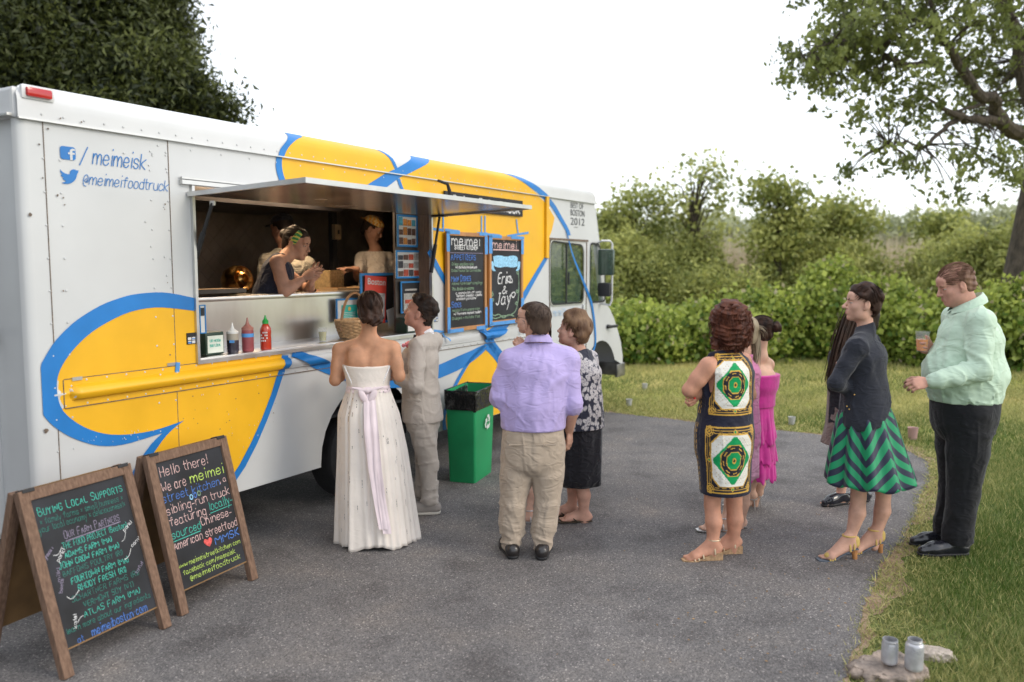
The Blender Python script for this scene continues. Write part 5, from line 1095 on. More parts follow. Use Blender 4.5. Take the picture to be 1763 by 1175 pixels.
def rect(root,x0,x1,z0,z1,m,name,y=-.003):
    q=MB(); q.add([(x0,y,z0),(x1,y,z0),(x1,y,z1),(x0,y,z1)],[(0,1,2,3)]); return q.build(name,m,root)
fr,w_,h_=frame(579,513,618,556,.38,'small blue taped frame with teal card leaning on steel panel left of bride',inner='p',grp='blue framed menus around the window'); rect(fr,-w_*.28,w_*.42,.02,h_*.72,M_teal,'teal_card'); mb=MB(); mb.lathe([(.018,0),(0,.001)],(w_*.05,-.006,h_*.55),12,Matrix.Rotation(R(90),4,'X')); mb.build('card_logo',mat('card_orange',(.6,.4,.1),.6),fr)
for k in range(4): rect(fr,-w_*.18,w_*.3,h_*(.38-.07*k),h_*(.40-.07*k),M_paper,'card_line',-.0045)
fr,w_,h_=frame(621,470,680,560,.30,'blue framed board holding a red Boston magazine, above the bride',fw=.022,grp='blue framed menus around the window')
mg=MB(); Mq=Matrix.Translation((-w_*.16,-.012,h_*.04))@Matrix.Rotation(R(4),4,'Y'); mg.box((0,0,h_*.42),(w_*.30,.004,h_*.46),Mq.to_3x3().to_4x4()); mg.V=[tuple(Vector(v)+Vector((-w_*.12,-.012,h_*.06))) for v in mg.V]; mgo=mg.build('magazine',M_red,fr)
Mt=Matrix.Translation((-w_*.12,-.0175,h_*.06))@Matrix.Rotation(R(4),4,'Y')@Matrix(((1,0,0,0),(0,0,1,0),(0,1,0,0),(0,0,0,1)))
ttext('Boston',h_*.13,Mt@Matrix.Translation((-w_*.26,h_*.71,0)),M_paper,'title_lettering',mgo,width=w_*.5,bold=.01)
mb=MB(); mb.add([Mt@Vector(v) for v in ((-w_*.12,h_*.05,0),(w_*.24,h_*.05,0),(w_*.24,h_*.55,0),(-w_*.12,h_*.55,0))],[(0,1,2,3)]); mb.build('cover_picture',mat('cover_grey',(.50,.48,.46),.6,var=.3,vscale=30),mgo)
mb=MB(); mb.box((w_*.36,-.03,h_*.13),(w_*.18,.002,h_*.17),Matrix.Rotation(R(-12),4,'Y')); mb.build('paper_sheet',M_paper,fr)
def news(px0,py0,px1,py1,y,label,m2,seed,top=None):
    fr,w_,h_=frame(px0,py0,px1,py1,y,label,inner='p',fw=.016,grp='blue framed menus around the window'); rr=np.random.default_rng(seed)
    for i in range(4):
        for j in range(3):
            x0=-w_*.42+i*w_*.21; z0=h_*.08+j*h_*.29; rect(fr,x0,x0+w_*.19,z0,z0+h_*rr.uniform(.15,.27),m2[rr.integers(len(m2))],'print_block')
    return fr
M_pr=[mat('print_brown',(.12,.06,.04),.6,var=.4,vscale=60),mat('print_dark',(.05,.05,.06),.6,var=.5,vscale=50),mat('print_red',(.40,.07,.04),.6,var=.3,vscale=60),mat('print_grey',(.34,.33,.31),.6,var=.4,vscale=90)]
M_pc=[mat('print_teal',(.05,.25,.35),.6,var=.4,vscale=50),mat('print_orange',(.50,.20,.04),.6,var=.3,vscale=60),M_pr[2],M_pr[0]]
news(684,372,718,425,.135,'colourful photo page in blue tape high right inside the window',M_pc,1); news(682,432,724,480,.135,'newspaper clipping framed in blue tape right inside the window',M_pr,2)
fr,w_,h_=frame(690,484,724,540,.13,'dark framed card in blue tape behind the groom\'s raised face',fw=.014,grp='blue framed menus around the window'); rect(fr,-w_*.36,w_*.36,h_*.08,h_*.62,M_pr[3],'card_photo'); rect(fr,-w_*.3,w_*.3,h_*.30,h_*.42,M_pr[2],'card_band',-.0045); rect(fr,-w_*.3,w_*.3,h_*.70,h_*.76,M_pr[3],'card_line',-.0045)
c=Ky(708,.05); root=empty('napkin_dispenser',tuple(c),TR,'dark green napkin dispenser with plain white face beside groom','napkin box'); q=MB(); q.box((.0,.03,.065),(.10,.06,.065),bev=.015); q.build('box_body',M_dg,root,True); q=MB(); q.box((.0,-.032,.06),(.085,.002,.045)); q.build('face_plate',M_paper,root)
# strip of blue tape and sticker on the window's left edge inside
fr,w_,h_=frame(344,525,353,575,.02,'narrow blue taped card standing at the left end of the counter',inner='p',fw=.006,grp='blue framed menus around the window'); rect(fr,-w_*.3,w_*.3,h_*.62,h_*.9,M_black,'print_block')
# kitchen things
def kin(px,py,y): x,z=T(px,py,y); return MT@Vector((x,y,z))
M_brass=mat('brass_pan',(.42,.24,.08),.22,1.0,var=.2,vscale=8); c=kin(409,483,1.1); root=empty('brass_cooker',tuple(c),TR,'round brass lidded cooker inside the truck, left of the vendor','cooker')
q=MB(); MY=Matrix.Rotation(R(75),4,'X'); q.lathe([(0,-.10),(.09,-.10),(.12,-.05),(.12,.02),(.10,.05)],n=28,M=MY); q.build('cooker_body',M_brass,root,True); q=MB(); q.lathe([(.10,.05),(.108,.062),(.10,.075),(.08,.07),(.055,.05),(0,.04)],n=28,M=MY); q.lathe([(.05,.045),(.055,.075),(.035,.09),(.03,.06)],n=16,M=MY); q.build('cooker_lid',M_brass,root,True)
q=MB(); c=kin(395,505,1.0); root=empty('stool_base',(c.x,c.y,c.z-.2),TR,'dark stand beneath the brass cooker','stand'); q.box((0,0,0),(.14,.14,.17),bev=.01); q.build('stand_body',M_int,root)
def tray(px,py,y,w_,d_,h_,label,m,cat='tray',name='food_tray',grp='trays along the kitchen line'):
    c=kin(px,py,y); root=empty(name,tuple(c),TR,label,cat,grp); q=MB(); q.box((0,0,.004),(w_/2,d_/2,.004)); 
    q.box((0,-d_/2,h_/2),(w_/2,.006,h_/2)); q.box((0,d_/2,h_/2),(w_/2,.006,h_/2)); q.box((-w_/2,0,h_/2),(.006,d_/2,h_/2)); q.box((w_/2,0,h_/2),(.006,d_/2,h_/2)); q.build('tray_walls',m,root); q=MB(); q.box((0,0,h_*.6),(w_/2-.01,d_/2-.01,.01)); q.build('tray_contents',mat('food_warm',(.42,.25,.10),.7,var=.5,vscale=50),root)
M_card=mat('tan_carton',(.45,.30,.16),.7,var=.12)
tray(590,507,.75,.36,.22,.06,'pale food tray on the ledge nearest the framed magazine',M_card); tray(640,507,.85,.30,.22,.08,'tan food tray behind the basket handle inside the window',M_card); tray(520,509,.72,.14,.12,.04,'small tan tray by the vendor elbow',M_card)
c=kin(566,498,1.0); root=empty('wire_basket',tuple(c),TR,'tall mesh bin on the kitchen line between vendor and colleague','bin'); mb=MB(); w2,h2_=.085,.17
for i in range(9):
    x=-w2+i*2*w2/8; mb.tube([(x,-.1,0),(x,-.1,h2_)],.004,4); 
for j in range(7): mb.tube([(-w2,-.1,j*h2_/6),(w2,-.1,j*h2_/6)],.004,4)
mb.box((0,0,h2_/2),(w2,.09,h2_/2)); mb.build('bin_body',mat('wicker_dark',(.34,.24,.12),.6,var=.3,vscale=40),root)
tray(355,505,.6,.5,.25,.03,'low dark tray at the left end of the ledge',M_int); tray(412,512,.52,.12,.08,.025,'small snack tray on the ledge below the brass cooker',M_card)
# ================================================================ FIGURE KIT (signed-distance modelling -> surface nets)
def smin(a,b,k):
    h=np.clip(.5+.5*(b-a)/k,0,1); return b*(1-h)+a*h-k*h*(1-h)
def surface_nets(D,org,vs):
    s=D<0
    nx,ny,nz=D.shape
    c=s[:-1,:-1,:-1].astype(np.int8)
    for dx in(0,1):
        for dy in(0,1):
            for dz in(0,1):
                if dx+dy+dz: c=c+s[dx:nx-1+dx,dy:ny-1+dy,dz:nz-1+dz]
    act=(c>0)&(c<8); idx=np.full(act.shape,-1,np.int32); A=np.argwhere(act); idx[act]=np.arange(len(A))
    P=np.zeros((len(A),3)); W=np.zeros(len(A))
    co=[(0,0,0),(1,0,0),(0,1,0),(1,1,0),(0,0,1),(1,0,1),(0,1,1),(1,1,1)]
    vals=[D[A[:,0]+a,A[:,1]+b,A[:,2]+c_] for a,b,c_ in co]
    for i in range(8):
        for j in range(i+1,8):
            d=np.array(co[j])-np.array(co[i])
            if np.abs(d).sum()!=1: continue
            va,vb=vals[i],vals[j]; m=(va<0)!=(vb<0); t=np.where(m,va/(va-vb+1e-12),0)
            P+=np.where(m[:,None],np.array(co[i])+t[:,None]*d,0); W+=m
    P/=W[:,None]; V=(A+P)*vs+org
    F=[]
    for ax in range(3):
        o=[1,2] if ax==0 else ([2,0] if ax==1 else [0,1])
        sl=[slice(1,-1)]*3; sl[ax]=slice(0,-1) if True else None
        a=s; e=[slice(1,nx-1),slice(1,ny-1),slice(1,nz-1)]; e0=list(e); e1=list(e); e0[ax]=slice(0,D.shape[ax]-1); e1[ax]=slice(1,D.shape[ax])
        m=a[tuple(e0)]!=a[tuple(e1)]; q=np.argwhere(m); sgn=a[tuple(e0)][m]
        base=q.copy(); 
        for k in range(3):
            if k!=ax: base[:,k]+=1
        def cell(du,dv):
            b=base.copy(); b[:,o[0]]-=du; b[:,o[1]]-=dv; return idx[b[:,0],b[:,1],b[:,2]]
        f=np.stack([cell(1,1),cell(0,1),cell(0,0),cell(1,0)],1); f[~sgn]=f[~sgn][:,::-1]; F.append(f)
    F=np.concatenate(F); F=F[(F>=0).all(1)]
    return V,F
class Fld:
    """list of signed-distance primitives evaluated only near themselves"""
    def __init__(s): s.P=[]
    def _a(s,fn,lo,hi,k,op): s.P.append((fn,np.array(lo,float),np.array(hi,float),k,op)); return s
    def cone(s,a,b,ra,rb,k=.02,op='u'):
        a=np.array(a,float);b=np.array(b,float); ab=b-a; L=ab@ab+1e-12; m=max(ra,rb)
        def fn(X):
            t=np.clip(((X-a)@ab)/L,0,1); return np.linalg.norm(X-a-t[...,None]*ab,axis=-1)-(ra+(rb-ra)*t)
        return s._a(fn,np.minimum(a,b)-m,np.maximum(a,b)+m,k,op)
    def chain(s,pts,rs,k=.02):
        for i in range(len(pts)-1): s.cone(pts[i],pts[i+1],rs[i],rs[i+1],k)
        return s
    def ell(s,c,r,Rm=None,k=.02,op='u'):
        c=np.array(c,float); r=np.array(r,float); Rm=np.eye(3) if Rm is None else np.array(Rm); m=r.max()
        def fn(X):
            q=((X-c)@Rm)/r; l=np.linalg.norm(q,axis=-1); g=np.linalg.norm(q/r,axis=-1)+1e-9; return l*(l-1)/g
        return s._a(fn,c-m,c+m,k,op)
    def loft(s,pts,rx,ry,right,k=.02,op='u',noise=None,sq=2.0):
        """elliptic tube: polyline pts, half widths rx (along right) and ry"""
        pts=[np.array(p,float) for p in pts]; rt=np.array(right,float)
        if rt.ndim==1: rt=np.repeat(rt[None],len(pts),0)
        m=max(max(rx),max(ry))+ (.03 if noise else 0); A=np.array(pts)
        def fn(X):
            best=None
            for i in range(len(pts)-1):
                a,b=pts[i],pts[i+1]; ab=b-a; L=np.linalg.norm(ab); ax=ab/L; w=X-a; t=(w@ax)/L
                lo=0 if i>0 else -9; tc=np.clip(t,0,1); r_=rt[i]+(rt[i+1]-rt[i])*.5; r_=r_-ax*(r_@ax); r_/=np.linalg.norm(r_); f=np.cross(ax,r_)
                ts=tc; rr=rx[i]+(rx[i+1]-rx[i])*ts; rf=ry[i]+(ry[i+1]-ry[i])*ts
                u=(w@r_)/rr; v=(w@f)/rf; ex=(t-tc)*L/np.minimum(rr,rf)
                if i>0 or True: pass
                l=(np.abs(u)**sq+np.abs(v)**sq+np.abs(ex)**sq)**(1/sq) if sq!=2 else np.sqrt(u*u+v*v+ex*ex)
                g=np.sqrt((u/rr)**2+(v/rf)**2+(ex/np.minimum(rr,rf))**2)/(np.sqrt(u*u+v*v+ex*ex)+1e-6)+1e-6
                d=(l-1)/g
                d=np.maximum(d,-.08)
                best=d if best is None else smin(best,d,.012)
            if noise is not None: best=best+noise(X)
            return best
        return s._a(fn,A.min(0)-m,A.max(0)+m,k,op)
    def plane(s,p,n,k=.004):   # keep the side where (x-p).n < 0
        p=np.array(p,float); n=np.array(n,float); n/=np.linalg.norm(n)
        return s._a(lambda X:(X-p)@n,np.full(3,-99.),np.full(3,99.),k,'i')
    def func(s,fn,lo,hi,k,op): return s._a(fn,lo,hi,k,op)
    def bounds(s):
        lo=np.min([p[1] for p in s.P if p[4]=='u'],0); hi=np.max([p[2] for p in s.P if p[4]=='u'],0); return lo-.02,hi+.02
    def mesh(s,vs=.007,lo=None,hi=None,post=None):
        l,h=s.bounds(); lo=l if lo is None else np.maximum(l,lo); hi=h if hi is None else np.minimum(h,hi); n=np.ceil((hi-lo)/vs).astype(int)+1
        if (n<3).any(): return np.zeros((0,3)),np.zeros((0,4),int)
        ax=[(lo[i]+vs*np.arange(n[i])).astype(np.float32) for i in range(3)]; D=np.full(tuple(n),.3,np.float32)
        for fn,a,b,k,op in s.P:
            pad=(k*1.2+.012) if op=='u' else (k+.005)
            i0=np.clip(np.floor((a-pad-lo)/vs).astype(int),0,n); i1=np.clip(np.ceil((b+pad-lo)/vs).astype(int)+1,0,n)
            if (i1-i0<1).any(): continue
            sl=tuple(slice(i0[i],i1[i]) for i in range(3)); X=np.stack(np.meshgrid(*[ax[i][sl[i]] for i in range(3)],indexing='ij'),-1)
            d=fn(X); o=D[sl]
            if op=='u': D[sl]=smin(o,d,k)
            elif op=='s': D[sl]=-smin(-o,d,k)
            elif op=='i': D[sl]=-smin(-o,-d,k)
            elif op=='add': D[sl]=o+d
        V,F=surface_nets(D,lo,vs)
        return V,F
def wav(X,dirs):
    o=0
    for (kx,ky,kz,ph,a) in dirs: o=o+a*np.sin(X[...,0]*kx+X[...,1]*ky+X[...,2]*kz+ph)
    return o
def folds(seed,amp=.004,f=28,n=6,aniso=(1,1,.5)):
    """sparse narrow drag folds: ridges along the zero lines of warped waves, plus a soft swell"""
    r=np.random.default_rng(seed); sets=[]
    for j in range(3):
        sets.append([(*(r.normal(size=3)*f*np.array(aniso)*(.55+.3*j+.2*i)),r.uniform(0,6.28),1/(1+.4*i)) for i in range(3)])
    soft=[(*(r.normal(size=3)*f*.35*np.array(aniso)),r.uniform(0,6.28),amp*.25) for _ in range(3)]
    def fn(X):
        Y=X+.025*np.sin(X[...,[1,2,0]]*9+seed)+.008*np.sin(X[...,[2,0,1]]*31+seed*2); o=wav(X,soft)
        for j,ds in enumerate(sets):
            s_=wav(Y,ds); g=np.clip(wav(X,[(d[2]*.3,d[0]*.3,d[1]*.3,d[3]*2,1) for d in ds[:1]])*.5+.6,0,1); o=o-amp*(1-.2*j)*g*(np.exp(-(s_/.24)**2)-.20)
        return o
    return fn
def nrmz(v): v=np.array(v,float); return v/np.linalg.norm(v)
def basis(yaw,pitch=0,roll=0):
    """columns: right, forward, up for a figure looking along azimuth yaw (0 = +Y, 90 = +X), pitch up positive"""
    y,p,r=R(yaw),R(pitch),R(roll); f=np.array([math.sin(y)*math.cos(p),math.cos(y)*math.cos(p),math.sin(p)]); rt=np.array([math.cos(y),-math.sin(y),0]); up=np.cross(rt,f)
    rt2=rt*math.cos(r)+up*math.sin(r); up2=-rt*math.sin(r)+up*math.cos(r); return np.stack([rt2,f,up2],1)
class Person:
    def __init__(s,loc,label,group=None,skin=(.45,.25,.17),seed=1,redness=1.0):
        s.loc=np.array(loc,float); s.root=empty('person',tuple(loc),0,label,'person',group); s.skin=Fld(); s.seed=seed; s.hands=[]; s.fine=[]
        s.M=mat('skin',tuple(min(.85,v*w_) for v,w_ in zip(skin,(1.18,1.27,1.34))),.58,var=.16,vscale=14,det=6,spec=.3,bump=.0010,bscale=120,sss=.08)
    def put(s,name,V,F,m,smooth=True,**k):
        if len(V)==0: return None
        return mobj(name,np.asarray(V)-s.loc,np.asarray(F),m,s.root,smooth,**k)
    def fld(s,name,f,m,vs=.008,**k):
        V,F=f.mesh(vs,**k); return s.put(name,V,F,m)
    # head centre c at eye level mid-skull, B basis, scale
    def head(s,c,yaw,pitch=0,roll=0,sc=1.0,neck=None,rn=.054,female=False,eyes='open',beard=False,jaw=1.0,lipc=(.42,.16,.13),brow=(.06,.035,.025),nose=1.0,ears=True):
        c=np.array(c,float); B=basis(yaw,pitch,roll); s.hc=c; s.hB=B; s.hs=sc; f=s.skin; q=lambda x,y,z:c+B@(np.array([x,y,z])*sc); s.hq=q
        E=lambda p,r,k=.02,op='u':f.ell(q(*p),np.array(r)*sc,B,k,op)
        E((0,-.014,.040),(.074,.094,.079)); E((0,.020,-.022),(.064,.070,.082)); E((0,.036,-.060),(.048*jaw,.046,.050)); E((0,.064,-.092),(.024*jaw,.020,.017),.018)
        for sx in(-1,1):
            E((sx*.040,.050,-.022),(.022,.026,.024),.016); E((sx*.046,.012,-.066),(.018*jaw,.034,.030),.02)
        E((0,.070,.048),(.050,.022,.032),.02)
        f.cone(q(-.036,.078,.026),q(.036,.078,.026),.010*sc,.010*sc,.012)
        for sx in(-1,1): E((sx*.031,.095,.006),(.019,.014,.012),.010,'s')
        f.cone(q(0,.084,.016),q(0,.104*nose,-.024),.0075*sc,.0105*sc,.009); f.ell(q(0,.101*nose,-.027),np.array((.0125,.012,.0095))*sc,B,.006)
        for sx in(-1,1): E((sx*.0115,.094,-.029),(.0075,.009,.007),.006); E((sx*.006,.099,-.036),(.0032,.006,.003),.003,'s')
        E((0,.082,-.050),(.020,.012,.014),.012)
        f.cone(q(-.018,.087,-.0545),q(.018,.087,-.0545),.0052*sc,.0052*sc,.005); f.cone(q(-.016,.087,-.0645),q(.016,.087,-.0645),.0062*sc,.0062*sc,.005)
        f.cone(q(-.022,.099,-.0595),q(.022,.099,-.0595),.0022*sc,.0022*sc,.004,'s')
        if ears:
            for sx in(-1,1):
                E((sx*.0765,-.012,-.004),(.0075,.019,.031),.006); f.ell(q(sx*.086,-.006,.002),np.array((.006,.011,.019))*sc,B,.004,'s'); E((sx*.073,.0,-.030),(.006,.008,.010),.005)
        if neck is not None:
            n=np.array(neck,float); f.cone(q(0,-.022,-.045),n,rn*1.0,rn*1.05,.03)
        # eyes, lids, brows, lips as small parts
        mw=MB(); mi=MB(); mbw=MB(); ml=MB()
        for sx in(-1,1):
            e=q(sx*.031,.0720,.0055); mw.add(*sph(e-s.loc,.0122*sc,8))
            p=q(sx*.031,.0800,.0048); mi.add(*sph(p-s.loc,.0060*sc,6))
            mbw.tube([Vector(q(sx*.014,.092,.0235)-s.loc),Vector(q(sx*.030,.0905,.0290)-s.loc),Vector(q(sx*.047,.078,.0235)-s.loc)],[.0022*sc,.0032*sc,.0012*sc],6)
        ml.tube([Vector(q(-.021,.0855,-.0590)-s.loc),Vector(q(-.008,.0935,-.0553)-s.loc),Vector(q(0,.0935,-.0563)-s.loc),Vector(q(.008,.0935,-.0553)-s.loc),Vector(q(.021,.0855,-.0590)-s.loc)],[.0012,.0028,.0026,.0028,.0012],6)
        ml.tube([Vector(q(-.019,.0860,-.0612)-s.loc),Vector(q(0,.0945,-.0645)-s.loc),Vector(q(.019,.0860,-.0612)-s.loc)],[.0012,.0036,.0012],6)
        ew=mw.build('eye',MAT_EYE,s.root,True); ew['kind']='thing'
        if eyes=='open':
            mi.build('iris',MAT_IRIS,s.root,True)
        lid=Fld()
        for sx in(-1,1):
            z0=.0065 if eyes=='open' else -.002
            lid.ell(q(sx*.031,.0722,.0060),np.array((.0140,.0142,.0135))*sc,B,.001)
        oz=.0045 if eyes=='open' else 0.0; lid.func(lambda X:(.0024*sc if eyes=='open' else -.01)-np.abs((X-q(0,0,oz))@B[:,2]),np.full(3,-99.),np.full(3,99.),.0005,'i')
        V,F=lid.mesh(.0026); s.put('eyelid',V,F,s.M)
        mbw.build('eyebrow',mat('brow_hair',brow,.8),s.root,True); ml.build('lips',mat('lips',lipc,.45),s.root,True)
    def arm(s,sh,el,wr,r=(.050,.040,.035,.026),k=.02):
        sh,el,wr=[np.array(x,float) for x in(sh,el,wr)]; m=sh*.45+el*.55; fm=el*.7+wr*.3
        s.skin.chain([sh,m,el],[r[0],r[0]*.86,r[1]*.92],k); s.skin.chain([el,fm,wr],[r[1]*.92,r[1]*.98,r[3]],k)
    def hand(s,wr,d,palm,side,curl=.5,sc=1.0,spread=.12,thumb=.5,curls=None,name='hand'):
        """d: direction wrist->knuckles, palm: palm normal, side: +1 right hand, -1 left"""
        wr=np.array(wr,float); d=nrmz(d); n=np.array(palm,float); n-=d*(n@d); n=nrmz(n); x=np.cross(n,d)*-side  # x towards the thumb
        f=Fld(); q=lambda a,b,c:wr+(x*a+d*b+n*c)*sc; Bm=np.stack([x,d,n],1)
        f.cone(wr-d*.03*sc,q(0,.01,0),.024*sc,.023*sc,.01); f.ell(q(0,.050,-.001),np.array((.040,.050,.0145))*sc,Bm,.012); f.ell(q(.022,.028,.006),np.array((.018,.030,.014))*sc,Bm,.012)
        for i,(a,L,rr) in enumerate([(.030,.078,.0088),(.0105,.088,.0092),(-.0105,.082,.0088),(-.030,.064,.0078)]):
            cu=(curls[i] if curls else curl)*(1+.06*i); p=q(a,.088-.006*abs(i-1),0); sp=(a/.03)*spread; dd=nrmz(d+x*sp); pts=[q(a*.9,.055,0),p]; ang=0
            for j,fr in enumerate((.46,.30,.24)):
                ang+=cu*(.75,1.15,.8)[j]; v=dd*math.cos(ang)+n*math.sin(ang); p=p+v*L*fr*sc; pts.append(p)
            f.chain(pts,[rr*sc*1.05,rr*sc*1.05,rr*sc,rr*sc*.92,rr*sc*.78],.006)
        t0=q(.018,.012,.006); t1=q(.040,.040,.010+.012*thumb); t2=t1+nrmz(x*(.75-.7*thumb)+d*.8+n*(.25+.5*thumb))*.036*sc; t3=t2+nrmz(x*(.35-.8*thumb)+d*.85+n*(.3+.4*thumb))*.028*sc
        f.chain([t0,t1,t2,t3],[.014*sc,.0125*sc,.0105*sc,.0085*sc],.010)
        s.hands.append(f); s.fine.append(f)
        return q
    def leg(s,hip,kn,an,r=(.080,.052,.050,.033)):
        hip,kn,an=[np.array(x,float) for x in(hip,kn,an)]; up=nrmz(hip-an); m=hip*.5+kn*.5
        fb=up*0; hd=nrmz([s.hB[0,1],s.hB[1,1],0]) if hasattr(s,'hB') else np.array([0,1,0]); s.skin.chain([hip,m,kn],[r[0],r[0]*.78,r[1]*.84],.012); c=kn*.68+an*.32-hd*.012; s.skin.chain([kn,c,kn*.25+an*.75,an],[r[1]*.82,r[2]*.88,r[3]*.92,r[3]*.80],.012)
    def foot(s,an,d,L=.235,sc=1.0,heel=0.0,toes=True,z=None):
        """bare foot: ankle point, direction on the ground; heel lift raises the heel"""
        an=np.array(an,float); d=nrmz([d[0],d[1],0]); x=np.array([d[1],-d[0],0]); f=s.skin; g=(an[2]-.075-heel) if z is None else z
        H=an-d*.030; H[2]=g+heel+.030; ball=an+d*(L-.115)*sc; ball[2]=g+.026; tip=an+d*(L-.06)*sc; tip[2]=g+.016
        f.cone(an,H,.029,.027,.018); f.cone(an+d*.01,ball+x*.010,.029,.024,.02); f.cone(H,ball-x*.012,.028,.022,.02); f.cone(ball-x*.020,ball+x*.022,.020,.022,.02)
        if toes:
            for i in range(5):
                o=-.030+.0155*i; l=(.026,.030,.033,.034,.036)[i]; rr=(.0075,.008,.0085,.009,.0125)[i]; a=ball+x*(o*1.0)*1+d*.018; b=a+d*l; a=a.copy(); b[2]=g+rr+.002; a[2]=g+.014; s.toes.append((a,b,rr)) if hasattr(s,'toes') else None; f.cone(a,b,rr*1.1,rr,.006)
        else: f.cone(ball,tip,.03,.022,.02)
        return H,ball,tip,x,d,g
    def build_skin(s,vs=.0135,head_vs=.0048):
        parts=[]
        lo,hi=s.skin.bounds()
        V,F=s.skin.mesh(vs)
        n=0; Vs=[];Fs=[]
        if hasattr(s,'hc'):
            # drop coarse head faces, replace by a finer grid cut at neck level
            up=np.array([0,0,1.]); zc_=s.hc[2]-.125*s.hs; hc=s.hc
            lo2=np.array([hc[0]-.20,hc[1]-.20,zc_-.006]); hi2=hc+np.array([.20,.20,.17])
            V2,F2=s.skin.mesh(head_vs,lo=lo2,hi=hi2)
            cz=V[F].mean(1); m=~((cz[:,2]>zc_)&(np.abs(cz[:,0]-hc[0])<.19)&(np.abs(cz[:,1]-hc[1])<.19)); 
            F=F[m]; Vs.append(V2);Fs.append(F2)
        Vs.insert(0,V);Fs.insert(0,F)
        for f in s.fine: v,q=f.mesh(.0044); Vs.append(v);Fs.append(q)
        o=0;FF=[]
        for v,q in zip(Vs,Fs): FF.append(q+o); o+=len(v)
        V=np.concatenate(Vs);F=np.concatenate(FF); used=np.unique(F); mp_=np.full(len(V),-1); mp_[used]=np.arange(len(used)); s.body=s.put('body',V[used],mp_[F],s.M)
    def hair(s,build,m,vs=.0052,strand=(.0022,170),name='hair',seed=3):
        """build(f,E,q) fills a field in head coordinates"""
        f=Fld(); q=s.hq; B=s.hB; sc=s.hs
        E=lambda p,r,k=.015,op='u':f.ell(q(*p),np.array(r)*sc,B,k,op)
        build(f,E,q)
        V,F=f.mesh(vs); o=s.put(name,V,F,m); return o,V,F
def sph(c,r,n=8):
    V=[];F=[]; c=np.array(c)
    for i in range(n+1):
        a=math.pi*i/n
        for k in range(2*n): b=math.pi*k/n; V.append(tuple(c+r*np.array([math.sin(a)*math.cos(b),math.sin(a)*math.sin(b),math.cos(a)])))
    for i in range(n):
        for k in range(2*n): k2=(k+1)%(2*n); F.append((i*2*n+k,(i+1)*2*n+k,(i+1)*2*n+k2,i*2*n+k2))
    return V,F
MAT_EYE=mat('eye_white',(.40,.36,.33),.35,var=.03); MAT_IRIS=mat('iris',(.035,.022,.015),.2)
def hair_mat(name,c,c2,sc=1.0):
    m=mat(name,tuple(v*.8 for v in c),.55,vscale=34*sc,col2=tuple(v*.72 for v in c2),stretch=(1,1,.22),det=5,bump=.003,bscale=110*sc,spec=.25); return m
def strands(p,m,spec,name='hair_strands',seed=1):
    """spec: list of (start point, list of next points, n, spread, width); flat tapered locks"""
    r=np.random.default_rng(seed); V=[];F=[]
    for path,n,spr,wd,jit in spec:
        path=np.array(path,float)
        for _ in range(n):
            off_=r.normal(size=3)*spr; P=path+off_*np.linspace(1,1.25,len(path))[:,None]+r.normal(size=path.shape)*jit
            # resample smooth
            t=np.linspace(0,len(P)-1,6); Q=np.stack([np.interp(t,range(len(P)),P[:,k]) for k in range(3)],1); Q[1:-1]=(Q[:-2]+Q[1:-1]*2+Q[2:])/4
            side=nrmz(np.cross(Q[-1]-Q[0]+1e-4,r.normal(size=3))); b=len(V)
            for i,qp in enumerate(Q):
                w_=wd*(1-abs(i/5-.35)*1.1); V.append(qp+side*w_-p.loc); V.append(qp-side*w_-p.loc)
            for i in range(5): F.append((b+2*i,b+2*i+1,b+2*i+3,b+2*i+2))
    return mobj(name,V,F,m,p.root,True)
def shell(p,name,m,zs,cen,rx,ry,yaw,n=96,fold=None,seg=None,closed_top=False,thick=.004,hem=None):
    """open garment shell (skirts): for heights zs (top->bottom) elliptic rings; fold(theta,t)->radial offset"""
    B=basis(yaw); V=[];F=[]; m_=len(zs)
    zz=np.linspace(0,1,seg or m_*6); Z=np.interp(zz,np.linspace(0,1,m_),zs)
    th=np.linspace(0,2*np.pi,n,endpoint=False); rings=[]
    for t,z in zip(zz,Z):
        c=np.array([np.interp(t,np.linspace(0,1,m_),[cc[i] for cc in cen]) for i in range(2)]); a=np.interp(t,np.linspace(0,1,m_),rx); b=np.interp(t,np.linspace(0,1,m_),ry)
        f=fold(th,t) if fold else 0*th
        x=np.cos(th)*(a+f); y=np.sin(th)*(b+f); dz=(hem(th)*t**4 if hem else 0*th)
        rings.append(np.stack([c[0]+B[0,0]*x+B[0,1]*y,c[1]+B[1,0]*x+B[1,1]*y,z+dz],1))
    k=len(rings); P=np.concatenate(rings)
    I=np.arange(n); J=(I+1)%n
    Fq=np.concatenate([np.stack([i*n+I,(i+1)*n+I,(i+1)*n+J,i*n+J],1) for i in range(k-1)])
    inn=np.concatenate([ (r-np.array([*[ (r[:,0].mean()),(r[:,1].mean())],0]))*np.array([1-thick/.2,1-thick/.2,1])+np.array([r[:,0].mean(),r[:,1].mean(),0]) for r in rings]); off0=len(P)
    Fi=Fq[:,::-1]+off0; hemF=np.stack([(k-1)*n+I,off0+(k-1)*n+I,off0+(k-1)*n+J,(k-1)*n+J],1); topF=np.stack([J,off0+J,off0+I,I],1)
    V=np.concatenate([P,inn]); F=np.concatenate([Fq,Fi,hemF,topF])
    o=p.put(name,V,F,m)
    # uv: angle around and distance down
    uv=o.data.uv_layers.new(name='UVMap'); tz=np.repeat(zz,n); tt=np.tile(th/(2*np.pi),k); U=np.concatenate([np.stack([tt,tz],1)]*2)
    li=F.ravel(); uvv=U[li].reshape(-1,4,2); wrap=(uvv[:,:,0].max(1)-uvv[:,:,0].min(1))>.5; a=uvv[:,:,0]; a[wrap]=np.where(a[wrap]<.5,a[wrap]+1,a[wrap]); uv.data.foreach_set('uv',uvv.astype(np.float32).ravel())
    return o
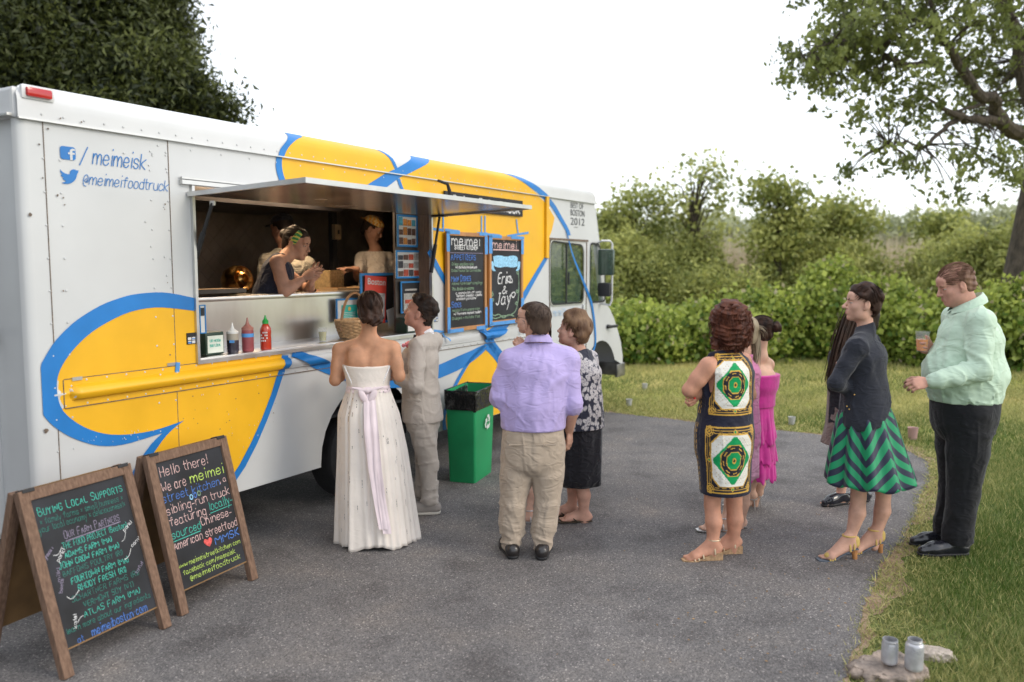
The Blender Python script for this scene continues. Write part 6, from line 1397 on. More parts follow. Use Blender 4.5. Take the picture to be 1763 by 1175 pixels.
# ================================================================ PEOPLE
UPV=np.array([0,0,1.])
def cloth(name,c,var=.08,rough=.8,wsc=5,bump=.0007,bs=500,sheen=.15,crease=.010,**k):
    m=mat(name,c,rough,var=var,vscale=wsc,bump=bump,bscale=bs,sheen=sheen,spec=.25,**k)
    t,b=nodes(m); old=[n for n in t.nodes if n.type=='BUMP']; tcn=[n for n in t.nodes if n.type=='TEX_COORD'][0]
    last=old[0].outputs[0] if old else None
    for sc,dist,st in ((5.5,crease,(1,1,.55)),(11,crease*.45,(.8,.8,1.5))):
        mp_=t.nodes.new('ShaderNodeMapping'); mp_.inputs['Scale'].default_value=st; mp_.inputs['Rotation'].default_value=(.5,.3,.2); t.links.new(tcn.outputs['Object'],mp_.inputs[0])
        n=t.nodes.new('ShaderNodeTexNoise'); n.inputs['Scale'].default_value=sc; n.inputs['Detail'].default_value=1.5; n.inputs['Distortion'].default_value=.9; t.links.new(mp_.outputs[0],n.inputs[0])
        a=t.nodes.new('ShaderNodeMath'); a.operation='SUBTRACT'; a.inputs[1].default_value=.5; t.links.new(n.outputs[0],a.inputs[0]); a2=t.nodes.new('ShaderNodeMath'); a2.operation='ABSOLUTE'; t.links.new(a.outputs[0],a2.inputs[0])
        a3=t.nodes.new('ShaderNodeMapRange'); a3.inputs[1].default_value=0; a3.inputs[2].default_value=.16; a3.inputs[3].default_value=1; a3.inputs[4].default_value=0; a3.interpolation_type='SMOOTHSTEP'; t.links.new(a2.outputs[0],a3.inputs[0])
        bp=t.nodes.new('ShaderNodeBump'); bp.inputs['Distance'].default_value=dist; t.links.new(a3.outputs[0],bp.inputs['Height'])
        if last is not None: t.links.new(last,bp.inputs['Normal'])
        last=bp.outputs[0]
    t.links.new(last,b.inputs['Normal']); return m
class Fig(Person):
    def setup(s,gx,gy,Y=None,**k): pass
def newfig(gpx,label,skin=(.45,.25,.17),group=None,Y=None,loc=None,seed=1):
    g=G(*gpx) if loc is None else Vector(loc)
    if Y: g=PY(gpx[0],gpx[1],Y); g.z=0
    p=Fig(tuple(g),label,group,skin,seed); p.Y0=g.y; p.P=lambda px,py,dy=0.0:np.array(PY(px,py,p.Y0+dy)); return p
def torso(F,J,infl=0.0,k=.03,noise=None,trap=True,sq=2.0,shr=.052):
    r=J['B'][:,0]; fw=J['B'][:,1]; hip,ws,ch=J['rx']; dh,dw,dc=J['ry']
    pel,wst,chs=J['pel'],J['wst'],J['chs']; shm=(J['sL']+J['sR'])/2-UPV*.02
    F.loft([pel-UPV*.07,pel,wst,chs,shm],[hip+infl,hip+infl,ws+infl,ch+infl,ch*.80+infl],[dh+infl,dh+infl,dw+infl,dc+infl,dc*.62+infl],r,k,noise=noise,sq=sq)
    F.cone(J['sL'],J['sR'],shr+infl,shr+infl,.035)
    if trap:
        for a in ('sL','sR'): F.cone(J['nk']-UPV*.01,J['nk']*.3+J[a]*.7+UPV*.0,.048+infl*.8,.040+infl*.8,.035)
def sleeve(F,a,b,c,r,noise=None,k=.02):
    a,b,c=[np.array(x) for x in (a,b,c)]; m1=a*.5+b*.5; m2=b*.5+c*.5
    F.chain([a,m1,b],[r[0],(r[0]+r[1])/2,r[1]],k); F.chain([b,m2,c],[r[1],(r[1]+r[2])/2*1.02,r[2]],k)
def trousers(p,m,legs,pel,yaw,hipw,hipd,waistz,r,name='trousers',seed=1,amp=.006,vs=.0098,crease=True,flare=1.0,wtop=None):
    F=Fld(); B=basis(yaw); pel=np.array(pel)
    F.loft([pel-UPV*.05,pel+UPV*.02,np.array([pel[0],pel[1],waistz])],[hipw,hipw,hipw*(wtop or .92)],[hipd,hipd,hipd*(wtop or .92)],B[:,0],.03,sq=2.4)
    for (h,k_,a) in legs:
        h,k_,a=[np.array(x,float) for x in(h,k_,a)]; F.loft([h,h*.5+k_*.5,k_,k_*.5+a*.5,a],[r[0],r[0]*.92,r[1],r[2]*1.02,r[3]],[r[0]*1.08,r[0]*.98,r[1]*1.04,r[2]*1.04,r[3]*1.12],B[:,0],.014)
    fn=folds(seed,amp,15,5,(1.2,1.2,.35)); fa=folds(seed+5,amp*1.5,20,4,(.5,.5,1.7)); al=[l[2] for l in legs]
    zk=np.mean([l[1][2] for l in legs])
    def nz(X):
        z=X[...,2]; w=np.exp(-((z-(al[0][2]+.03))/.09)**2)*.9+np.exp(-((z-zk)/.08)**2)*.45+np.exp(-((z-pel[2]+.13)/.07)**2)*.5; return fn(X)*.8+fa(X)*w
    lo,hi=F.bounds(); F.func(nz,lo,hi,.001,'add'); F.plane([0,0,waistz],[0,0,1],.004)
    for (h,k_,a) in legs: pass
    F.func(lambda X:(min(al[0][2],al[1][2])-.035)-X[...,2],np.full(3,-99.),np.full(3,99.),.004,'i')
    return p.fld(name,F,m,vs)
def shoe(p,an,d,m,L=.29,name='shoe',sole=None,style='oxford',g=0.0,w=1.0):
    an=np.array(an,float); d=nrmz([d[0],d[1],0]); x=np.array([d[1],-d[0],0]); F=Fld(); H=an-d*.045; H[2]=g+.045; ball=an+d*(L*.45); ball[2]=g+.042; tip=an+d*(L*.68); tip[2]=g+.034
    F.cone(H,ball,.040*w,.044*w,.03); F.cone(ball,tip,.043*w,.030*w,.03); top=an.copy(); top[2]=g+.085; F.cone(top,H+UPV*.01,.040,.038,.03); F.cone(top+d*.01,ball+UPV*.006,.036,.030,.03)
    F.plane([0,0,g+.010],[0,0,-1],.003); F.plane([0,0,g+.098],[0,0,1],.006); o=p.fld(name,F,m,.0055)
    S2=Fld(); S2.cone(H-UPV*.02,ball-UPV*.02,.043*w,.047*w,.02); S2.cone(ball-UPV*.02,tip-UPV*.014,.046*w,.034*w,.02); S2.plane([0,0,g+.022],[0,0,1],.003); S2.plane([0,0,g+.001],[0,0,-1],.003); V,Fq=S2.mesh(.0055)
    so=mobj('sole',V-p.loc,Fq,sole or M_black,o); return o
def collar(p,F_,nk,yaw,rad,h,m,tilt=-.35,name='collar',open_=.0,th=.0035,flare=1.15):
    B=basis(yaw); nk=np.array(nk); mb=MB(); n=40; rows=[]
    for (rr,dz) in ((rad,0),(rad*.97,h*.6),(rad*.98,h),(rad*1.06,h*1.0),(rad*1.16*flare,h*.35),(rad*1.24*flare,-h*.2)):
        row=[]
        for k in range(n):
            a=-math.pi/2+ (open_+ (2*math.pi-2*open_)*k/(n-1))+math.pi  # starts at the front
            v=B[:,0]*math.sin(a-math.pi/2)*rr*-1+B[:,1]*math.cos(a-math.pi/2)*rr*1.05
            fr=math.cos(a-math.pi/2)  # 1 at the front
            row.append(nk+v+UPV*(dz+tilt*fr*rad))
        rows.append(row)
    for row in rows: mb.V+=[tuple(q-p.loc) for q in row]
    for i in range(len(rows)-1):
        for k in range(n-1): mb.F.append((i*n+k,i*n+k+1,(i+1)*n+k+1,(i+1)*n+k))
    o=mb.build(name,m,p.root,True); return o
def paint(o,fn,loc):
    me=o.data; n=len(me.vertices); co=np.zeros(n*3,np.float32); me.vertices.foreach_get('co',co); X=co.reshape(-1,3)+np.array(loc); C=np.ones((n,4),np.float32); C[:,:3]=fn(X)
    a=me.color_attributes.new('print','FLOAT_COLOR','POINT'); a.data.foreach_set('color',C.ravel())
# ---------------------------------------------------------------- hair presets
def cap_hair(p,m,vol=1.0,front=.055,low=-.06,side=.045,noise=.004,seed=1,extra=None,part=None,short_neck=-.075,vs=.0042,ear=True,back=1.0):
    vs=max(vs,.0052)
    """close hair: enlarged skull minus the face; front = height of the hairline, side = how far forward at the temples"""
    def b(f,E,q):
        B=p.hB; sc=p.hs; c=p.hc
        f.ell(q(0,-.020*back,.046),np.array((.083,.103,.088))*sc*vol,B,.01); f.ell(q(0,-.052,-.018),np.array((.070,.062,.075))*sc*vol,B,.02)
        if extra: extra(f,E,q)
        r=np.random.default_rng(seed); ds=[(*(r.normal(size=3)*55),r.uniform(0,6.28),noise*.5) for _ in range(5)]+[(*(r.normal(size=3)*22),r.uniform(0,6.28),noise) for _ in range(4)]
        lo,hi=f.bounds(); f.func(lambda X:wav((X-c)@B*np.array([1,.6,.45]),ds),lo,hi,.001,'add')
        # face cut: keep points behind the hairline curve
        def face(X):
            L=(X-c)@B/sc; x,y,z=L[...,0],L[...,1],L[...,2]
            yl=side-.10*np.clip((front-z)/.09,0,1)**1.0*1.0 + .055*np.clip((z-front)/.03,0,1)+(.02*np.clip((z-front)/.03,0,1))
            yl=yl+.012*np.sin(z*160+seed)+.006*np.sin(x*230)
            d1=(y-yl)*.8; d2=(low-.25*np.clip(y+.06,-.2,.12)*0-z)
            return np.maximum(d1,d2+.006*np.sin(x*150)+.004*np.sin(y*200))*sc
        f.func(face,np.full(3,-99.),np.full(3,99.),.006,'i')
        if ear:
            for sx in(-1,1): f.ell(q(sx*.084,-.002,-.006),np.array((.018,.024,.034))*sc,B,.006,'s')
    return p.hair(b,m,vs)
def scalp_strands(p,m,n=260,L=.05,seed=2,dirf=None,zmin=-.05,ymax=.045,wd=.0011,lift=.004,name='hair_strands',vol=1.0,front=.06):
    n=int(n*3.2); wd*=.62; r=np.random.default_rng(seed); spec=[]
    k=0
    while k<n:
        d=nrmz(r.normal(size=3)); x,y,z=.083*d[0]*vol,-.022+.104*d[1]*vol,.044+.090*d[2]*vol-(.03 if d[1]<-.3 and d[2]<0 else 0)
        if z<zmin or (y>ymax and z<front+.02) or (z<front and y>ymax-.05): continue
        k+=1; nrm=nrmz([d[0]/.082,d[1]/.102,d[2]/.087]); v=np.array(dirf(x,y,z) if dirf else (0,-.2,-1.)); v=v-nrm*(v@nrm); v=nrmz(v)
        P=[]; jj=r.uniform(0,1)**2
        for t in(0,.33,.66,1.0):
            c=np.array([x,y,z])+v*L*t; cc=c-np.array([0,-.02,.046]); l=np.linalg.norm(cc/np.array([.082,.102,.087])/vol); cc=cc/l*(1+lift*t*12*.1+.010+.03*jj); P.append(p.hq(*(cc+np.array([0,-.02,.046]))))
        spec.append((P,1,.001,wd*2.2,.0008))
    return strands(p,m,spec,name,seed)
H_brown=hair_mat('dark_brown_hair',(.022,.011,.008),(.075,.034,.020)); H_black=hair_mat('black_brown_hair',(.012,.008,.007),(.045,.026,.018)); H_auburn=hair_mat('auburn_curly_hair',(.055,.016,.010),(.19,.060,.030)); H_sandy=hair_mat('sandy_brown_hair',(.13,.068,.038),(.30,.18,.10)); H_ginger=hair_mat('thin_ginger_hair',(.15,.07,.045),(.33,.19,.12)); H_blond=hair_mat('blond_grey_hair',(.28,.21,.13),(.52,.43,.30)); H_mouse=hair_mat('short_cropped_hair',(.055,.033,.025),(.13,.085,.06))
# ================================================================ 1 BRIDE
p=newfig((648,936),'bride in strapless ivory gown with lilac ribbon bow, back to the camera',(.43,.205,.115),Y=5.55); bride=p
P=p.P; yaw=-8; B=basis(yaw)
J=dict(B=B,pel=P(637,718),wst=P(634,668),chs=P(633,625),nk=P(634,584),sL=P(585,603),sR=P(677,600),rx=(.165,.128,.158),ry=(.115,.098,.102))
torso(p.skin,J,shr=.046); 
for sx,a in ((-1,'sL'),(1,'sR')):
    p.skin.ell(J['chs']+UPV*.060+B[:,0]*sx*.085-B[:,1]*.062,(.045,.020,.060),B,.035)
p.skin.cone(J['nk']-B[:,1]*.088-UPV*.05,J['wst']-B[:,1]*.118,.010,.010,.03,'s')
p.arm(J['sL'],P(577,655,-.02),P(600,632,.28),(.049,.040,.034,.025)); p.arm(J['sR'],P(688,648,-.02),P(668,632,.27),(.049,.040,.034,.025))
p.hand(P(600,632,.28),(.3,.8,.2),(0,0,-1),-1,.5); p.hand(P(668,632,.27),(-.3,.8,.2),(0,0,-1),1,.5)
p.head(P(637,534,.0),-12,6,0,1.0,J['nk']+UPV*.0,rn=.050)
p.leg(J['pel']-B[:,0]*.09,P(618,830),P(625,925)); p.leg(J['pel']+B[:,0]*.09,P(658,830),P(662,925)); p.foot(P(625,925),(0,1),toes=False); p.foot(P(662,925),(0,1),toes=False)
p.build_skin()
def upd(f,E,q):
    E((0,-.018,.044),(.086,.104,.088)); E((0,-.060,-.012),(.078,.062,.070)); 
    for (a,b,c,r_) in ((.030,-.112,-.045,.030),(-.022,-.118,-.040,.028),(.052,-.098,-.058,.026),(.066,-.085,-.040,.022),(.012,-.118,-.070,.024),(-.045,-.098,-.056,.022),(.040,-.105,-.080,.018),(-.012,-.105,-.020,.026)): E((a,b,c),(r_,r_*.9,r_*.85),.012)
    lo,hi=f.bounds(); c=p.hc; Bh=p.hB
    def nz(X):
        L=(X-c)@Bh; a=np.arctan2(L[...,0],-L[...,1]+.02); return .0028*np.sin(a*16+L[...,2]*50)+.0035*np.sin(L[...,0]*120+7*np.sin(L[...,2]*40))*np.clip((-L[...,2])/.04,0,1)
    f.func(nz,lo,hi,.001,'add')
    f.func(lambda X:((X-c)@Bh)[...,1]-.045+.02*np.clip(((X-c)@Bh)[...,2]/-.05,0,1),np.full(3,-99.),np.full(3,99.),.01,'i')
p.hair(upd,H_brown); scalp_strands(p,H_brown,200,.09,5,lambda x,y,z:(-x*3,-1,-.8),wd=.0012)
mb=MB(); nkc=J['nk']+UPV*.012+B[:,1]*.006; mb.tube([Vector(nkc+B[:,0]*math.sin(t)*.058-B[:,1]*math.cos(t)*.060+UPV*.012*(1-math.cos(t))-p.loc) for t in np.linspace(-2.2,2.2,24)],.0022,5); mb.build('necklace',mat('pearl_chain',(.6,.5,.38),.3,.4),p.root,True)
M_ivory=cloth('ivory_chiffon',(.74,.675,.615),.05,.7,crease=.0012); M_lilac=mat('lilac_satin',(.74,.62,.65),.35,var=.08,vscale=8,sheen=.2)
# bodice: field shell cut by neckline
F=Fld(); torso(F,J,.010,trap=False); F.plane(J['chs']-UPV*.005-B[:,1]*0,nrmz(UPV*1-B[:,1]*.10),.003); F.plane(J['wst']-UPV*.03,(0,0,-1),.003)
lo,hi=F.bounds(); fb=folds(2,.0016,70,5,(1,1,.6)); F.func(lambda X:fb(X)*.9,lo,hi,.001,'add'); p.fld('bodice',F,M_ivory,.006)
mb=MB(); zt=J['chs'][2]-.005
for i in range(14):
    for sx in (-1,1):
        z=zt-.015-i*.011; a=R(58-i*1.6)*sx; rr=.172-.0022*i
        c=J['chs']+B[:,0]*math.sin(a)*rr-B[:,1]*math.cos(a)*rr*.70; c[2]=z; mb.add([tuple(c-p.loc+np.array(v)*.004) for v in ((1,0,1),(-1,0,1.2),(-1,-.3,-1),(1,-.3,-1))],[(0,1,2,3)])
o=mb.build('lace_trim',mat('silver_beads',(.75,.73,.72),.25,.6),p.root); o['kind']='stuff'
rf=np.random.default_rng(8); ph=rf.uniform(0,6.28,8)
def bfold(th,t):
    a=.55+.45*np.sin(th*2.0+ph[3]+t*1.5); return (.0025+.011*t**1.2)*(np.sin(th*15+ph[0]+1.4*np.sin(th*3)+t*.8)*a+.5*np.sin(th*31+ph[1]+1.2*np.sin(th*5)))+.012*t*np.sin(th*6+ph[2])+.006*t*np.sin(th*9+ph[4]+t*3)
zw=J['wst'][2]
wx,wy=J['wst'][:2]; cb=P(650,940)[:2]
sk=shell(p,'skirt',M_ivory,[zw+.02,zw-.02,J['pel'][2]+.02,.62,.30,.012],[(wx,wy)]*3+[tuple(np.array((wx,wy))*.6+np.array(cb)*.4),tuple(np.array((wx,wy))*.3+np.array(cb)*.7),tuple(cb)],[.136,.146,.200,.228,.255,.276],[.112,.125,.165,.205,.24,.265],yaw,n=180,fold=bfold,seg=60,hem=lambda th:.008*np.sin(th*7)+.006*np.sin(th*13+1)+.010*np.sin(th*3))
co=np.zeros(len(sk.data.vertices)*3,np.float32); sk.data.vertices.foreach_get('co',co); Vs=co.reshape(-1,3)[:len(co)//6]; 
mb=MB(); nn_=180
for _ in range(170):
    col=int(rf.integers(0,nn_)); t=rf.uniform(.04,.97); i0=int(t*59); run=int(rf.integers(2,7))
    for j in range(run):
        zf=min(58.,i0+j*.33); ii=int(zf); v=Vs[ii*nn_+col]*(1-(zf-ii))+Vs[(ii+1)*nn_+col]*(zf-ii); cxy=Vs[ii*nn_:(ii+1)*nn_,:2].mean(0); d=v[:2]-cxy; d=d/np.linalg.norm(d)*.0035; s_=.0022; tx=np.array([-d[1],d[0],0])/.0035*s_
        c=v+np.array([d[0],d[1],rf.normal()*.001]); mb.add([tuple(c+tx+[0,0,s_*1.3]),tuple(c-tx+[0,0,s_*1.3]),tuple(c-tx-[0,0,s_*1.3]),tuple(c+tx-[0,0,s_*1.3])],[(0,1,2,3)])
o=mb.build('sequins',mat('silver_sequins',(.60,.58,.60),.25,.7,var=.5,vscale=90),p.root); o['kind']='stuff'
# sash, bow and tails
F=Fld(); F.loft([J['wst']-UPV*.030,J['wst']+UPV*.022],[.152,.143],[.122,.115],B[:,0],.002); lo,hi=F.bounds(); F.func(lambda X:.002*np.sin(X[...,2]*260),lo,hi,.001,'add'); F.plane(J['wst']+UPV*.022,(0,0,1),.002); F.plane(J['wst']-UPV*.03,(0,0,-1),.002); sash=p.fld('sash',F,M_lilac,.005)
kn=J['wst']-B[:,1]*.138+UPV*.0
F=Fld(); F.ell(kn,(.020,.014,.017),B,.005)
for sx,lz in((-1,-.050),(1,-.055)): F.ell(kn+B[:,0]*sx*.032+UPV*lz*.7-B[:,1]*.004,(.024,.012,.050),basis(yaw,0,sx*-28),.004)
F.cone(kn,kn+B[:,0]*.10+UPV*.022,.013,.006,.004); F.cone(kn,kn-B[:,0]*.10+UPV*.022,.013,.006,.004); p.fld('bow',F,M_lilac,.005)
def ribbon(pts,w0,w1,name='ribbon_tail'):
    V=[];n=len(pts); tt=np.linspace(0,1,50); A=np.array(pts); Q=np.stack([np.interp(tt,np.linspace(0,1,n),A[:,k]) for k in range(3)],1)
    for i,qv in enumerate(Q):
        w_=w0+(w1-w0)*tt[i]
        for u in np.linspace(-1,1,7): V.append(qv+B[:,0]*u*w_/2-B[:,1]*(.003*math.cos(u*4+i*.10)+.0015*math.sin(i*.4+u))-p.loc)
    F_=[(i*7+j,(i+1)*7+j,(i+1)*7+j+1,i*7+j+1) for i in range(49) for j in range(6)]; return mobj(name,V,F_,M_lilac,p.root,True)
def onskirt(px,z,extra=.03):
    t=np.interp(-z,[-zw,-J['pel'][2],-.62,-.30,-.01],[.14,.19,.22,.25,.28]); q=P(px,560,-t-extra); q[2]=z; q[1]=p.Y0-t*.95-extra; d=ray(px,700); q[0]=d.x/d.y*q[1]; return q
ribbon([onskirt(633,zw-.02,-.01),onskirt(633,.80,.03),onskirt(640,.55,.03),onskirt(650,.32,.03),onskirt(658,.16,.03)],.050,.062); ribbon([onskirt(640,zw-.02,-.01),onskirt(645,.80,.026),onskirt(649,.55,.026),onskirt(656,.32,.026),onskirt(664,.13,.026)],.042,.055)
# ================================================================ 2 GROOM
p=newfig((738,872),'groom in light grey suit with pink boutonniere looking up at the window',(.42,.20,.14),Y=6.15); P=p.P; yaw=-76; B=basis(yaw)
J=dict(B=B,pel=P(728,712),wst=P(725,668),chs=P(724,618),nk=P(733,577),sL=P(706,604,-.05),sR=P(738,602,.12),rx=(.150,.145,.160),ry=(.120,.112,.125))
J['sL']=J['nk']-UPV*.06-B[:,0]*.185; J['sR']=J['nk']-UPV*.06+B[:,0]*.175
torso(p.skin,J,-.02); eL=P(716,664,-.25); wL=P(680,648,-.14); 
p.head(P(722,540,.0),-82,18,0,1.02,J['nk']+B[:,1]*.01,rn=.058,jaw=1.1,brow=(.03,.018,.012)); p.arm(J['sL'],eL,wL); p.arm(J['sR'],P(722,660,.30),P(688,650,.38)); p.hand(wL,(-.6,.3,.35),(-.3,.3,-1),-1,.5)
p.hand(P(688,650,.38),(-.8,.2,.2),(0,0,-1),1,.5)
p.build_skin()
def gx(f,E,q):
    for a,b,c,r_ in ((0,.040,.112,.036),(-.02,.050,.105,.030),(.02,.010,.122,.036),(0,-.03,.130,.038),(0,-.075,.105,.040),(.0,-.100,.06,.034),(-.03,-.05,.115,.034)): E((a,b,c),(r_*1.1,r_,r_*.6),.035)
cap_hair(p,H_black,1.0,.066,-.075,.030,.0018,3,gx,vs=.004); scalp_strands(p,H_black,180,.05,5,lambda x,y,z:(0,-1,.1),vol=1.03,front=.08)
M_suit=cloth('light_grey_suit',(.43,.385,.345),.05,.85,crease=.0022); M_wshirt=cloth('white_shirt',(.72,.70,.72),.03,.7)
F=Fld(); torso(F,J,.008,shr=.058,sq=2.2); F.loft([J['pel']-UPV*.02,J['wst']-UPV*.0],[.172,.155],[.145,.125],B[:,0],.03); sleeve(F,J['sL'],eL,wL*.85+eL*.15,(.064,.056,.044),k=.010); sleeve(F,J['sR'],P(722,660,.30),P(696,652,.36),(.068,.060,.048))
lo,hi=F.bounds(); fn=folds(11,.008,14,5,(1,1,.7)); fe=folds(12,.012,28,4,(.8,.8,1.2)); F.func(lambda X:fn(X)+fe(X)*np.exp(-(np.linalg.norm(X-eL,axis=-1)/.10)**2),lo,hi,.001,'add')
F.plane(J['pel']-UPV*.055,(0,0,-1),.004); F.plane(J['nk']+UPV*.005,nrmz(UPV*1+B[:,1]*.55),.006); 
# front opening wedge
F.cone(J['nk']+B[:,1]*.13-UPV*.0,J['nk']+B[:,1]*.165-UPV*.30,.045,.010,.004,'s')
p.fld('jacket',F,M_suit,.0075)
F=Fld(); F.loft([J['chs']-UPV*.15,J['nk']+UPV*.0],[.10,.062],[.125,.065],B[:,0],.02); F.cone(J['nk']-UPV*.02+B[:,1]*.01,J['nk']+UPV*.035+B[:,1]*.02,.068,.062,.01); F.plane(J['nk']+UPV*.03+B[:,1]*.0,nrmz(UPV+B[:,1]*.6),.004); p.fld('shirt',F,M_wshirt,.006)
mb=MB(); a=J['nk']+B[:,1]*.078-UPV*.005-p.loc
mb.tube([Vector(a),Vector(a+B[:,1]*.012-UPV*.03),Vector(a+B[:,1]*.045-UPV*.15),Vector(a+B[:,1]*.050-UPV*.26)],[.016,.013,.020,.026],8); mb.build('tie',mat('dark_navy_tie',(.012,.014,.03),.5),p.root,True)
# lapels, boutonniere, pocket flap
mb=MB()
for sx in(-1,1):
    a=J['nk']+B[:,0]*sx*.062+UPV*.02+B[:,1]*.01; b_=J['nk']+B[:,0]*sx*.035-UPV*.32+B[:,1]*.158; c=J['nk']+B[:,0]*sx*.115-UPV*.12+B[:,1]*.118; d=J['nk']+B[:,0]*sx*.055-UPV*.10+B[:,1]*.135
    mb.add([tuple(v-p.loc) for v in(a,c,b_,d)],[(0,1,2,3)])
mb.build('lapel',M_suit,p.root)
F=Fld(); c=P(704,594,-.14); rr=np.random.default_rng(1)
for i in range(9): F.ell(c+rr.normal(size=3)*.013,(.015,.015,.015),None,.004)
p.fld('boutonniere',F,mat('pink_rose',(.70,.22,.25),.6,var=.3,vscale=70),.004)
F=Fld(); c=P(712,690,-.155); F.ell(c,(.010,.062,.020),B,.003); p.fld('pocket_flap',F,M_suit,.006)
aL=P(739,868,-.02); aR=P(728,850,.12)
trousers(p,M_suit,[(J['pel']-B[:,0]*.085,P(738,800,-.02),aL+UPV*.03),(J['pel']+B[:,0]*.085,P(732,790,.12),aR+UPV*.02)],J['pel'],yaw,.155,.118,J['pel'][2]+.06,(.092,.068,.058,.054),seed=4,amp=.009)
M_boat=mat('grey_suede_shoe',(.26,.235,.215),.85,var=.15); M_sole=mat('cream_sole',(.55,.52,.46),.7)
for a in(aL,aR):
    q=a.copy(); q[2]=.085; shoe(p,q,(-.95,-.12),M_boat,.30,sole=M_sole)
# ================================================================ 3 PURPLE SHIRT MAN
p=newfig((907,962),'man in lilac dress shirt and khaki trousers, back to the camera',(.42,.22,.15),Y=5.25); P=p.P; yaw=3; B=basis(yaw)
J=dict(B=B,pel=P(918,765),wst=P(918,705),chs=P(922,640),nk=P(927,592),sL=P(879,622),sR=P(976,620),rx=(.185,.19,.205),ry=(.145,.145,.135))
torso(p.skin,J,-.02); eL=P(860,685,-.02); wL=P(872,665,.22); eR=P(986,695,-.03); wR=P(980,742,.08)
p.head(P(925,557,.0),-14,3,0,1.02,J['nk'],rn=.062,jaw=1.1); p.arm(J['sL'],eL,wL); p.arm(J['sR'],eR,wR,(.055,.046,.04,.029)); p.hand(wL,(.1,.6,.6),(0,0,-1),-1,.6); p.hand(wR,(.05,.1,-1),(-.8,.4,0),1,.5)
p.build_skin(); cap_hair(p,H_mouse,.955,.058,-.056,.030,.0008,5,vs=.004); scalp_strands(p,H_mouse,420,.018,5,lambda x,y,z:(0,-.4,-1),vol=.955,wd=.0008,zmin=-.03)
mb=MB()
for sx in(-1,1): mb.tube([Vector(p.hq(sx*.071,.085,.008)-p.loc),Vector(p.hq(sx*.079,.01,.010)-p.loc),Vector(p.hq(sx*.080,-.012,-.004)-p.loc)],.0022,5)
mb.build('glasses_arm',M_black,p.root,True)
M_purple=cloth('lilac_shirt',(.45,.37,.66),.04,.75,bump=.0004,crease=.0040)
F=Fld(); torso(F,J,.014,shr=.062,sq=2.25); sleeve(F,J['sL'],eL,eL*.45+wL*.55,(.070,.062,.056)); sleeve(F,J['sR'],eR*.97+J['sR']*.03,eR*.88+wR*.12,(.070,.060,.056))
F.loft([J['pel']+UPV*.11,J['wst']+UPV*.03],[.188,.208],[.145,.165],B[:,0],.04)
lo,hi=F.bounds(); fn=folds(21,.009,10,5,(1.1,.8,.6)); fe=folds(22,.011,24,4,(.8,.8,1.1))
def nz(X):
    z=X[...,2]; d=np.minimum(np.linalg.norm(X-eL,axis=-1),np.linalg.norm(X-eR,axis=-1)); return fn(X)+fe(X)*np.exp(-(d/.10)**2)+fe(X)*.5*np.exp(-((z-J['wst'][2]+.03)/.06)**2)
F.func(nz,lo,hi,.001,'add'); F.plane(J['pel']+UPV*.105,(0,0,-1),.012); F.plane(J['nk']+UPV*.015,(0,0,1),.006); F.cone(J['chs']+UPV*.115-B[:,1]*.155-B[:,0]*.17,J['chs']+UPV*.115-B[:,1]*.155+B[:,0]*.17,.004,.004,.006,'s')
p.fld('shirt',F,M_purple,.0085)
collar(p,None,J['nk']+UPV*.012,yaw,.066,.042,M_purple,tilt=-.25)
M_khaki=cloth('khaki_cotton',(.42,.34,.265),.05,.85,crease=.006)
aL=P(880,948,.0); aR=P(934,948,-.02)
trousers(p,M_khaki,[(J['pel']-B[:,0]*.090-UPV*.02,P(884,862,0),aL+UPV*.045),(J['pel']+B[:,0]*.098-UPV*.02,P(943,862,0),aR+UPV*.045)],J['pel'],yaw,.198,.150,J['pel'][2]+.165,(.112,.088,.080,.072),seed=6,amp=.011,wtop=.93)
F=Fld(); F.loft([J['pel']+UPV*.125,J['pel']+UPV*.165],[.193,.192],[.148,.147],B[:,0],.002); p.fld('belt',F,M_black,.006,lo=np.array([-9,-9,J['pel'][2]+.128]),hi=np.array([9,9,J['pel'][2]+.158]))
mb=MB()
for sx in(-1,1):
    c=J['pel']+B[:,0]*sx*.085-B[:,1]*.157+UPV*.03-p.loc; mb.box(tuple(c),(.06,.004,.003))
mb.build('pocket_welt',M_khaki,p.root)
for a,d in((aL,(-.25,1)),(aR,(.15,1))):
    q=a.copy(); q[2]=.085; q2=q-np.array([0,.02,0]); shoe(p,q2,d,mat('black_leather',(.018,.015,.015),.35,coat=.3),.30)
# ================================================================ 4 GLASSES WOMAN (mostly hidden)
p=newfig((912,898),'dark-haired woman with glasses mostly hidden behind the lilac shirt man',(.50,.28,.20),Y=6.0); P=p.P; yaw=-70; B=basis(yaw)
J=dict(B=B,pel=P(925,730),wst=P(925,680),chs=P(925,630),nk=P(925,598),sL=P(905,615,-.12),sR=P(940,615,.12),rx=(.16,.13,.15),ry=(.11,.10,.11))
J['sL']=J['nk']-UPV*.06-B[:,0]*.16; J['sR']=J['nk']-UPV*.06+B[:,0]*.16
torso(p.skin,J,-.01); p.head(P(913,549,.0),-75,2,0,.97,J['nk'],rn=.048,brow=(.03,.015,.01),nose=1.03)
eL=P(900,655,-.1); wL=P(898,606,-.0); p.arm(J['sL'],eL,wL,(.045,.036,.03,.023)); p.hand(wL,(-.25,.1,.9),(-.3,.6,.2),-1,1.15,.95); p.arm(J['sR'],P(930,660,.3),P(905,650,.3))
aL=P(912,892,-.05); aR=P(922,880,.1); p.leg(J['pel']-B[:,0]*.08,P(915,820,-.05),aL); p.leg(J['pel']+B[:,0]*.08,P(925,815,.1),aR)
for a in(aL,aR): a[2]=.075; p.foot(a,(-.95,-.2),.22)
p.build_skin(); 
cap_hair(p,H_brown,1.0,.062,-.07,.03,.003,8,vs=.0045)
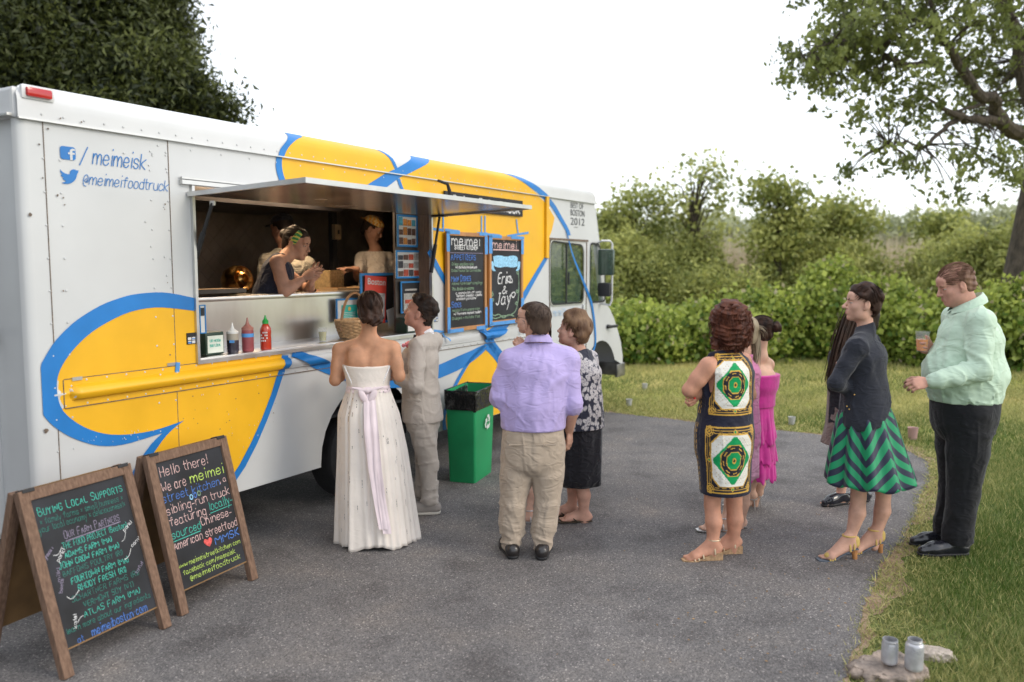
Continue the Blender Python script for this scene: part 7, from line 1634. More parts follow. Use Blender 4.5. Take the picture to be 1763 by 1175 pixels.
strands(p,H_brown,[([p.hq(.03,-.09,.05),p.hq(.03,-.12,-.05),p.hq(.03,-.11,-.18),p.hq(.02,-.10,-.26)],160,.020,.004,.004),([p.hq(-.05,-.06,.03),p.hq(-.06,-.08,-.06),p.hq(-.06,-.08,-.2)],90,.016,.004,.004)])
def glasses(p,m=None):
    mb=MB()
    for sx in(-1,1):
        mb.tube([Vector(p.hq(sx*.031+.021*math.cos(a),.100-.006*abs(math.cos(a))*(1 if math.cos(a)*sx>0 else 0),.006+.017*math.sin(a))-p.loc) for a in np.linspace(0,6.283,20)],.0018,5,False)
        mb.tube([Vector(p.hq(sx*.052,.094,.010)-p.loc),Vector(p.hq(sx*.074,.06,.010)-p.loc),Vector(p.hq(sx*.079,-.005,.006)-p.loc)],.0018,5)
    mb.tube([Vector(p.hq(-.011,.101,.010)-p.loc),Vector(p.hq(.011,.101,.010)-p.loc)],.0018,5); mb.build('glasses',m or M_black,p.root,True)
glasses(p)
F=Fld(); torso(F,J,.008); lo,hi=F.bounds(); fn=folds(5,.004,20); F.func(fn,lo,hi,.001,'add'); F.plane(J['nk']-UPV*.03,(0,0,1),.005); p.fld('top',F,cloth('muted_red_top',(.25,.06,.07)),.009)
shell(p,'skirt',cloth('dark_skirt',(.05,.04,.05)),[J['wst'][2],J['pel'][2],.62],[tuple(J['wst'][:2])]*3,[.14,.18,.20],[.12,.15,.17],yaw,n=60,fold=lambda th,t:.01*t*np.sin(th*9))
M_silv=mat('silver_sandal',(.55,.53,.52),.3,.7)
def sandal(p,a,d,m,sole,heel=0.0,L=.24,straps=((.0,.06),(.07,.03),(.12,.02)),wedge=False,ankle=True,hm=None,hw=.012):
    """simple strap sandal around a foot standing at ankle a (foot sole at a.z-.075)"""
    d=nrmz([d[0],d[1],0]); x=np.array([d[1],-d[0],0]); a=np.array(a,float); g=a[2]-.075-heel; mb=MB(); th=.008
    pts=[]
    prof=[(-.055,heel),(-.02,heel),(.06,heel*.45),(.115,0),(.17,0),(.205,.002)]
    n=len(prof); V=[]
    for i,(t,h) in enumerate(prof):
        w_=(.026,.030,.030,.040,.040,.022)[i]
        for s_,zz in((-1,0),(1,0),(1,-th),(-1,-th)): q=a+d*t+x*s_*w_; q[2]=g+h+zz*(1)+.006; V.append(q-p.loc)
    F_=[]
    for i in range(n-1):
        for k in range(4): F_.append((i*4+k,i*4+(k+1)%4,(i+1)*4+(k+1)%4,(i+1)*4+k))
    F_+=[(0,3,2,1),((n-1)*4,(n-1)*4+1,(n-1)*4+2,(n-1)*4+3)]
    mb.add([tuple(v) for v in V],F_); so=mb.build('sandal_sole',sole,p.root)
    if heel>.02:
        q=MB()
        if wedge:
            P2=[(-.055,heel-.002),(-.055,0.001),(.10,0.001),(.06,heel*.42),(0,heel-.005)]; V=[]
            for s_ in(-1,1):
                for t,h in P2: v=a+d*t+x*s_*.028; v[2]=g+h; V.append(tuple(v-p.loc))
            m5=len(P2); q.add(V,[tuple(range(m5)),tuple(range(2*m5-1,m5-1,-1))]+[(i,(i+1)%m5,m5+(i+1)%m5,m5+i) for i in range(m5)])
        else:
            t0=a-d*.035; t0[2]=g+heel+.002; t1=a-d*.045; t1[2]=g+.001; q.tube([Vector(t0-p.loc),Vector(t0*.5+t1*.5-p.loc),Vector(t1-p.loc)],[hw*1.9,hw*1.25,hw],10)
        q.build('heel',hm or sole,so,False)
    mb=MB()
    for t,hz in straps:
        A=[]
        for k in range(9):
            an=math.pi*k/8; w_=.038; hh=.048-.18*max(0,t-.0)*1.2; base=np.interp(t,[-.055,-.02,.06,.115,.2],[heel,heel,heel*.45,0,0]); v=a+d*(t+hz*0)+x*math.cos(an)*w_; v[2]=g+base+.004+math.sin(an)*max(.022,hh+.012*(t<.05)); A.append(Vector(v-p.loc))
        mb.tube(A,.0055,6)
    if ankle:
        mb.tube([Vector(a+d*math.cos(t)*.040+x*math.sin(t)*.036+UPV*.012-p.loc) for t in np.linspace(0,6.283,16)],.005,6,False)
    mb.build('sandal_strap',m,so,True)
for a in(aL,aR): sandal(p,a,(-.95,-.2),M_silv,M_silv,0)
# ================================================================ 5 BLOUSE WOMAN
p=newfig((1000,908),'older woman in leaf print blouse and black skirt beside the lilac shirt man',(.46,.24,.17),Y=5.95); P=p.P; yaw=-58; B=basis(yaw)
J=dict(B=B,pel=P(1000,735),wst=P(1000,690),chs=P(1001,645),nk=P(997,606),sL=P(972,634,-.1),sR=P(1010,630,.1),rx=(.165,.155,.16),ry=(.135,.125,.125))
J['sL']=J['nk']-UPV*.07-B[:,0]*.165; J['sR']=J['nk']-UPV*.07+B[:,0]*.165
torso(p.skin,J,-.015); p.head(P(986,571,.0),-72,14,0,.98,J['nk']+B[:,1]*.0,rn=.050,brow=(.15,.09,.06))
eL=P(978,685,-.16); wL=P(958,665,-.02); p.arm(J['sL'],eL,wL,(.047,.038,.032,.024)); p.hand(wL,(-.8,.2,.3),(0,.5,-1),-1,.7,.92); eR=P(1012,690,.15); wR=P(1000,660,.3); p.arm(J['sR'],eR,wR)
aL=P(1006,900,-.02); aR=P(985,885,.12); p.leg(J['pel']-B[:,0]*.085,P(1001,830,-.05),aL,(.085,.058,.056,.036)); p.leg(J['pel']+B[:,0]*.085,P(985,825,.1),aR,(.085,.058,.054,.036))
for a in(aL,aR): a[2]=.085; p.foot(a,(-.97,-.12),.235)
p.build_skin()
def ex(f,E,q):
    for a,b,c,r_ in ((0,.05,.105,.040),(-.03,.045,.098,.036),(0,-.02,.125,.05),(-.055,.0,.07,.04),(.055,0,.07,.04),(0,-.09,.04,.05),(-.045,-.07,-.01,.045),(.045,-.07,-.01,.045),(0,-.09,-.045,.035)): E((a,b,c),(r_,r_,r_*.85),.02)
cap_hair(p,H_sandy,1.03,.050,-.08,.030,.0045,9,ex); scalp_strands(p,H_sandy,420,.06,5,lambda x,y,z:(0,.2 if y>0 else -.3,-1),vol=1.08,wd=.0016,front=.05)
M_leaf=cloth('leaf_print_blouse',(.95,.95,.95),.04,.7,attr='print',crease=.004)
F=Fld(); torso(F,J,.016,shr=.058); sleeve(F,J['sL'],J['sL']*.25+eL*.75,J['sL']*.15+eL*.85,(.070,.066,.064)); sleeve(F,J['sR'],J['sR']*.25+eR*.75,J['sR']*.15+eR*.85,(.070,.066,.064)); F.loft([J['pel']+UPV*.0,J['wst']],[.188,.178],[.155,.148],B[:,0],.04)
lo,hi=F.bounds(); fn=folds(31,.005,15,5,(1,1,.5)); F.func(fn,lo,hi,.001,'add'); F.plane(J['pel']+UPV*.0,(0,0,-1),.004); F.plane(J['nk']-UPV*.01+B[:,1]*.0,nrmz(UPV+B[:,1]*.7),.005); o=p.fld('blouse',F,M_leaf,.0050)
rl=np.random.default_rng(3); LC=rl.normal(size=(2600,3)); LC/=np.linalg.norm(LC[:,:2],axis=1)[:,None]; LC=LC*rl.uniform(.13,.22,size=(2600,1)); LC[:,2]=rl.uniform(-.42,.25,2600); LC[:600]*=np.array([.75,.75,1]); LC[:600,2]=rl.uniform(.02,.16,600); LD=rl.normal(size=(2600,3)); LD/=np.linalg.norm(LD,axis=1)[:,None]
def leafp(X):
    out=np.tile(np.array([.022,.024,.042]),(len(X),1)); C=J['chs']; O_=np.argsort(X[:,2]); Zs=X[O_,2]

    for c,d in zip(LC,LD):
        q=C+c; i0,i1=np.searchsorted(Zs,[q[2]-.045,q[2]+.045]); cand=O_[i0:i1]; v=X[cand]-q; mm=(np.abs(v)<.045).all(1); m=cand[mm]
        if len(m)<3: continue
        w_=v[mm]; t=w_@d/.036; rad=np.linalg.norm(w_-np.outer(w_@d,d),axis=1)/.016; dd=np.abs(t)**1.6+rad; k=out[m]; k[dd<1]=(.50,.47,.47); k[(dd<1)&(rad<.13)]=(.05,.05,.08); k[(dd<1)&(dd>.86)]=(.25,.24,.27); out[m]=k
    return out
paint(o,leafp,p.loc)
shell(p,'skirt',cloth('black_skirt',(.014,.013,.017),.2),[J['pel'][2]+.05,J['pel'][2],.80,P(1000,832)[2]],[tuple(J['pel'][:2])]*4,[.165,.172,.185,.172],[.14,.145,.155,.15],yaw,n=72,fold=lambda th,t:.006*t*np.sin(th*7)+.003*np.sin(th*3))
M_ff=mat('brown_flip_flop',(.05,.035,.02),.6)
for a in(aL,aR):
    sandal(p,a,(-.97,-.12),M_ff,M_ff,0.0,straps=(),ankle=False)
    mb=MB(); d=nrmz([-.97,-.12,0]); x=np.array([d[1],-d[0],0]); t=a+d*.150; t[2]=.018
    for s_ in(-1,1):
        b_=a+d*.055+x*s_*.037; b_[2]=.012; m_=a+d*.10+x*s_*.026; m_[2]=.048; mb.tube([Vector(t-p.loc),Vector(m_-p.loc),Vector(b_-p.loc)],.0055,6)
    mb.build('thong_strap',M_ff,p.root,True)
# ================================================================ 6 SCARF DRESS WOMAN
p=newfig((1232,968),'woman with curly auburn hair in sleeveless navy, gold and white scarf-print dress',(.47,.22,.14),Y=5.20); P=p.P; yaw=-42; B=basis(yaw)
J=dict(B=B,pel=P(1247,745),wst=P(1250,695),chs=P(1252,645),nk=P(1247,600),sL=P(1208,628,-.02),sR=P(1292,625,.05),rx=(.185,.172,.18),ry=(.165,.15,.145))
sc_=(J['sR']+J['sL'])/2; J['sL']=sc_-B[:,0]*.19-UPV*0; J['sR']=sc_+B[:,0]*.185
torso(p.skin,J,-.02,shr=.050); eL=P(1187,672,-.10); wL=P(1215,684,.10); eR=P(1290,680,.28); wR=P(1215,672,.2)
p.arm(J['sL'],eL,wL,(.060,.048,.042,.028)); p.arm(J['sR'],eR,wR,(.06,.048,.042,.028)); p.hand(P(1262,676,.25)*0+wL,(.95,.1,.1),(0,1,0),-1,.5); p.hand(P(1202,678,-.03),(-.4,-.55,-.3),(-.6,.6,0),1,.9,.85)
p.head(P(1250,560,.02),-30,0,0,1.0,J['nk'],rn=.055)
aL=P(1228,955,-.04); aR=P(1262,950,.08); p.leg(J['pel']-B[:,0]*.085,P(1226,870,-.02),aL+UPV*0,(.09,.060,.060,.038)); p.leg(J['pel']+B[:,0]*.085,P(1264,868,.06),aR,(.09,.060,.060,.038))
aL[2]=.075+.045; aR[2]=.12
for a in (aL,aR): p.foot(a,(-.98,-.1),.24,heel=.045)
p.build_skin()
def curly(f,E,q):
    rr=np.random.default_rng(4)
    E((0,-.02,.045),(.115,.120,.108)); E((0,-.06,-.035),(.132,.098,.090))
    for i in range(70):
        d=nrmz(rr.normal(size=3)); 
        if d[1]>.45 and d[2]<.45: continue
        z=.0; c=np.array([d[0]*.120,-.035+d[1]*.112,.0+d[2]*.130]); 
        if c[2]<-.10: continue
        r_=rr.uniform(.018,.034); E(tuple(c),(r_,r_,r_),.012)
    for i in range(26):
        a=rr.uniform(-2.4,2.4); c=(math.sin(a)*rr.uniform(.08,.135),-.05-math.cos(a)*.065,rr.uniform(-.125,-.07)); r_=rr.uniform(.016,.028); E(c,(r_,r_,r_),.010)
    ds=[(*(rr.normal(size=3)*75),rr.uniform(0,6.28),.003) for _ in range(6)]; lo,hi=f.bounds(); f.func(lambda X:wav(X,ds),lo,hi,.001,'add')
    f.func(lambda X:((X-p.hc)@p.hB)[...,1]-.05,np.full(3,-99.),np.full(3,99.),.02,'i')
p.hair(curly,H_auburn,vs=.0045)
rr=np.random.default_rng(9); spec=[]
for i in range(900):
    d=nrmz(rr.normal(size=3)); 
    if d[1]>.4 and d[2]<.5: continue
    c=np.array([d[0]*.138,-.035+d[1]*.126,.0+d[2]*.146]); L_=rr.uniform(.03,.06); t=nrmz(np.cross(d,rr.normal(size=3)))*.014
    q=[p.hq(*(c)),p.hq(*(c+t+d*.006-np.array([0,0,L_*.3]))),p.hq(*(c-t+d*.004-np.array([0,0,L_*.65]))),p.hq(*(c+t*.5-np.array([0,0,L_])))]; spec.append((q,3,.005,.0015,.004))
strands(p,H_auburn,spec)
M_scarf=cloth('scarf_print',(1,1,1),.03,.65,attr='print',bump=.0003,crease=.0035)
F=Fld(); torso(F,J,.010,shr=.048,trap=False); F.loft([np.array([*P(1249,848)[:2],P(1249,848)[2]]),J['pel']-UPV*.1,J['pel']],[.178,.190,.192],[.150,.168,.172],B[:,0],.03); F.chain([J['nk']-UPV*.02,J['sL']*.55+J['nk']*.45+UPV*.006],[.052,.044],.03); F.chain([J['nk']-UPV*.02,J['sR']*.55+J['nk']*.45+UPV*.006],[.052,.044],.03)
lo,hi=F.bounds(); fn=folds(41,.0035,14,5,(.7,.7,1.2)); F.func(lambda X:fn(X)-.004*np.exp(-((X[...,2]-J['wst'][2])/.012)**2)*-1,lo,hi,.001,'add')
F.plane([0,0,P(1249,846)[2]],(0,0,-1),.004); F.plane(J['nk']-UPV*.012,nrmz(UPV+B[:,1]*.25),.004)
for a,s_ in(('sL',-1),('sR',1)): F.cone(J[a]+B[:,0]*s_*.012-UPV*.16,J[a]+B[:,0]*s_*.010+UPV*.1,.040,.060,.008,'s')
o=p.fld('dress',F,M_scarf,.0043)
bk=-B[:,1]; camr=np.array([1,0,0]); 
def panelc(a,b):
    """scarf square, a,b in -1..1"""
    A,Bb=np.abs(a),np.abs(b); mx=np.maximum(A,Bb); s_=A+Bb; G_=np.array([.62,.36,.06]); K_=np.array([.012,.013,.022]); W_=np.array([.74,.72,.66]); N=np.array([.0,.30,.09])
    o=np.tile(K_,(len(a),1)); rip=.015*np.sin(a*24)*np.sin(b*24)
    gold=((mx>.93)&(mx<.97))|((mx>.86)&(mx<.885))|((mx>.79+rip)&(mx<.81+rip)); o[gold]=G_
    cor=(np.hypot(A-.84,Bb-.84)<.15)&(np.sin(np.hypot(A-.84,Bb-.84)*95)>-.2); o[cor]=G_
    mid=(np.minimum(np.hypot(A-.84,Bb),np.hypot(A,Bb-.84))<.07); o[mid]=G_; mid2=(np.minimum(np.hypot(A-.84,Bb),np.hypot(A,Bb-.84))<.035); o[mid2]=N
    inn=(mx<.75)&(s_<1.24); o[(mx<.78)&(s_<1.30)]=G_; o[inn]=W_
    dots=(mx<.66)&(s_>.80)&(s_<1.1)&(np.sin(a*50)*np.sin(b*50)>.86); o[dots]=G_*.8
    dia=s_<.76; o[dia&(mx<.70)]=N; oc=(mx<.44)&(s_<.62+.04*np.cos(a*20)); o[(mx<.47)&(s_<.66)]=G_; o[oc]=K_
    o[(np.abs(np.hypot(a,b)-.38)<.014)&(np.sin(np.arctan2(b,a)*8)>-.1)&oc]=G_; g2=(mx<.25)&(s_<.37); o[(mx<.275)&(s_<.405)]=G_; o[g2]=N; o[np.hypot(a,b*.8)<.075]=G_; o[np.hypot(a,b*.8)<.035]=K_
    return o
pu=P(1262,650)*0
def scarfp(X):
    Bk=basis(yaw+22); c1=P(1264,660,-.1); c2=P(1261,775,-.1); out=np.tile(np.array([.012,.013,.03]),(len(X),1))
    rel=X-J['wst']; th=np.arctan2(rel@Bk[:,0],-(rel@Bk[:,1])); arc=th*.175; back=np.abs(th)<1.6
    th1=np.arctan2((c1-J['wst'])@Bk[:,0],-((c1-J['wst'])@Bk[:,1]))
    for (cpx,cpy,hw,hh) in ((1265,657,.165,.192),(1262,783,.172,.218)):
        z=P(cpx,cpy)[2]; q=P(cpx,cpy,-.15); ph0=math.atan2((q-J['wst'])@Bk[:,0],-((q-J['wst'])@Bk[:,1])); a=(arc-ph0*.175)/hw; b=(X[:,2]-z)/hh; m=(np.abs(a)<1)&(np.abs(b)<1)&back; out[m]=panelc(a[m],b[m])
        m2=(np.abs(a+1.55)<.05)|(np.abs(a+1.40)<.02); m2&=(np.abs(b)<1)&(np.sin(b*40+a*30)>-.5); out[m2]=(.55,.32,.05)
    return out
paint(o,scarfp,p.loc)
M_gold=mat('gold_sandal',(.62,.50,.34),.3,.6); M_cork=mat('cork_wedge',(.38,.24,.13),.8,var=.3,vscale=60)
for a in(aL,aR): sandal(p,a,(-.98,-.1),M_gold,M_cork,.045,straps=((-.0,0),(.075,0),(.105,0),(.13,0)),wedge=True)
mb=MB(); c=P(1196,686,-.10); mb.box(tuple(c-p.loc),(.006,.004,.005)); mb.build('red_nail',mat('red_polish',(.6,.03,.03),.2),p.root)
# ================================================================ 7 PINK KNIT WOMAN
p=newfig((1258,930),'fair-haired woman in pink knit, mostly hidden behind the scarf-print dress',(.48,.27,.19),Y=5.75); P=p.P; yaw=-50; B=basis(yaw)
J=dict(B=B,pel=P(1274,740),wst=P(1273,690),chs=P(1274,645),nk=P(1280,605),sL=P(1255,632,-.05),sR=P(1294,632,.05),rx=(.16,.14,.155),ry=(.125,.115,.12))
c_=(J['sL']+J['sR'])/2; J['sL']=c_-B[:,0]*.15; J['sR']=c_+B[:,0]*.13
torso(p.skin,J,-.01); p.head(P(1276,574,.0),-60,0,0,.95,J['nk'],rn=.046); p.arm(J['sL'],P(1262,690,-.1),P(1250,660,.1)); p.arm(J['sR'],P(1287,690,.1),P(1275,670,.3))
aL=P(1247,922,-.02); aR=P(1272,920,.05); p.leg(J['pel']-B[:,0]*.075,P(1258,840),aL); p.leg(J['pel']+B[:,0]*.075,P(1280,840),aR)
for a in(aL,aR): a[2]=.085; p.foot(a,(-.95,-.1),.23)
p.build_skin(); cap_hair(p,H_blond,1.0,.06,-.08,.03,.004,11,ear=False)
strands(p,H_blond,[([p.hq(.04,-.07,.06),p.hq(.06,-.09,-.03),p.hq(.06,-.09,-.14),p.hq(.04,-.08,-.24)],150,.018,.004,.005),([p.hq(.02,-.08,.04),p.hq(.03,-.12,.06),p.hq(.08,-.15,.02),p.hq(.13,-.14,-.03)],14,.008,.002,.008),([p.hq(.06,-.03,.03),p.hq(.085,-.04,-.05),p.hq(.08,-.05,-.18)],90,.010,.003,.004)])
M_pink=cloth('pink_knit',(.58,.20,.36),.1,.9,bump=.002,bs=160)
F=Fld(); torso(F,J,.012); sleeve(F,J['sR'],P(1287,690,.1),P(1275,670,.3),(.055,.048,.04)); sleeve(F,J['sL'],P(1262,690,-.1),P(1250,660,.1),(.055,.048,.04)); lo,hi=F.bounds(); F.func(folds(6,.004,18),lo,hi,.001,'add'); F.plane(J['nk']-UPV*.02,(0,0,1),.004); p.fld('cardigan',F,M_pink,.008)
shell(p,'skirt',cloth('pink_skirt',(.60,.28,.42)),[J['wst'][2],J['pel'][2],P(1280,820)[2]],[tuple(J['pel'][:2])]*3,[.14,.15,.155],[.115,.125,.13],yaw,n=60,fold=lambda th,t:.006*t*np.sin(th*9))
for a in(aL,aR): sandal(p,a,(-.95,-.1),M_silv,M_silv,0,straps=((.02,0),))
# ================================================================ 8 MAGENTA DRESS WOMAN
p=newfig((1300,900),'woman with dark bun in strapless magenta ruffled dress and silver heels',(.50,.29,.20),Y=6.25); P=p.P; yaw=-35; B=basis(yaw)
J=dict(B=B,pel=P(1302,735),wst=P(1305,695),chs=P(1307,652),nk=P(1308,612),sL=P(1285,632),sR=P(1322,628,.05),rx=(.155,.128,.148),ry=(.115,.10,.108))
c_=(J['sL']+J['sR'])/2; J['sL']=c_-B[:,0]*.15; J['sR']=c_+B[:,0]*.135
torso(p.skin,J,0,shr=.042); p.head(P(1308,572,0),-35,0,0,.96,J['nk'],rn=.046); p.arm(J['sL'],P(1285,690,.0),P(1280,670,.2),(.042,.035,.03,.022)); p.arm(J['sR'],P(1316,672,.18),P(1298,690,.35),(.042,.035,.03,.022))
aL=P(1290,868,-.0); aR=P(1300,872,.08); p.leg(J['pel']-B[:,0]*.08,P(1292,812),aL,(.08,.05,.05,.03)); p.leg(J['pel']+B[:,0]*.08,P(1309,812,.05),aR,(.08,.05,.05,.03))
hl=.085
for a in(aL,aR): a[2]=.075+hl; p.foot(a,(-.75,.5),.23,heel=hl)
p.build_skin()
def bun(f,E,q):
    E((0,-.018,.044),(.080,.100,.084)); E((0,-.05,-.01),(.070,.06,.06)); E((.055,-.118,.045),(.042,.036,.040),.008)
    for i in range(7): a=i*.9; E((.055+.03*math.cos(a),-.122+.01*math.sin(a*2),.045+.03*math.sin(a)),(.016,.016,.016),.006)
    lo,hi=f.bounds(); f.func(lambda X:.002*np.sin(((X-p.hc)@p.hB)[...,0]*140+((X-p.hc)@p.hB)[...,2]*60),lo,hi,.001,'add'); f.func(lambda X:((X-p.hc)@p.hB)[...,1]-.04,np.full(3,-99.),np.full(3,99.),.01,'i')
p.hair(bun,H_brown); scalp_strands(p,H_brown,120,.07,5,lambda x,y,z:(.6,-1,-.1),wd=.001)
M_mag=mat('magenta_chiffon',(.55,.02,.27),.7,var=.2,vscale=9,sheen=.3,bump=.002,bscale=60)
F=Fld(); torso(F,J,.011,trap=False); F.plane(J['chs']+UPV*.03,nrmz(UPV),.004); F.plane(J['wst']-UPV*.02,(0,0,-1),.004); F.loft([J['chs']-UPV*.04,J['chs']+UPV*.025],[.172,.176],[.132,.136],B[:,0],.01); F.plane(J['chs']+UPV*.034,nrmz(UPV),.004); lo,hi=F.bounds(); F.func(folds(7,.004,30,5,(1,1,.3)),lo,hi,.001,'add'); p.fld('bodice',F,M_mag,.006)
for i,(z0,z1,a0,a1) in enumerate(((J['wst'][2]+.03,P(1304,760)[2],.125,.165),(J['pel'][2]+.0,P(1304,792)[2],.14,.172),(J['pel'][2]-.10,P(1304,822)[2],.15,.165))):
    ph=i*2.1; shell(p,'ruffle',M_mag,[z0,(z0+z1)/2,z1],[tuple(J['pel'][:2])]*3,[a0,(a0+a1)/2,a1],[a0*.8,(a0+a1)/2*.82,a1*.85],yaw,n=130,fold=lambda th,t,ph=ph:.011*t*np.sin(th*8+ph+1.3*np.sin(th*3))+.006*t*np.sin(th*21+2*np.sin(th*5)),hem=lambda th,ph=ph:.018*np.sin(th*9+ph)+.012*np.sin(th*23))
F=Fld(); F.loft([J['wst']+UPV*.03,J['pel'],P(1306,795)],[.130,.150,.145],[.10,.12,.12],B[:,0],.02); p.fld('underskirt',F,M_mag,.010)
for a in(aL,aR): sandal(p,a,(-.75,.5),M_silv,M_silv,hl,straps=((.0,0),(.12,0),(.145,0)),hw=.004)
# ================================================================ 9 GREY DRESS WOMAN
p=newfig((1462,890),'long-haired woman in grey floral dress and black cardigan, mostly hidden',(.47,.26,.18),Y=6.4); P=p.P; yaw=-40; B=basis(yaw)
J=dict(B=B,pel=P(1457,720),wst=P(1456,672),chs=P(1457,630),nk=P(1462,592),sL=P(1440,612),sR=P(1480,612,.05),rx=(.165,.14,.155),ry=(.12,.11,.115))
c_=(J['sL']+J['sR'])/2; J['sL']=c_-B[:,0]*.16; J['sR']=c_+B[:,0]*.16
torso(p.skin,J,-.01); p.head(P(1486,553,0),-60,0,0,.97,J['nk'],rn=.047,brow=(.03,.02,.015)); eL=P(1434,664,-.08); wL=P(1465,668,-.0); p.arm(J['sL'],eL,wL,(.044,.036,.03,.023)); p.hand(wL,(.9,.1,.3),(0,1,0),-1,.4); p.arm(J['sR'],P(1485,660,.1),P(1470,575,-.02)); p.hand(P(1466,600,-.10),(.1,0,1),(0,.9,0),1,.4,.9)
aL=P(1448,868,-.02); aR=P(1483,872,.05); p.leg(J['pel']-B[:,0]*.085,P(1446,810),aL,(.085,.052,.052,.032)); p.leg(J['pel']+B[:,0]*.085,P(1480,810),aR,(.085,.052,.052,.032))
for a in(aL,aR): a[2]=.08; p.foot(a,(-.9,-.35),.23)
p.build_skin(); cap_hair(p,H_black,1.0,.062,-.08,.03,.003,12,ear=False)
strands(p,H_brown,[([P(1470,532,-.06),P(1456,560,-.09),P(1443,600,-.13),P(1432,655,-.15)],240,.022,.004,.006),([P(1474,540,-.04),P(1462,575,-.07),P(1450,610,-.11),P(1438,645,-.13)],160,.020,.004,.006)])
M_bcard=cloth('black_cardigan',(.018,.019,.024),.15,.9,bump=.0012,bs=220)
F=Fld(); torso(F,J,.014); sleeve(F,J['sL'],eL,eL*.35+wL*.65,(.056,.052,.044)); F.loft([P(1444,745)+0*J['pel'],J['wst']],[.12,.165],[.12,.14],B[:,0],.03); lo,hi=F.bounds(); F.func(folds(8,.004,18),lo,hi,.001,'add'); F.plane(J['nk']-UPV*.0,(0,0,1),.004); F.func(lambda X:(X-J['pel'])@B[:,1]-.06-.3*np.clip(X[...,2]-J['wst'][2]-.1,0,1),np.full(3,-99.),np.full(3,99.),.01,'i') ; F.plane(P(1444,742),(0,0,-1),.004); p.fld('cardigan',F,M_bcard,.008)
M_gd=cloth('grey_floral_dress',(1,1,1),.05,.75,attr='print'); F=Fld(); torso(F,J,.008,trap=False); F.plane(J['chs']+UPV*.07,(0,0,1),.004); F.loft([P(1455,765),J['pel'],J['wst']],[.21,.175,.150],[.18,.135,.12],B[:,0],.03); F.plane(P(1455,762),(0,0,-1),.004); lo,hi=F.bounds(); F.func(folds(9,.005,16,4,(1,1,.3)),lo,hi,.001,'add'); o=p.fld('dress',F,M_gd,.008)
FC=rl.uniform(-.3,.3,(120,3)); FC[:,2]=rl.uniform(-.45,.4,120)
def gdp(X):
    o=np.tile(np.array([.205,.165,.145]),(len(X),1))
    for c in FC:
        v=X-(J['pel']+c); r_=np.linalg.norm(v,axis=1); m=(r_<.018+.006*np.sin(np.arctan2(v[:,2],v[:,0])*5))&(r_>.004); o[m]=(.07,.055,.055)
    return o
paint(o,gdp,p.loc)
M_flat=mat('black_patent_flat',(.012,.013,.02),.2,coat=.5)
for a in(aL,aR): shoe(p,a-UPV*.0,(-.9,-.35),M_flat,.24,'flat_shoe',w=.82)
# ================================================================ 10 CARDIGAN WOMAN, STRIPED SKIRT
p=newfig((1478,965),'short-haired woman in dark cardigan and green and navy chevron skirt',(.50,.27,.19),Y=5.22); P=p.P; yaw=-55; B=basis(yaw)
J=dict(B=B,pel=P(1490,725),wst=P(1489,672),chs=P(1487,615),nk=P(1490,568),sL=P(1450,596,-.08),sR=P(1520,594,.1),rx=(.165,.140,.165),ry=(.13,.115,.125))
c_=(J['sL']+J['sR'])/2; J['sL']=c_-B[:,0]*.175; J['sR']=c_+B[:,0]*.165
torso(p.skin,J,-.015); p.head(P(1484,524,.0),-84,4,0,.98,J['nk'],rn=.046,brow=(.03,.018,.012),nose=1.08)
eL=P(1440,660,-.14); wL=P(1467,668,.05); eR=P(1500,665,.22); wR=P(1448,650,.15); p.arm(J['sL'],eL,wL,(.046,.038,.034,.025)); p.arm(J['sR'],eR,wR,(.046,.038,.034,.025))
p.hand(wL*.98+P(1462,662,.05)*.02,(.8,.1,.4),(-.1,.8,.2),-1,.4); p.hand(P(1456,650,.0),(-.2,-.3,.9),(.3,.7,0),1,.7,.9)
aL=P(1461,945,-.06); aR=P(1505,942,.06); p.leg(J['pel']-B[:,0]*.085,P(1478,855,-.04),aL,(.085,.056,.058,.034)); p.leg(J['pel']+B[:,0]*.085,P(1521,850,.05),aR,(.085,.056,.058,.034))
hl=.07; aL[2]=aR[2]=.075+hl
for a in(aL,aR): p.foot(a,(-.97,-.08),.235,heel=hl)
p.build_skin(); 
def exs(f,E,q):
    for a,b,c,r_ in ((-.02,.050,.085,.030),(0,.04,.10,.036),(0,-.02,.105,.05),(-.06,.02,.055,.028),(.06,.02,.055,.028),(0,-.085,.06,.045)): E((a,b,c),(r_,r_,r_*.75),.02)
cap_hair(p,H_brown,.985,.052,-.085,.038,.0028,13,exs); scalp_strands(p,H_brown,380,.045,5,lambda x,y,z:(0,.9 if (y>-.02 and z>.03) else -.3,-.8),vol=1.02,wd=.0014,front=.05)
M_card=cloth('charcoal_knit',(.026,.028,.038),.15,.92,crease=.005,bump=.0012,bs=240)
F=Fld(); torso(F,J,.013,shr=.055); sleeve(F,J['sL'],eL,wL*.75+eL*.25,(.060,.056,.042)); sleeve(F,J['sR'],eR,wR*.8+eR*.2,(.060,.056,.042)); F.loft([J['pel']+UPV*.0-B[:,1]*.01,J['wst']],[.200,.162],[.178,.142],B[:,0],.04); F.cone(J['nk']-UPV*.02,J['nk']+UPV*.030,.060,.054,.012)
lo,hi=F.bounds(); fn=folds(51,.007,14,5,(1,1,.6)); fe=folds(52,.008,34,4,(1,1,.8)); F.func(lambda X:fn(X)+fe(X)*np.exp(-(np.linalg.norm(X-eL,axis=-1)/.09)**2),lo,hi,.001,'add')
F.plane(J['nk']+UPV*.035,nrmz(UPV+B[:,1]*.35),.005)
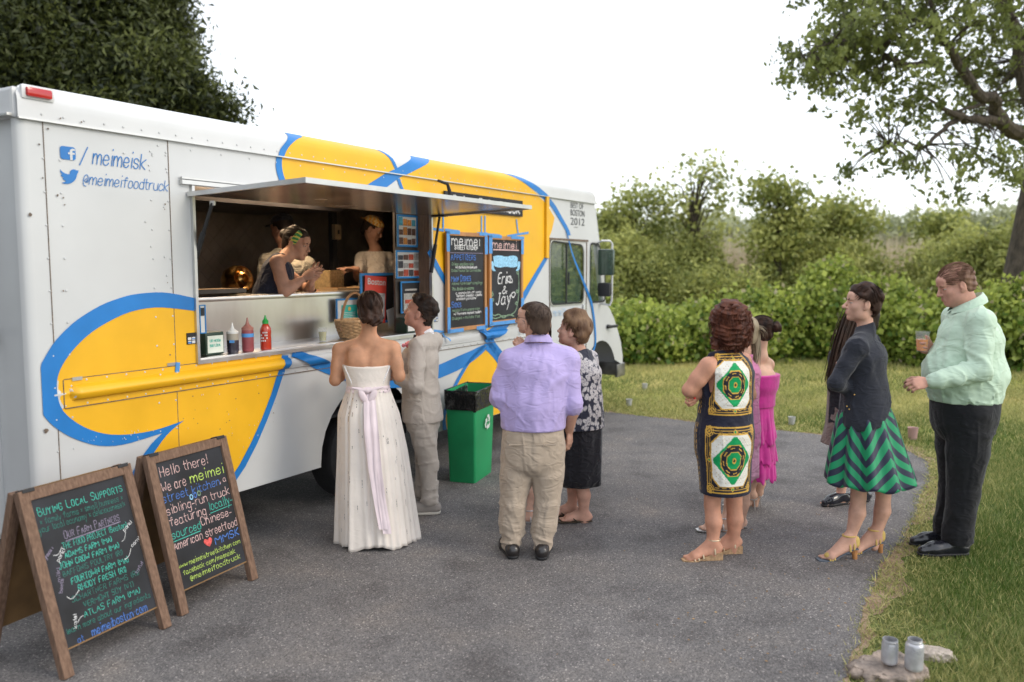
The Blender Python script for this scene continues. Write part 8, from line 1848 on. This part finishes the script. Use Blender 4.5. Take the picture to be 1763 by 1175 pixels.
# pointed, scalloped hem: longer on the left side
zh=P(1490,690)[2]
F.func(lambda X:(zh-.00+.018*np.sin(((X-J['pel'])@B[:,0])*11+1.2)-.16*np.clip(((X-J['pel'])@-B[:,0]+.02)/.20,0,1)+.010*np.abs(np.sin((X@B[:,0])*55)))-X[...,2],np.full(3,-99.),np.full(3,99.),.004,'i')
p.fld('cardigan',F,M_card,.0085)
mb=MB(); 
for i,(px,py) in enumerate(((1471,680),(1462,705),(1458,700))): c=P(px,py,-.21); mb.add(*[[tuple(np.array(v)-p.loc) for v in sph(c,.0045,5)[0]],sph(c,.0045,5)[1]])
mb.build('gold_buttons',mat('gold_button',(.7,.45,.12),.3,.9),p.root,True)
M_chev=bpy.data.materials.new('chevron_satin'); M_chev.use_nodes=True; t,b=nodes(M_chev); b.inputs['Roughness'].default_value=.5; b.inputs['Sheen Weight'].default_value=.2
uv=t.nodes.new('ShaderNodeUVMap'); uv.uv_map='UVMap'; sp_=t.nodes.new('ShaderNodeSeparateXYZ'); t.links.new(uv.outputs[0],sp_.inputs[0])
def mth(op,a,b_=None,c=None):
    n=t.nodes.new('ShaderNodeMath'); n.operation=op
    for i,v in enumerate((a,b_,c)):
        if v is None: continue
        if isinstance(v,(int,float)): n.inputs[i].default_value=v
        else: t.links.new(v,n.inputs[i])
    return n.outputs[0]
u10=mth('MULTIPLY',sp_.outputs[0],5.0); u10=mth('ADD',u10,.35); fr=mth('PINGPONG',u10,.5); sl=mth('MULTIPLY',fr,.42); vv=mth('ADD',sp_.outputs[1],sl); st=mth('FRACT',mth('MULTIPLY',vv,8.0)); gt=mth('GREATER_THAN',st,.47)
mxn=t.nodes.new('ShaderNodeMix'); mxn.data_type='RGBA'; mxn.inputs[6].default_value=(.012,.014,.045,1); mxn.inputs[7].default_value=(.0,.27,.105,1); t.links.new(gt,mxn.inputs[0]); t.links.new(mxn.outputs[2],b.inputs['Base Color'])
zt=zh+.10; zb=P(1498,828)[2]
shell(p,'skirt',M_chev,[zt,zt-.06,zh-.1,(zh+zb)/2-.08,zb],[tuple(J['wst'][:2])]*2+[tuple(J['pel'][:2])]+[tuple(P(1494,760)[:2]),tuple(P(1498,800)[:2])],[.115,.125,.185,.245,.292],[.10,.11,.165,.225,.265],yaw,n=200,fold=lambda th,t:(.020*t+.002)*np.sin(th*11+.7*np.sin(th*2)+1)+.012*t*np.sin(th*5+2),seg=40,hem=lambda th:.012*np.sin(th*11+1))
M_yh=mat('mustard_suede',(.60,.42,.12),.7); M_gh=mat('slate_suede',(.10,.12,.15),.8); M_wood=mat('orange_wood_heel',(.48,.22,.08),.5,var=.2,vscale=30)
for a in(aL,aR): 
    sandal(p,a,(-.97,-.08),M_yh,M_gh,hl,straps=((.005,0),(-.02,0),(.105,0),(.12,0),(.135,0)),hm=M_wood,hw=.014)
    F=Fld(); d=nrmz([-.97,-.08,0]); H=a-d*.035; H[2]=hl+.034; F.cone(H-d*.004,H+UPV*.022-d*.006,.031,.029,.01); q=a+d*.118; q[2]=.026; F.ell(q,(.034,.040,.026),np.stack([np.array([d[1],-d[0],0]),d,UPV],1),.01); F.plane(H+d*.018,d,.003) if False else None
    V,Fq=F.mesh(.005); p.put('shoe_upper',V,Fq,M_yh)
# ================================================================ 11 GREEN SHIRT MAN
p=newfig((1645,948),'stout balding man in mint green shirt and black trousers holding a cup',(.46,.225,.16),Y=5.30); P=p.P; yaw=-84; B=basis(yaw)
J=dict(B=B,pel=P(1660,700),wst=P(1662,645),chs=P(1668,585),nk=P(1668,530),sL=P(1675,560,-.18),sR=P(1660,560,.18),rx=(.185,.19,.20),ry=(.19,.215,.175))
J['sL']=J['nk']-UPV*.075-B[:,0]*.195; J['sR']=J['nk']-UPV*.075+B[:,0]*.195
torso(p.skin,J,-.03); p.head(P(1644,492,.0),-86,-20,0,1.06,J['nk']+B[:,1]*.01,rn=.068,jaw=1.2,brow=(.30,.16,.09),lipc=(.45,.15,.12),nose=1.04)
p.skin.ell(p.hq(0,.045,-.085),(.045,.035,.03),p.hB,.03)
eL=P(1688,640,-.27); wL=P(1600,658,-.22); eR=P(1640,640,.22); wR=P(1605,602,.12); p.arm(J['sL'],eL,wL,(.06,.05,.044,.031)); p.arm(J['sR'],eR,wR,(.06,.05,.044,.031))
p.hand(wL+(wL-eL)*.02,(-.95,-.05,-.12),(.1,.75,-.5),-1,.75,1.02); qh=p.hand(wR,(-.93,-.25,.22),(.10,-.85,.15),1,.9,1.02,curls=[.55,.65,.75,.85],thumb=.15)
p.build_skin()
def bald(f,E,q):
    sc=p.hs; Bh=p.hB; c=p.hc
    f.ell(q(0,-.025,.040),np.array((.083,.100,.080))*sc,Bh,.01); f.ell(q(0,-.055,-.012),np.array((.074,.062,.070))*sc,Bh,.02)
    rr=np.random.default_rng(6); ds=[(*(rr.normal(size=3)*60),rr.uniform(0,6.28),.002) for _ in range(5)]; lo,hi=f.bounds(); f.func(lambda X:wav((X-c)@Bh,ds),lo,hi,.001,'add')
    def cut(X):
        L=(X-c)@Bh/sc; x,y,z=L[...,0],L[...,1],L[...,2]; d1=y-(-.006-.15*np.clip(-z,0,.1)); d2=z-(.072+.65*np.clip(-y-.01,0,.2)); d3=-.075-z
        return np.maximum(np.maximum(d1*.8,d2*.8),d3)+.004*np.sin(z*140)+.003*np.sin(y*120)
    f.func(cut,np.full(3,-99.),np.full(3,99.),.012,'i')
    for sx in(-1,1): f.ell(q(sx*.086,-.006,-.006),np.array((.022,.024,.034))*sc,Bh,.006,'s')
p.hair(bald,H_ginger,vs=.0042)
scalp_strands(p,H_ginger,420,.055,5,lambda x,y,z:(0,-1,-.25),zmin=-.05,ymax=-.035,wd=.0009,vol=1.0,front=.01)
scalp_strands(p,mat('stubble_hair',(.42,.22,.12),.8),1,.002,6)
M_mint=cloth('mint_shirt',(.52,.66,.52),.04,.7,bump=.0003,crease=.0038)
F=Fld(); torso(F,J,.012,shr=.070); F.ell(J['wst']+B[:,1]*.070+UPV*.02,(.19,.185,.19),B,.06); sleeve(F,J['sL'],eL,wL*.94+eL*.06,(.080,.068,.048)); sleeve(F,J['sR'],eR,wR*.9+eR*.1,(.080,.068,.048)); F.loft([J['pel']+UPV*.05,J['wst']-UPV*.02],[.205,.225],[.205,.250],B[:,0],.04)
lo,hi=F.bounds(); fn=folds(61,.010,9,5,(1,1,.6)); fe=folds(62,.012,22,4,(1.4,.6,.8)); fw=folds(63,.012,26,4,(.8,.8,1.8))
F.func(lambda X:fn(X)+fe(X)*np.exp(-(np.linalg.norm(X-eL*.7-wL*.3,axis=-1)/.16)**2)+fw(X)*.8*np.exp(-((X[...,2]-J['pel'][2]-.07)/.06)**2),lo,hi,.001,'add')
F.plane(J['pel']+UPV*.035,(0,0,-1),.014); F.plane(J['nk']+UPV*.02-B[:,1]*.02,nrmz(UPV*1+B[:,1]*.45),.006); p.fld('shirt',F,M_mint,.0085)
collar(p,None,J['nk']+UPV*.012+B[:,1]*.01,yaw,.078,.045,M_mint,tilt=-.55,open_=.25)
F=Fld(); a=wL*.90+eL*.10; b_=wL*1.03-eL*.03; F.cone(a,b_,.045,.042,.004); 
F.plane(b_-nrmz(wL-eL)*.012,nrmz(wL-eL),.002); F.plane(a,nrmz(eL-wL),.002); p.fld('cuff',F,M_mint,.005)
M_btr=cloth('black_trousers',(.012,.012,.015),.2,.85,crease=.004); aL=P(1645,940,-.06); aR=P(1630,925,.12)
trousers(p,M_btr,[(J['pel']-B[:,0]*.10-UPV*.02,P(1658,845,-.06),aL+UPV*.05+B[:,1]*-.01),(J['pel']+B[:,0]*.10-UPV*.02,P(1645,832,.12),aR+UPV*.05)],J['pel'],yaw,.195,.195,J['pel'][2]+.06,(.130,.098,.086,.080),seed=9,amp=.008,wtop=.98)
for a,d in((aL,(-1,-.05)),(aR,(-1,-.02))):
    q=a.copy(); q[2]=.085; shoe(p,q-B[:,1]*.0,d,mat('black_dress_shoe',(.014,.014,.02),.28,coat=.4),.32,w=1.02)
# the cup in his hand
cc=qh(.03,.085,.040); cup_r=.043
cpt=P(1587,605,.07); root=cup(cpt,.044,.130,'clear plastic cup of amber beer held by man in green shirt',.60,mat('amber_beer',(.90,.30,.04),.15),name='beer_cup')
mb=MB(); mb.add([(.034*math.sin(a)*1.05,-.034*math.cos(a)*1.05,z) for z in(.058,.078) for a in np.linspace(-.9,.5,8)],[(i,i+1,i+9,i+8) for i in range(7)]); mb.build('paper_label',M_paper,root)
# ================================================================ INSIDE THE TRUCK
def inside_fig(px,py,yt,label,skin):
    x,z=T(px,py,yt); g=MT@Vector((x,yt,.74)); p=Fig(tuple(g),label,None,skin,1)
    def PT(px_,py_,dy=0.0):
        x_,z_=T(px_,py_,yt+dy); return np.array(MT@Vector((x_,yt+dy,z_)))
    p.P=PT; p.Y0=g.y; return p
# 12 vendor with headband leaning on the ledge
p=inside_fig(480,480,.62,'vendor in navy tank top with green striped headband leaning on the ledge',(.38,.19,.125)); P=p.P; yaw=72; B=basis(yaw)
J=dict(B=B,pel=P(452,545,.12),wst=P(462,505,.08),chs=P(478,470,.02),nk=P(494,440),sL=P(478,455,.22),sR=P(477,452,-.12),rx=(.165,.14,.16),ry=(.12,.11,.12))
torso(p.skin,J,-.005); p.head(P(511,421,-.02),100,-14,0,1.07,J['nk'],rn=.052,brow=(.02,.012,.01),lipc=(.35,.12,.10))
eR=P(490,502,-.20); wR=P(522,480,-.24); p.arm(J['sR'],eR,wR,(.056,.048,.040,.027)); eL=P(530,502,.05); wL=P(537,484,-.10); p.arm(J['sL'],eL,wL,(.052,.045,.038,.026))
p.hand(wR,(.75,.1,.45),(.3,.8,-.2),1,.4,1.0,.25); p.hand(wL,(.35,.1,.75),(.3,-.8,0),-1,.35,1.0,.25)
for s_ in(-1,1): p.leg(J['pel']+B[:,0]*s_*.08,J['pel']+B[:,0]*s_*.08-UPV*.2,J['pel']+B[:,0]*s_*.08-UPV*.34)
p.build_skin()
def ven(f,E,q): E((0,-.11,.05),(.045,.045,.04),.01)
cap_hair(p,H_black,1.0,.050,-.09,.036,.003,15,ven,vs=.005); scalp_strands(p,H_black,120,.07,5,lambda x,y,z:(0,-1,0))
F=Fld(); 
ringc=p.hq(0,.012,.045); nb_=nrmz(p.hB[:,1]*.93-p.hB[:,2]*.37)
F.ell(p.hq(0,-.020,.046),np.array((.0895,.110,.094)),p.hB,.001); F.func(lambda X:np.abs((X-ringc)@nb_)-.024,np.full(3,-99.),np.full(3,99.),.003,'i'); M_hb=cloth('striped_headband',(1,1,1),.02,.8,attr='print'); o=p.fld('headband',F,M_hb,.004)
def hbp(X):
    L=(X-p.hc)@p.hB; a=np.arctan2(L[:,0],L[:,2]); s_=np.sin(a*22+L[:,1]*25)>.25; o_=np.tile(np.array([.04,.28,.10]),(len(X),1)); o_[s_]=(.62,.58,.12); return o_
paint(o,hbp,p.loc)
F=Fld(); torso(F,J,.008,trap=False,shr=.03); F.chain([J['chs']+UPV*.05,J['sR']*.45+J['nk']*.55+UPV*.015],[.09,.030],.02); F.chain([J['chs']+UPV*.05,J['sL']*.45+J['nk']*.55+UPV*.015],[.09,.030],.02); F.cone(J['nk']+B[:,1]*.09+UPV*.01,J['nk']+B[:,1]*.12-UPV*.08,.055,.03,.006,'s')
for a,s_ in(('sL',-1),('sR',1)): F.cone(J[a]+B[:,0]*s_*.02-UPV*.09,J[a]+B[:,0]*s_*.02+UPV*.1,.045,.055,.008,'s')
lo,hi=F.bounds(); F.func(folds(71,.004,18),lo,hi,.001,'add'); p.fld('tank_top',F,cloth('navy_tank',(.025,.028,.05),.2),.008)
# 13 man behind
p=inside_fig(490,470,1.35,'man in grey t-shirt and cap working behind the vendor with headband',(.32,.16,.11)); P=p.P; yaw=60; B=basis(yaw)
J=dict(B=B,pel=P(500,545,.1),wst=P(498,505,.05),chs=P(497,460),nk=P(492,425),sL=P(460,450,.1),sR=P(528,455,-.1),rx=(.18,.17,.19),ry=(.14,.13,.13))
torso(p.skin,J,-.02); p.head(P(485,395,0),-60,-12,0,1.04,J['nk'],rn=.062); eR=P(556,495,-.15); wR=P(545,512,-.25); p.arm(J['sR'],eR,wR); p.arm(J['sL'],P(455,500,.1),P(470,515,-.1)); p.hand(wR,(-.6,0,-.6),(0,-1,0),1,.6); p.build_skin(.009)
cap_hair(p,H_black,1.0,.05,-.08,.03,.002,16,vs=.006)
F=Fld(); F.ell(p.hq(0,-.015,.060),(.094,.112,.080),p.hB,.004); F.plane(p.hq(0,0,.052),-p.hB[:,2],.004); F.ell(p.hq(0,.115,.058),(.062,.055,.008),p.hB,.008); p.fld('cap',F,cloth('dark_cap',(.02,.022,.035)),.006)
F=Fld(); torso(F,J,.012); sleeve(F,J['sR'],J['sR']*.35+eR*.65,J['sR']*.25+eR*.75,(.074,.068,.066)); sleeve(F,J['sL'],J['sL']*.4+P(455,500,.1)*.6,P(455,490,.1),(.074,.068,.066)); lo,hi=F.bounds(); F.func(folds(72,.006,15),lo,hi,.001,'add'); F.plane(J['nk']-UPV*.015,(0,0,1),.005); p.fld('t_shirt',F,cloth('grey_tshirt',(.28,.26,.22)),.009)
# 14 colleague with yellow cap
p=inside_fig(640,470,1.25,'kitchen worker in white t-shirt and yellow patterned cap, right of the vendor',(.30,.15,.10)); P=p.P; yaw=40; B=basis(yaw)
J=dict(B=B,pel=P(642,560),wst=P(641,515),chs=P(642,470),nk=P(647,430),sL=P(622,445,.1),sR=P(668,445,-.05),rx=(.165,.145,.16),ry=(.12,.11,.12))
torso(p.skin,J,-.01); p.head(P(642,396,0),95,-30,0,1.0,J['nk'],rn=.05); eL=P(632,470,-.20); wL=P(610,463,-.25)
p.arm(J['sL'],P(618,480,-.05),wL); p.hand(wL,(-.9,-.2,.05),(0,0,-1),-1,.5,curls=[.1,.6,.8,.9]); p.arm(J['sR'],P(672,500,-.1),P(660,515,-.3)); p.build_skin(.009); cap_hair(p,H_black,1.0,.04,-.10,.035,.003,17,vs=.006)
F=Fld(); F.ell(p.hq(0,-.020,.068),(.092,.108,.070),p.hB,.01); F.plane(p.hq(0,0,.055),-p.hB[:,2],.004); F.cone(p.hq(.02,-.12,.06),p.hq(.05,-.16,.05),.010,.004,.01); o=p.fld('cap',F,cloth('yellow_patterned_cap',(1,1,1),.05,.8,attr='print'),.005)
def ycp(X):
    v=np.sin(X[:,0]*150+3*np.sin(X[:,2]*90))*np.sin(X[:,2]*130+X[:,1]*70); o_=np.tile(np.array([.62,.40,.10]),(len(X),1)); o_[v>.3]=(.65,.22,.02); o_[v<-.5]=(.55,.50,.32); return o_
paint(o,ycp,p.loc)
F=Fld(); torso(F,J,.012); sleeve(F,J['sL'],J['sL']*.5+P(618,480,-.05)*.5,J['sL']*.4+P(618,480,-.05)*.6,(.066,.062,.060)); sleeve(F,J['sR'],P(671,475,-.07),P(671,480,-.08),(.066,.062,.060)); lo,hi=F.bounds(); F.func(folds(73,.005,16),lo,hi,.001,'add'); F.plane(J['nk']-UPV*.02,(0,0,1),.005); p.fld('t_shirt',F,cloth('white_tshirt',(.55,.50,.46)),.009)
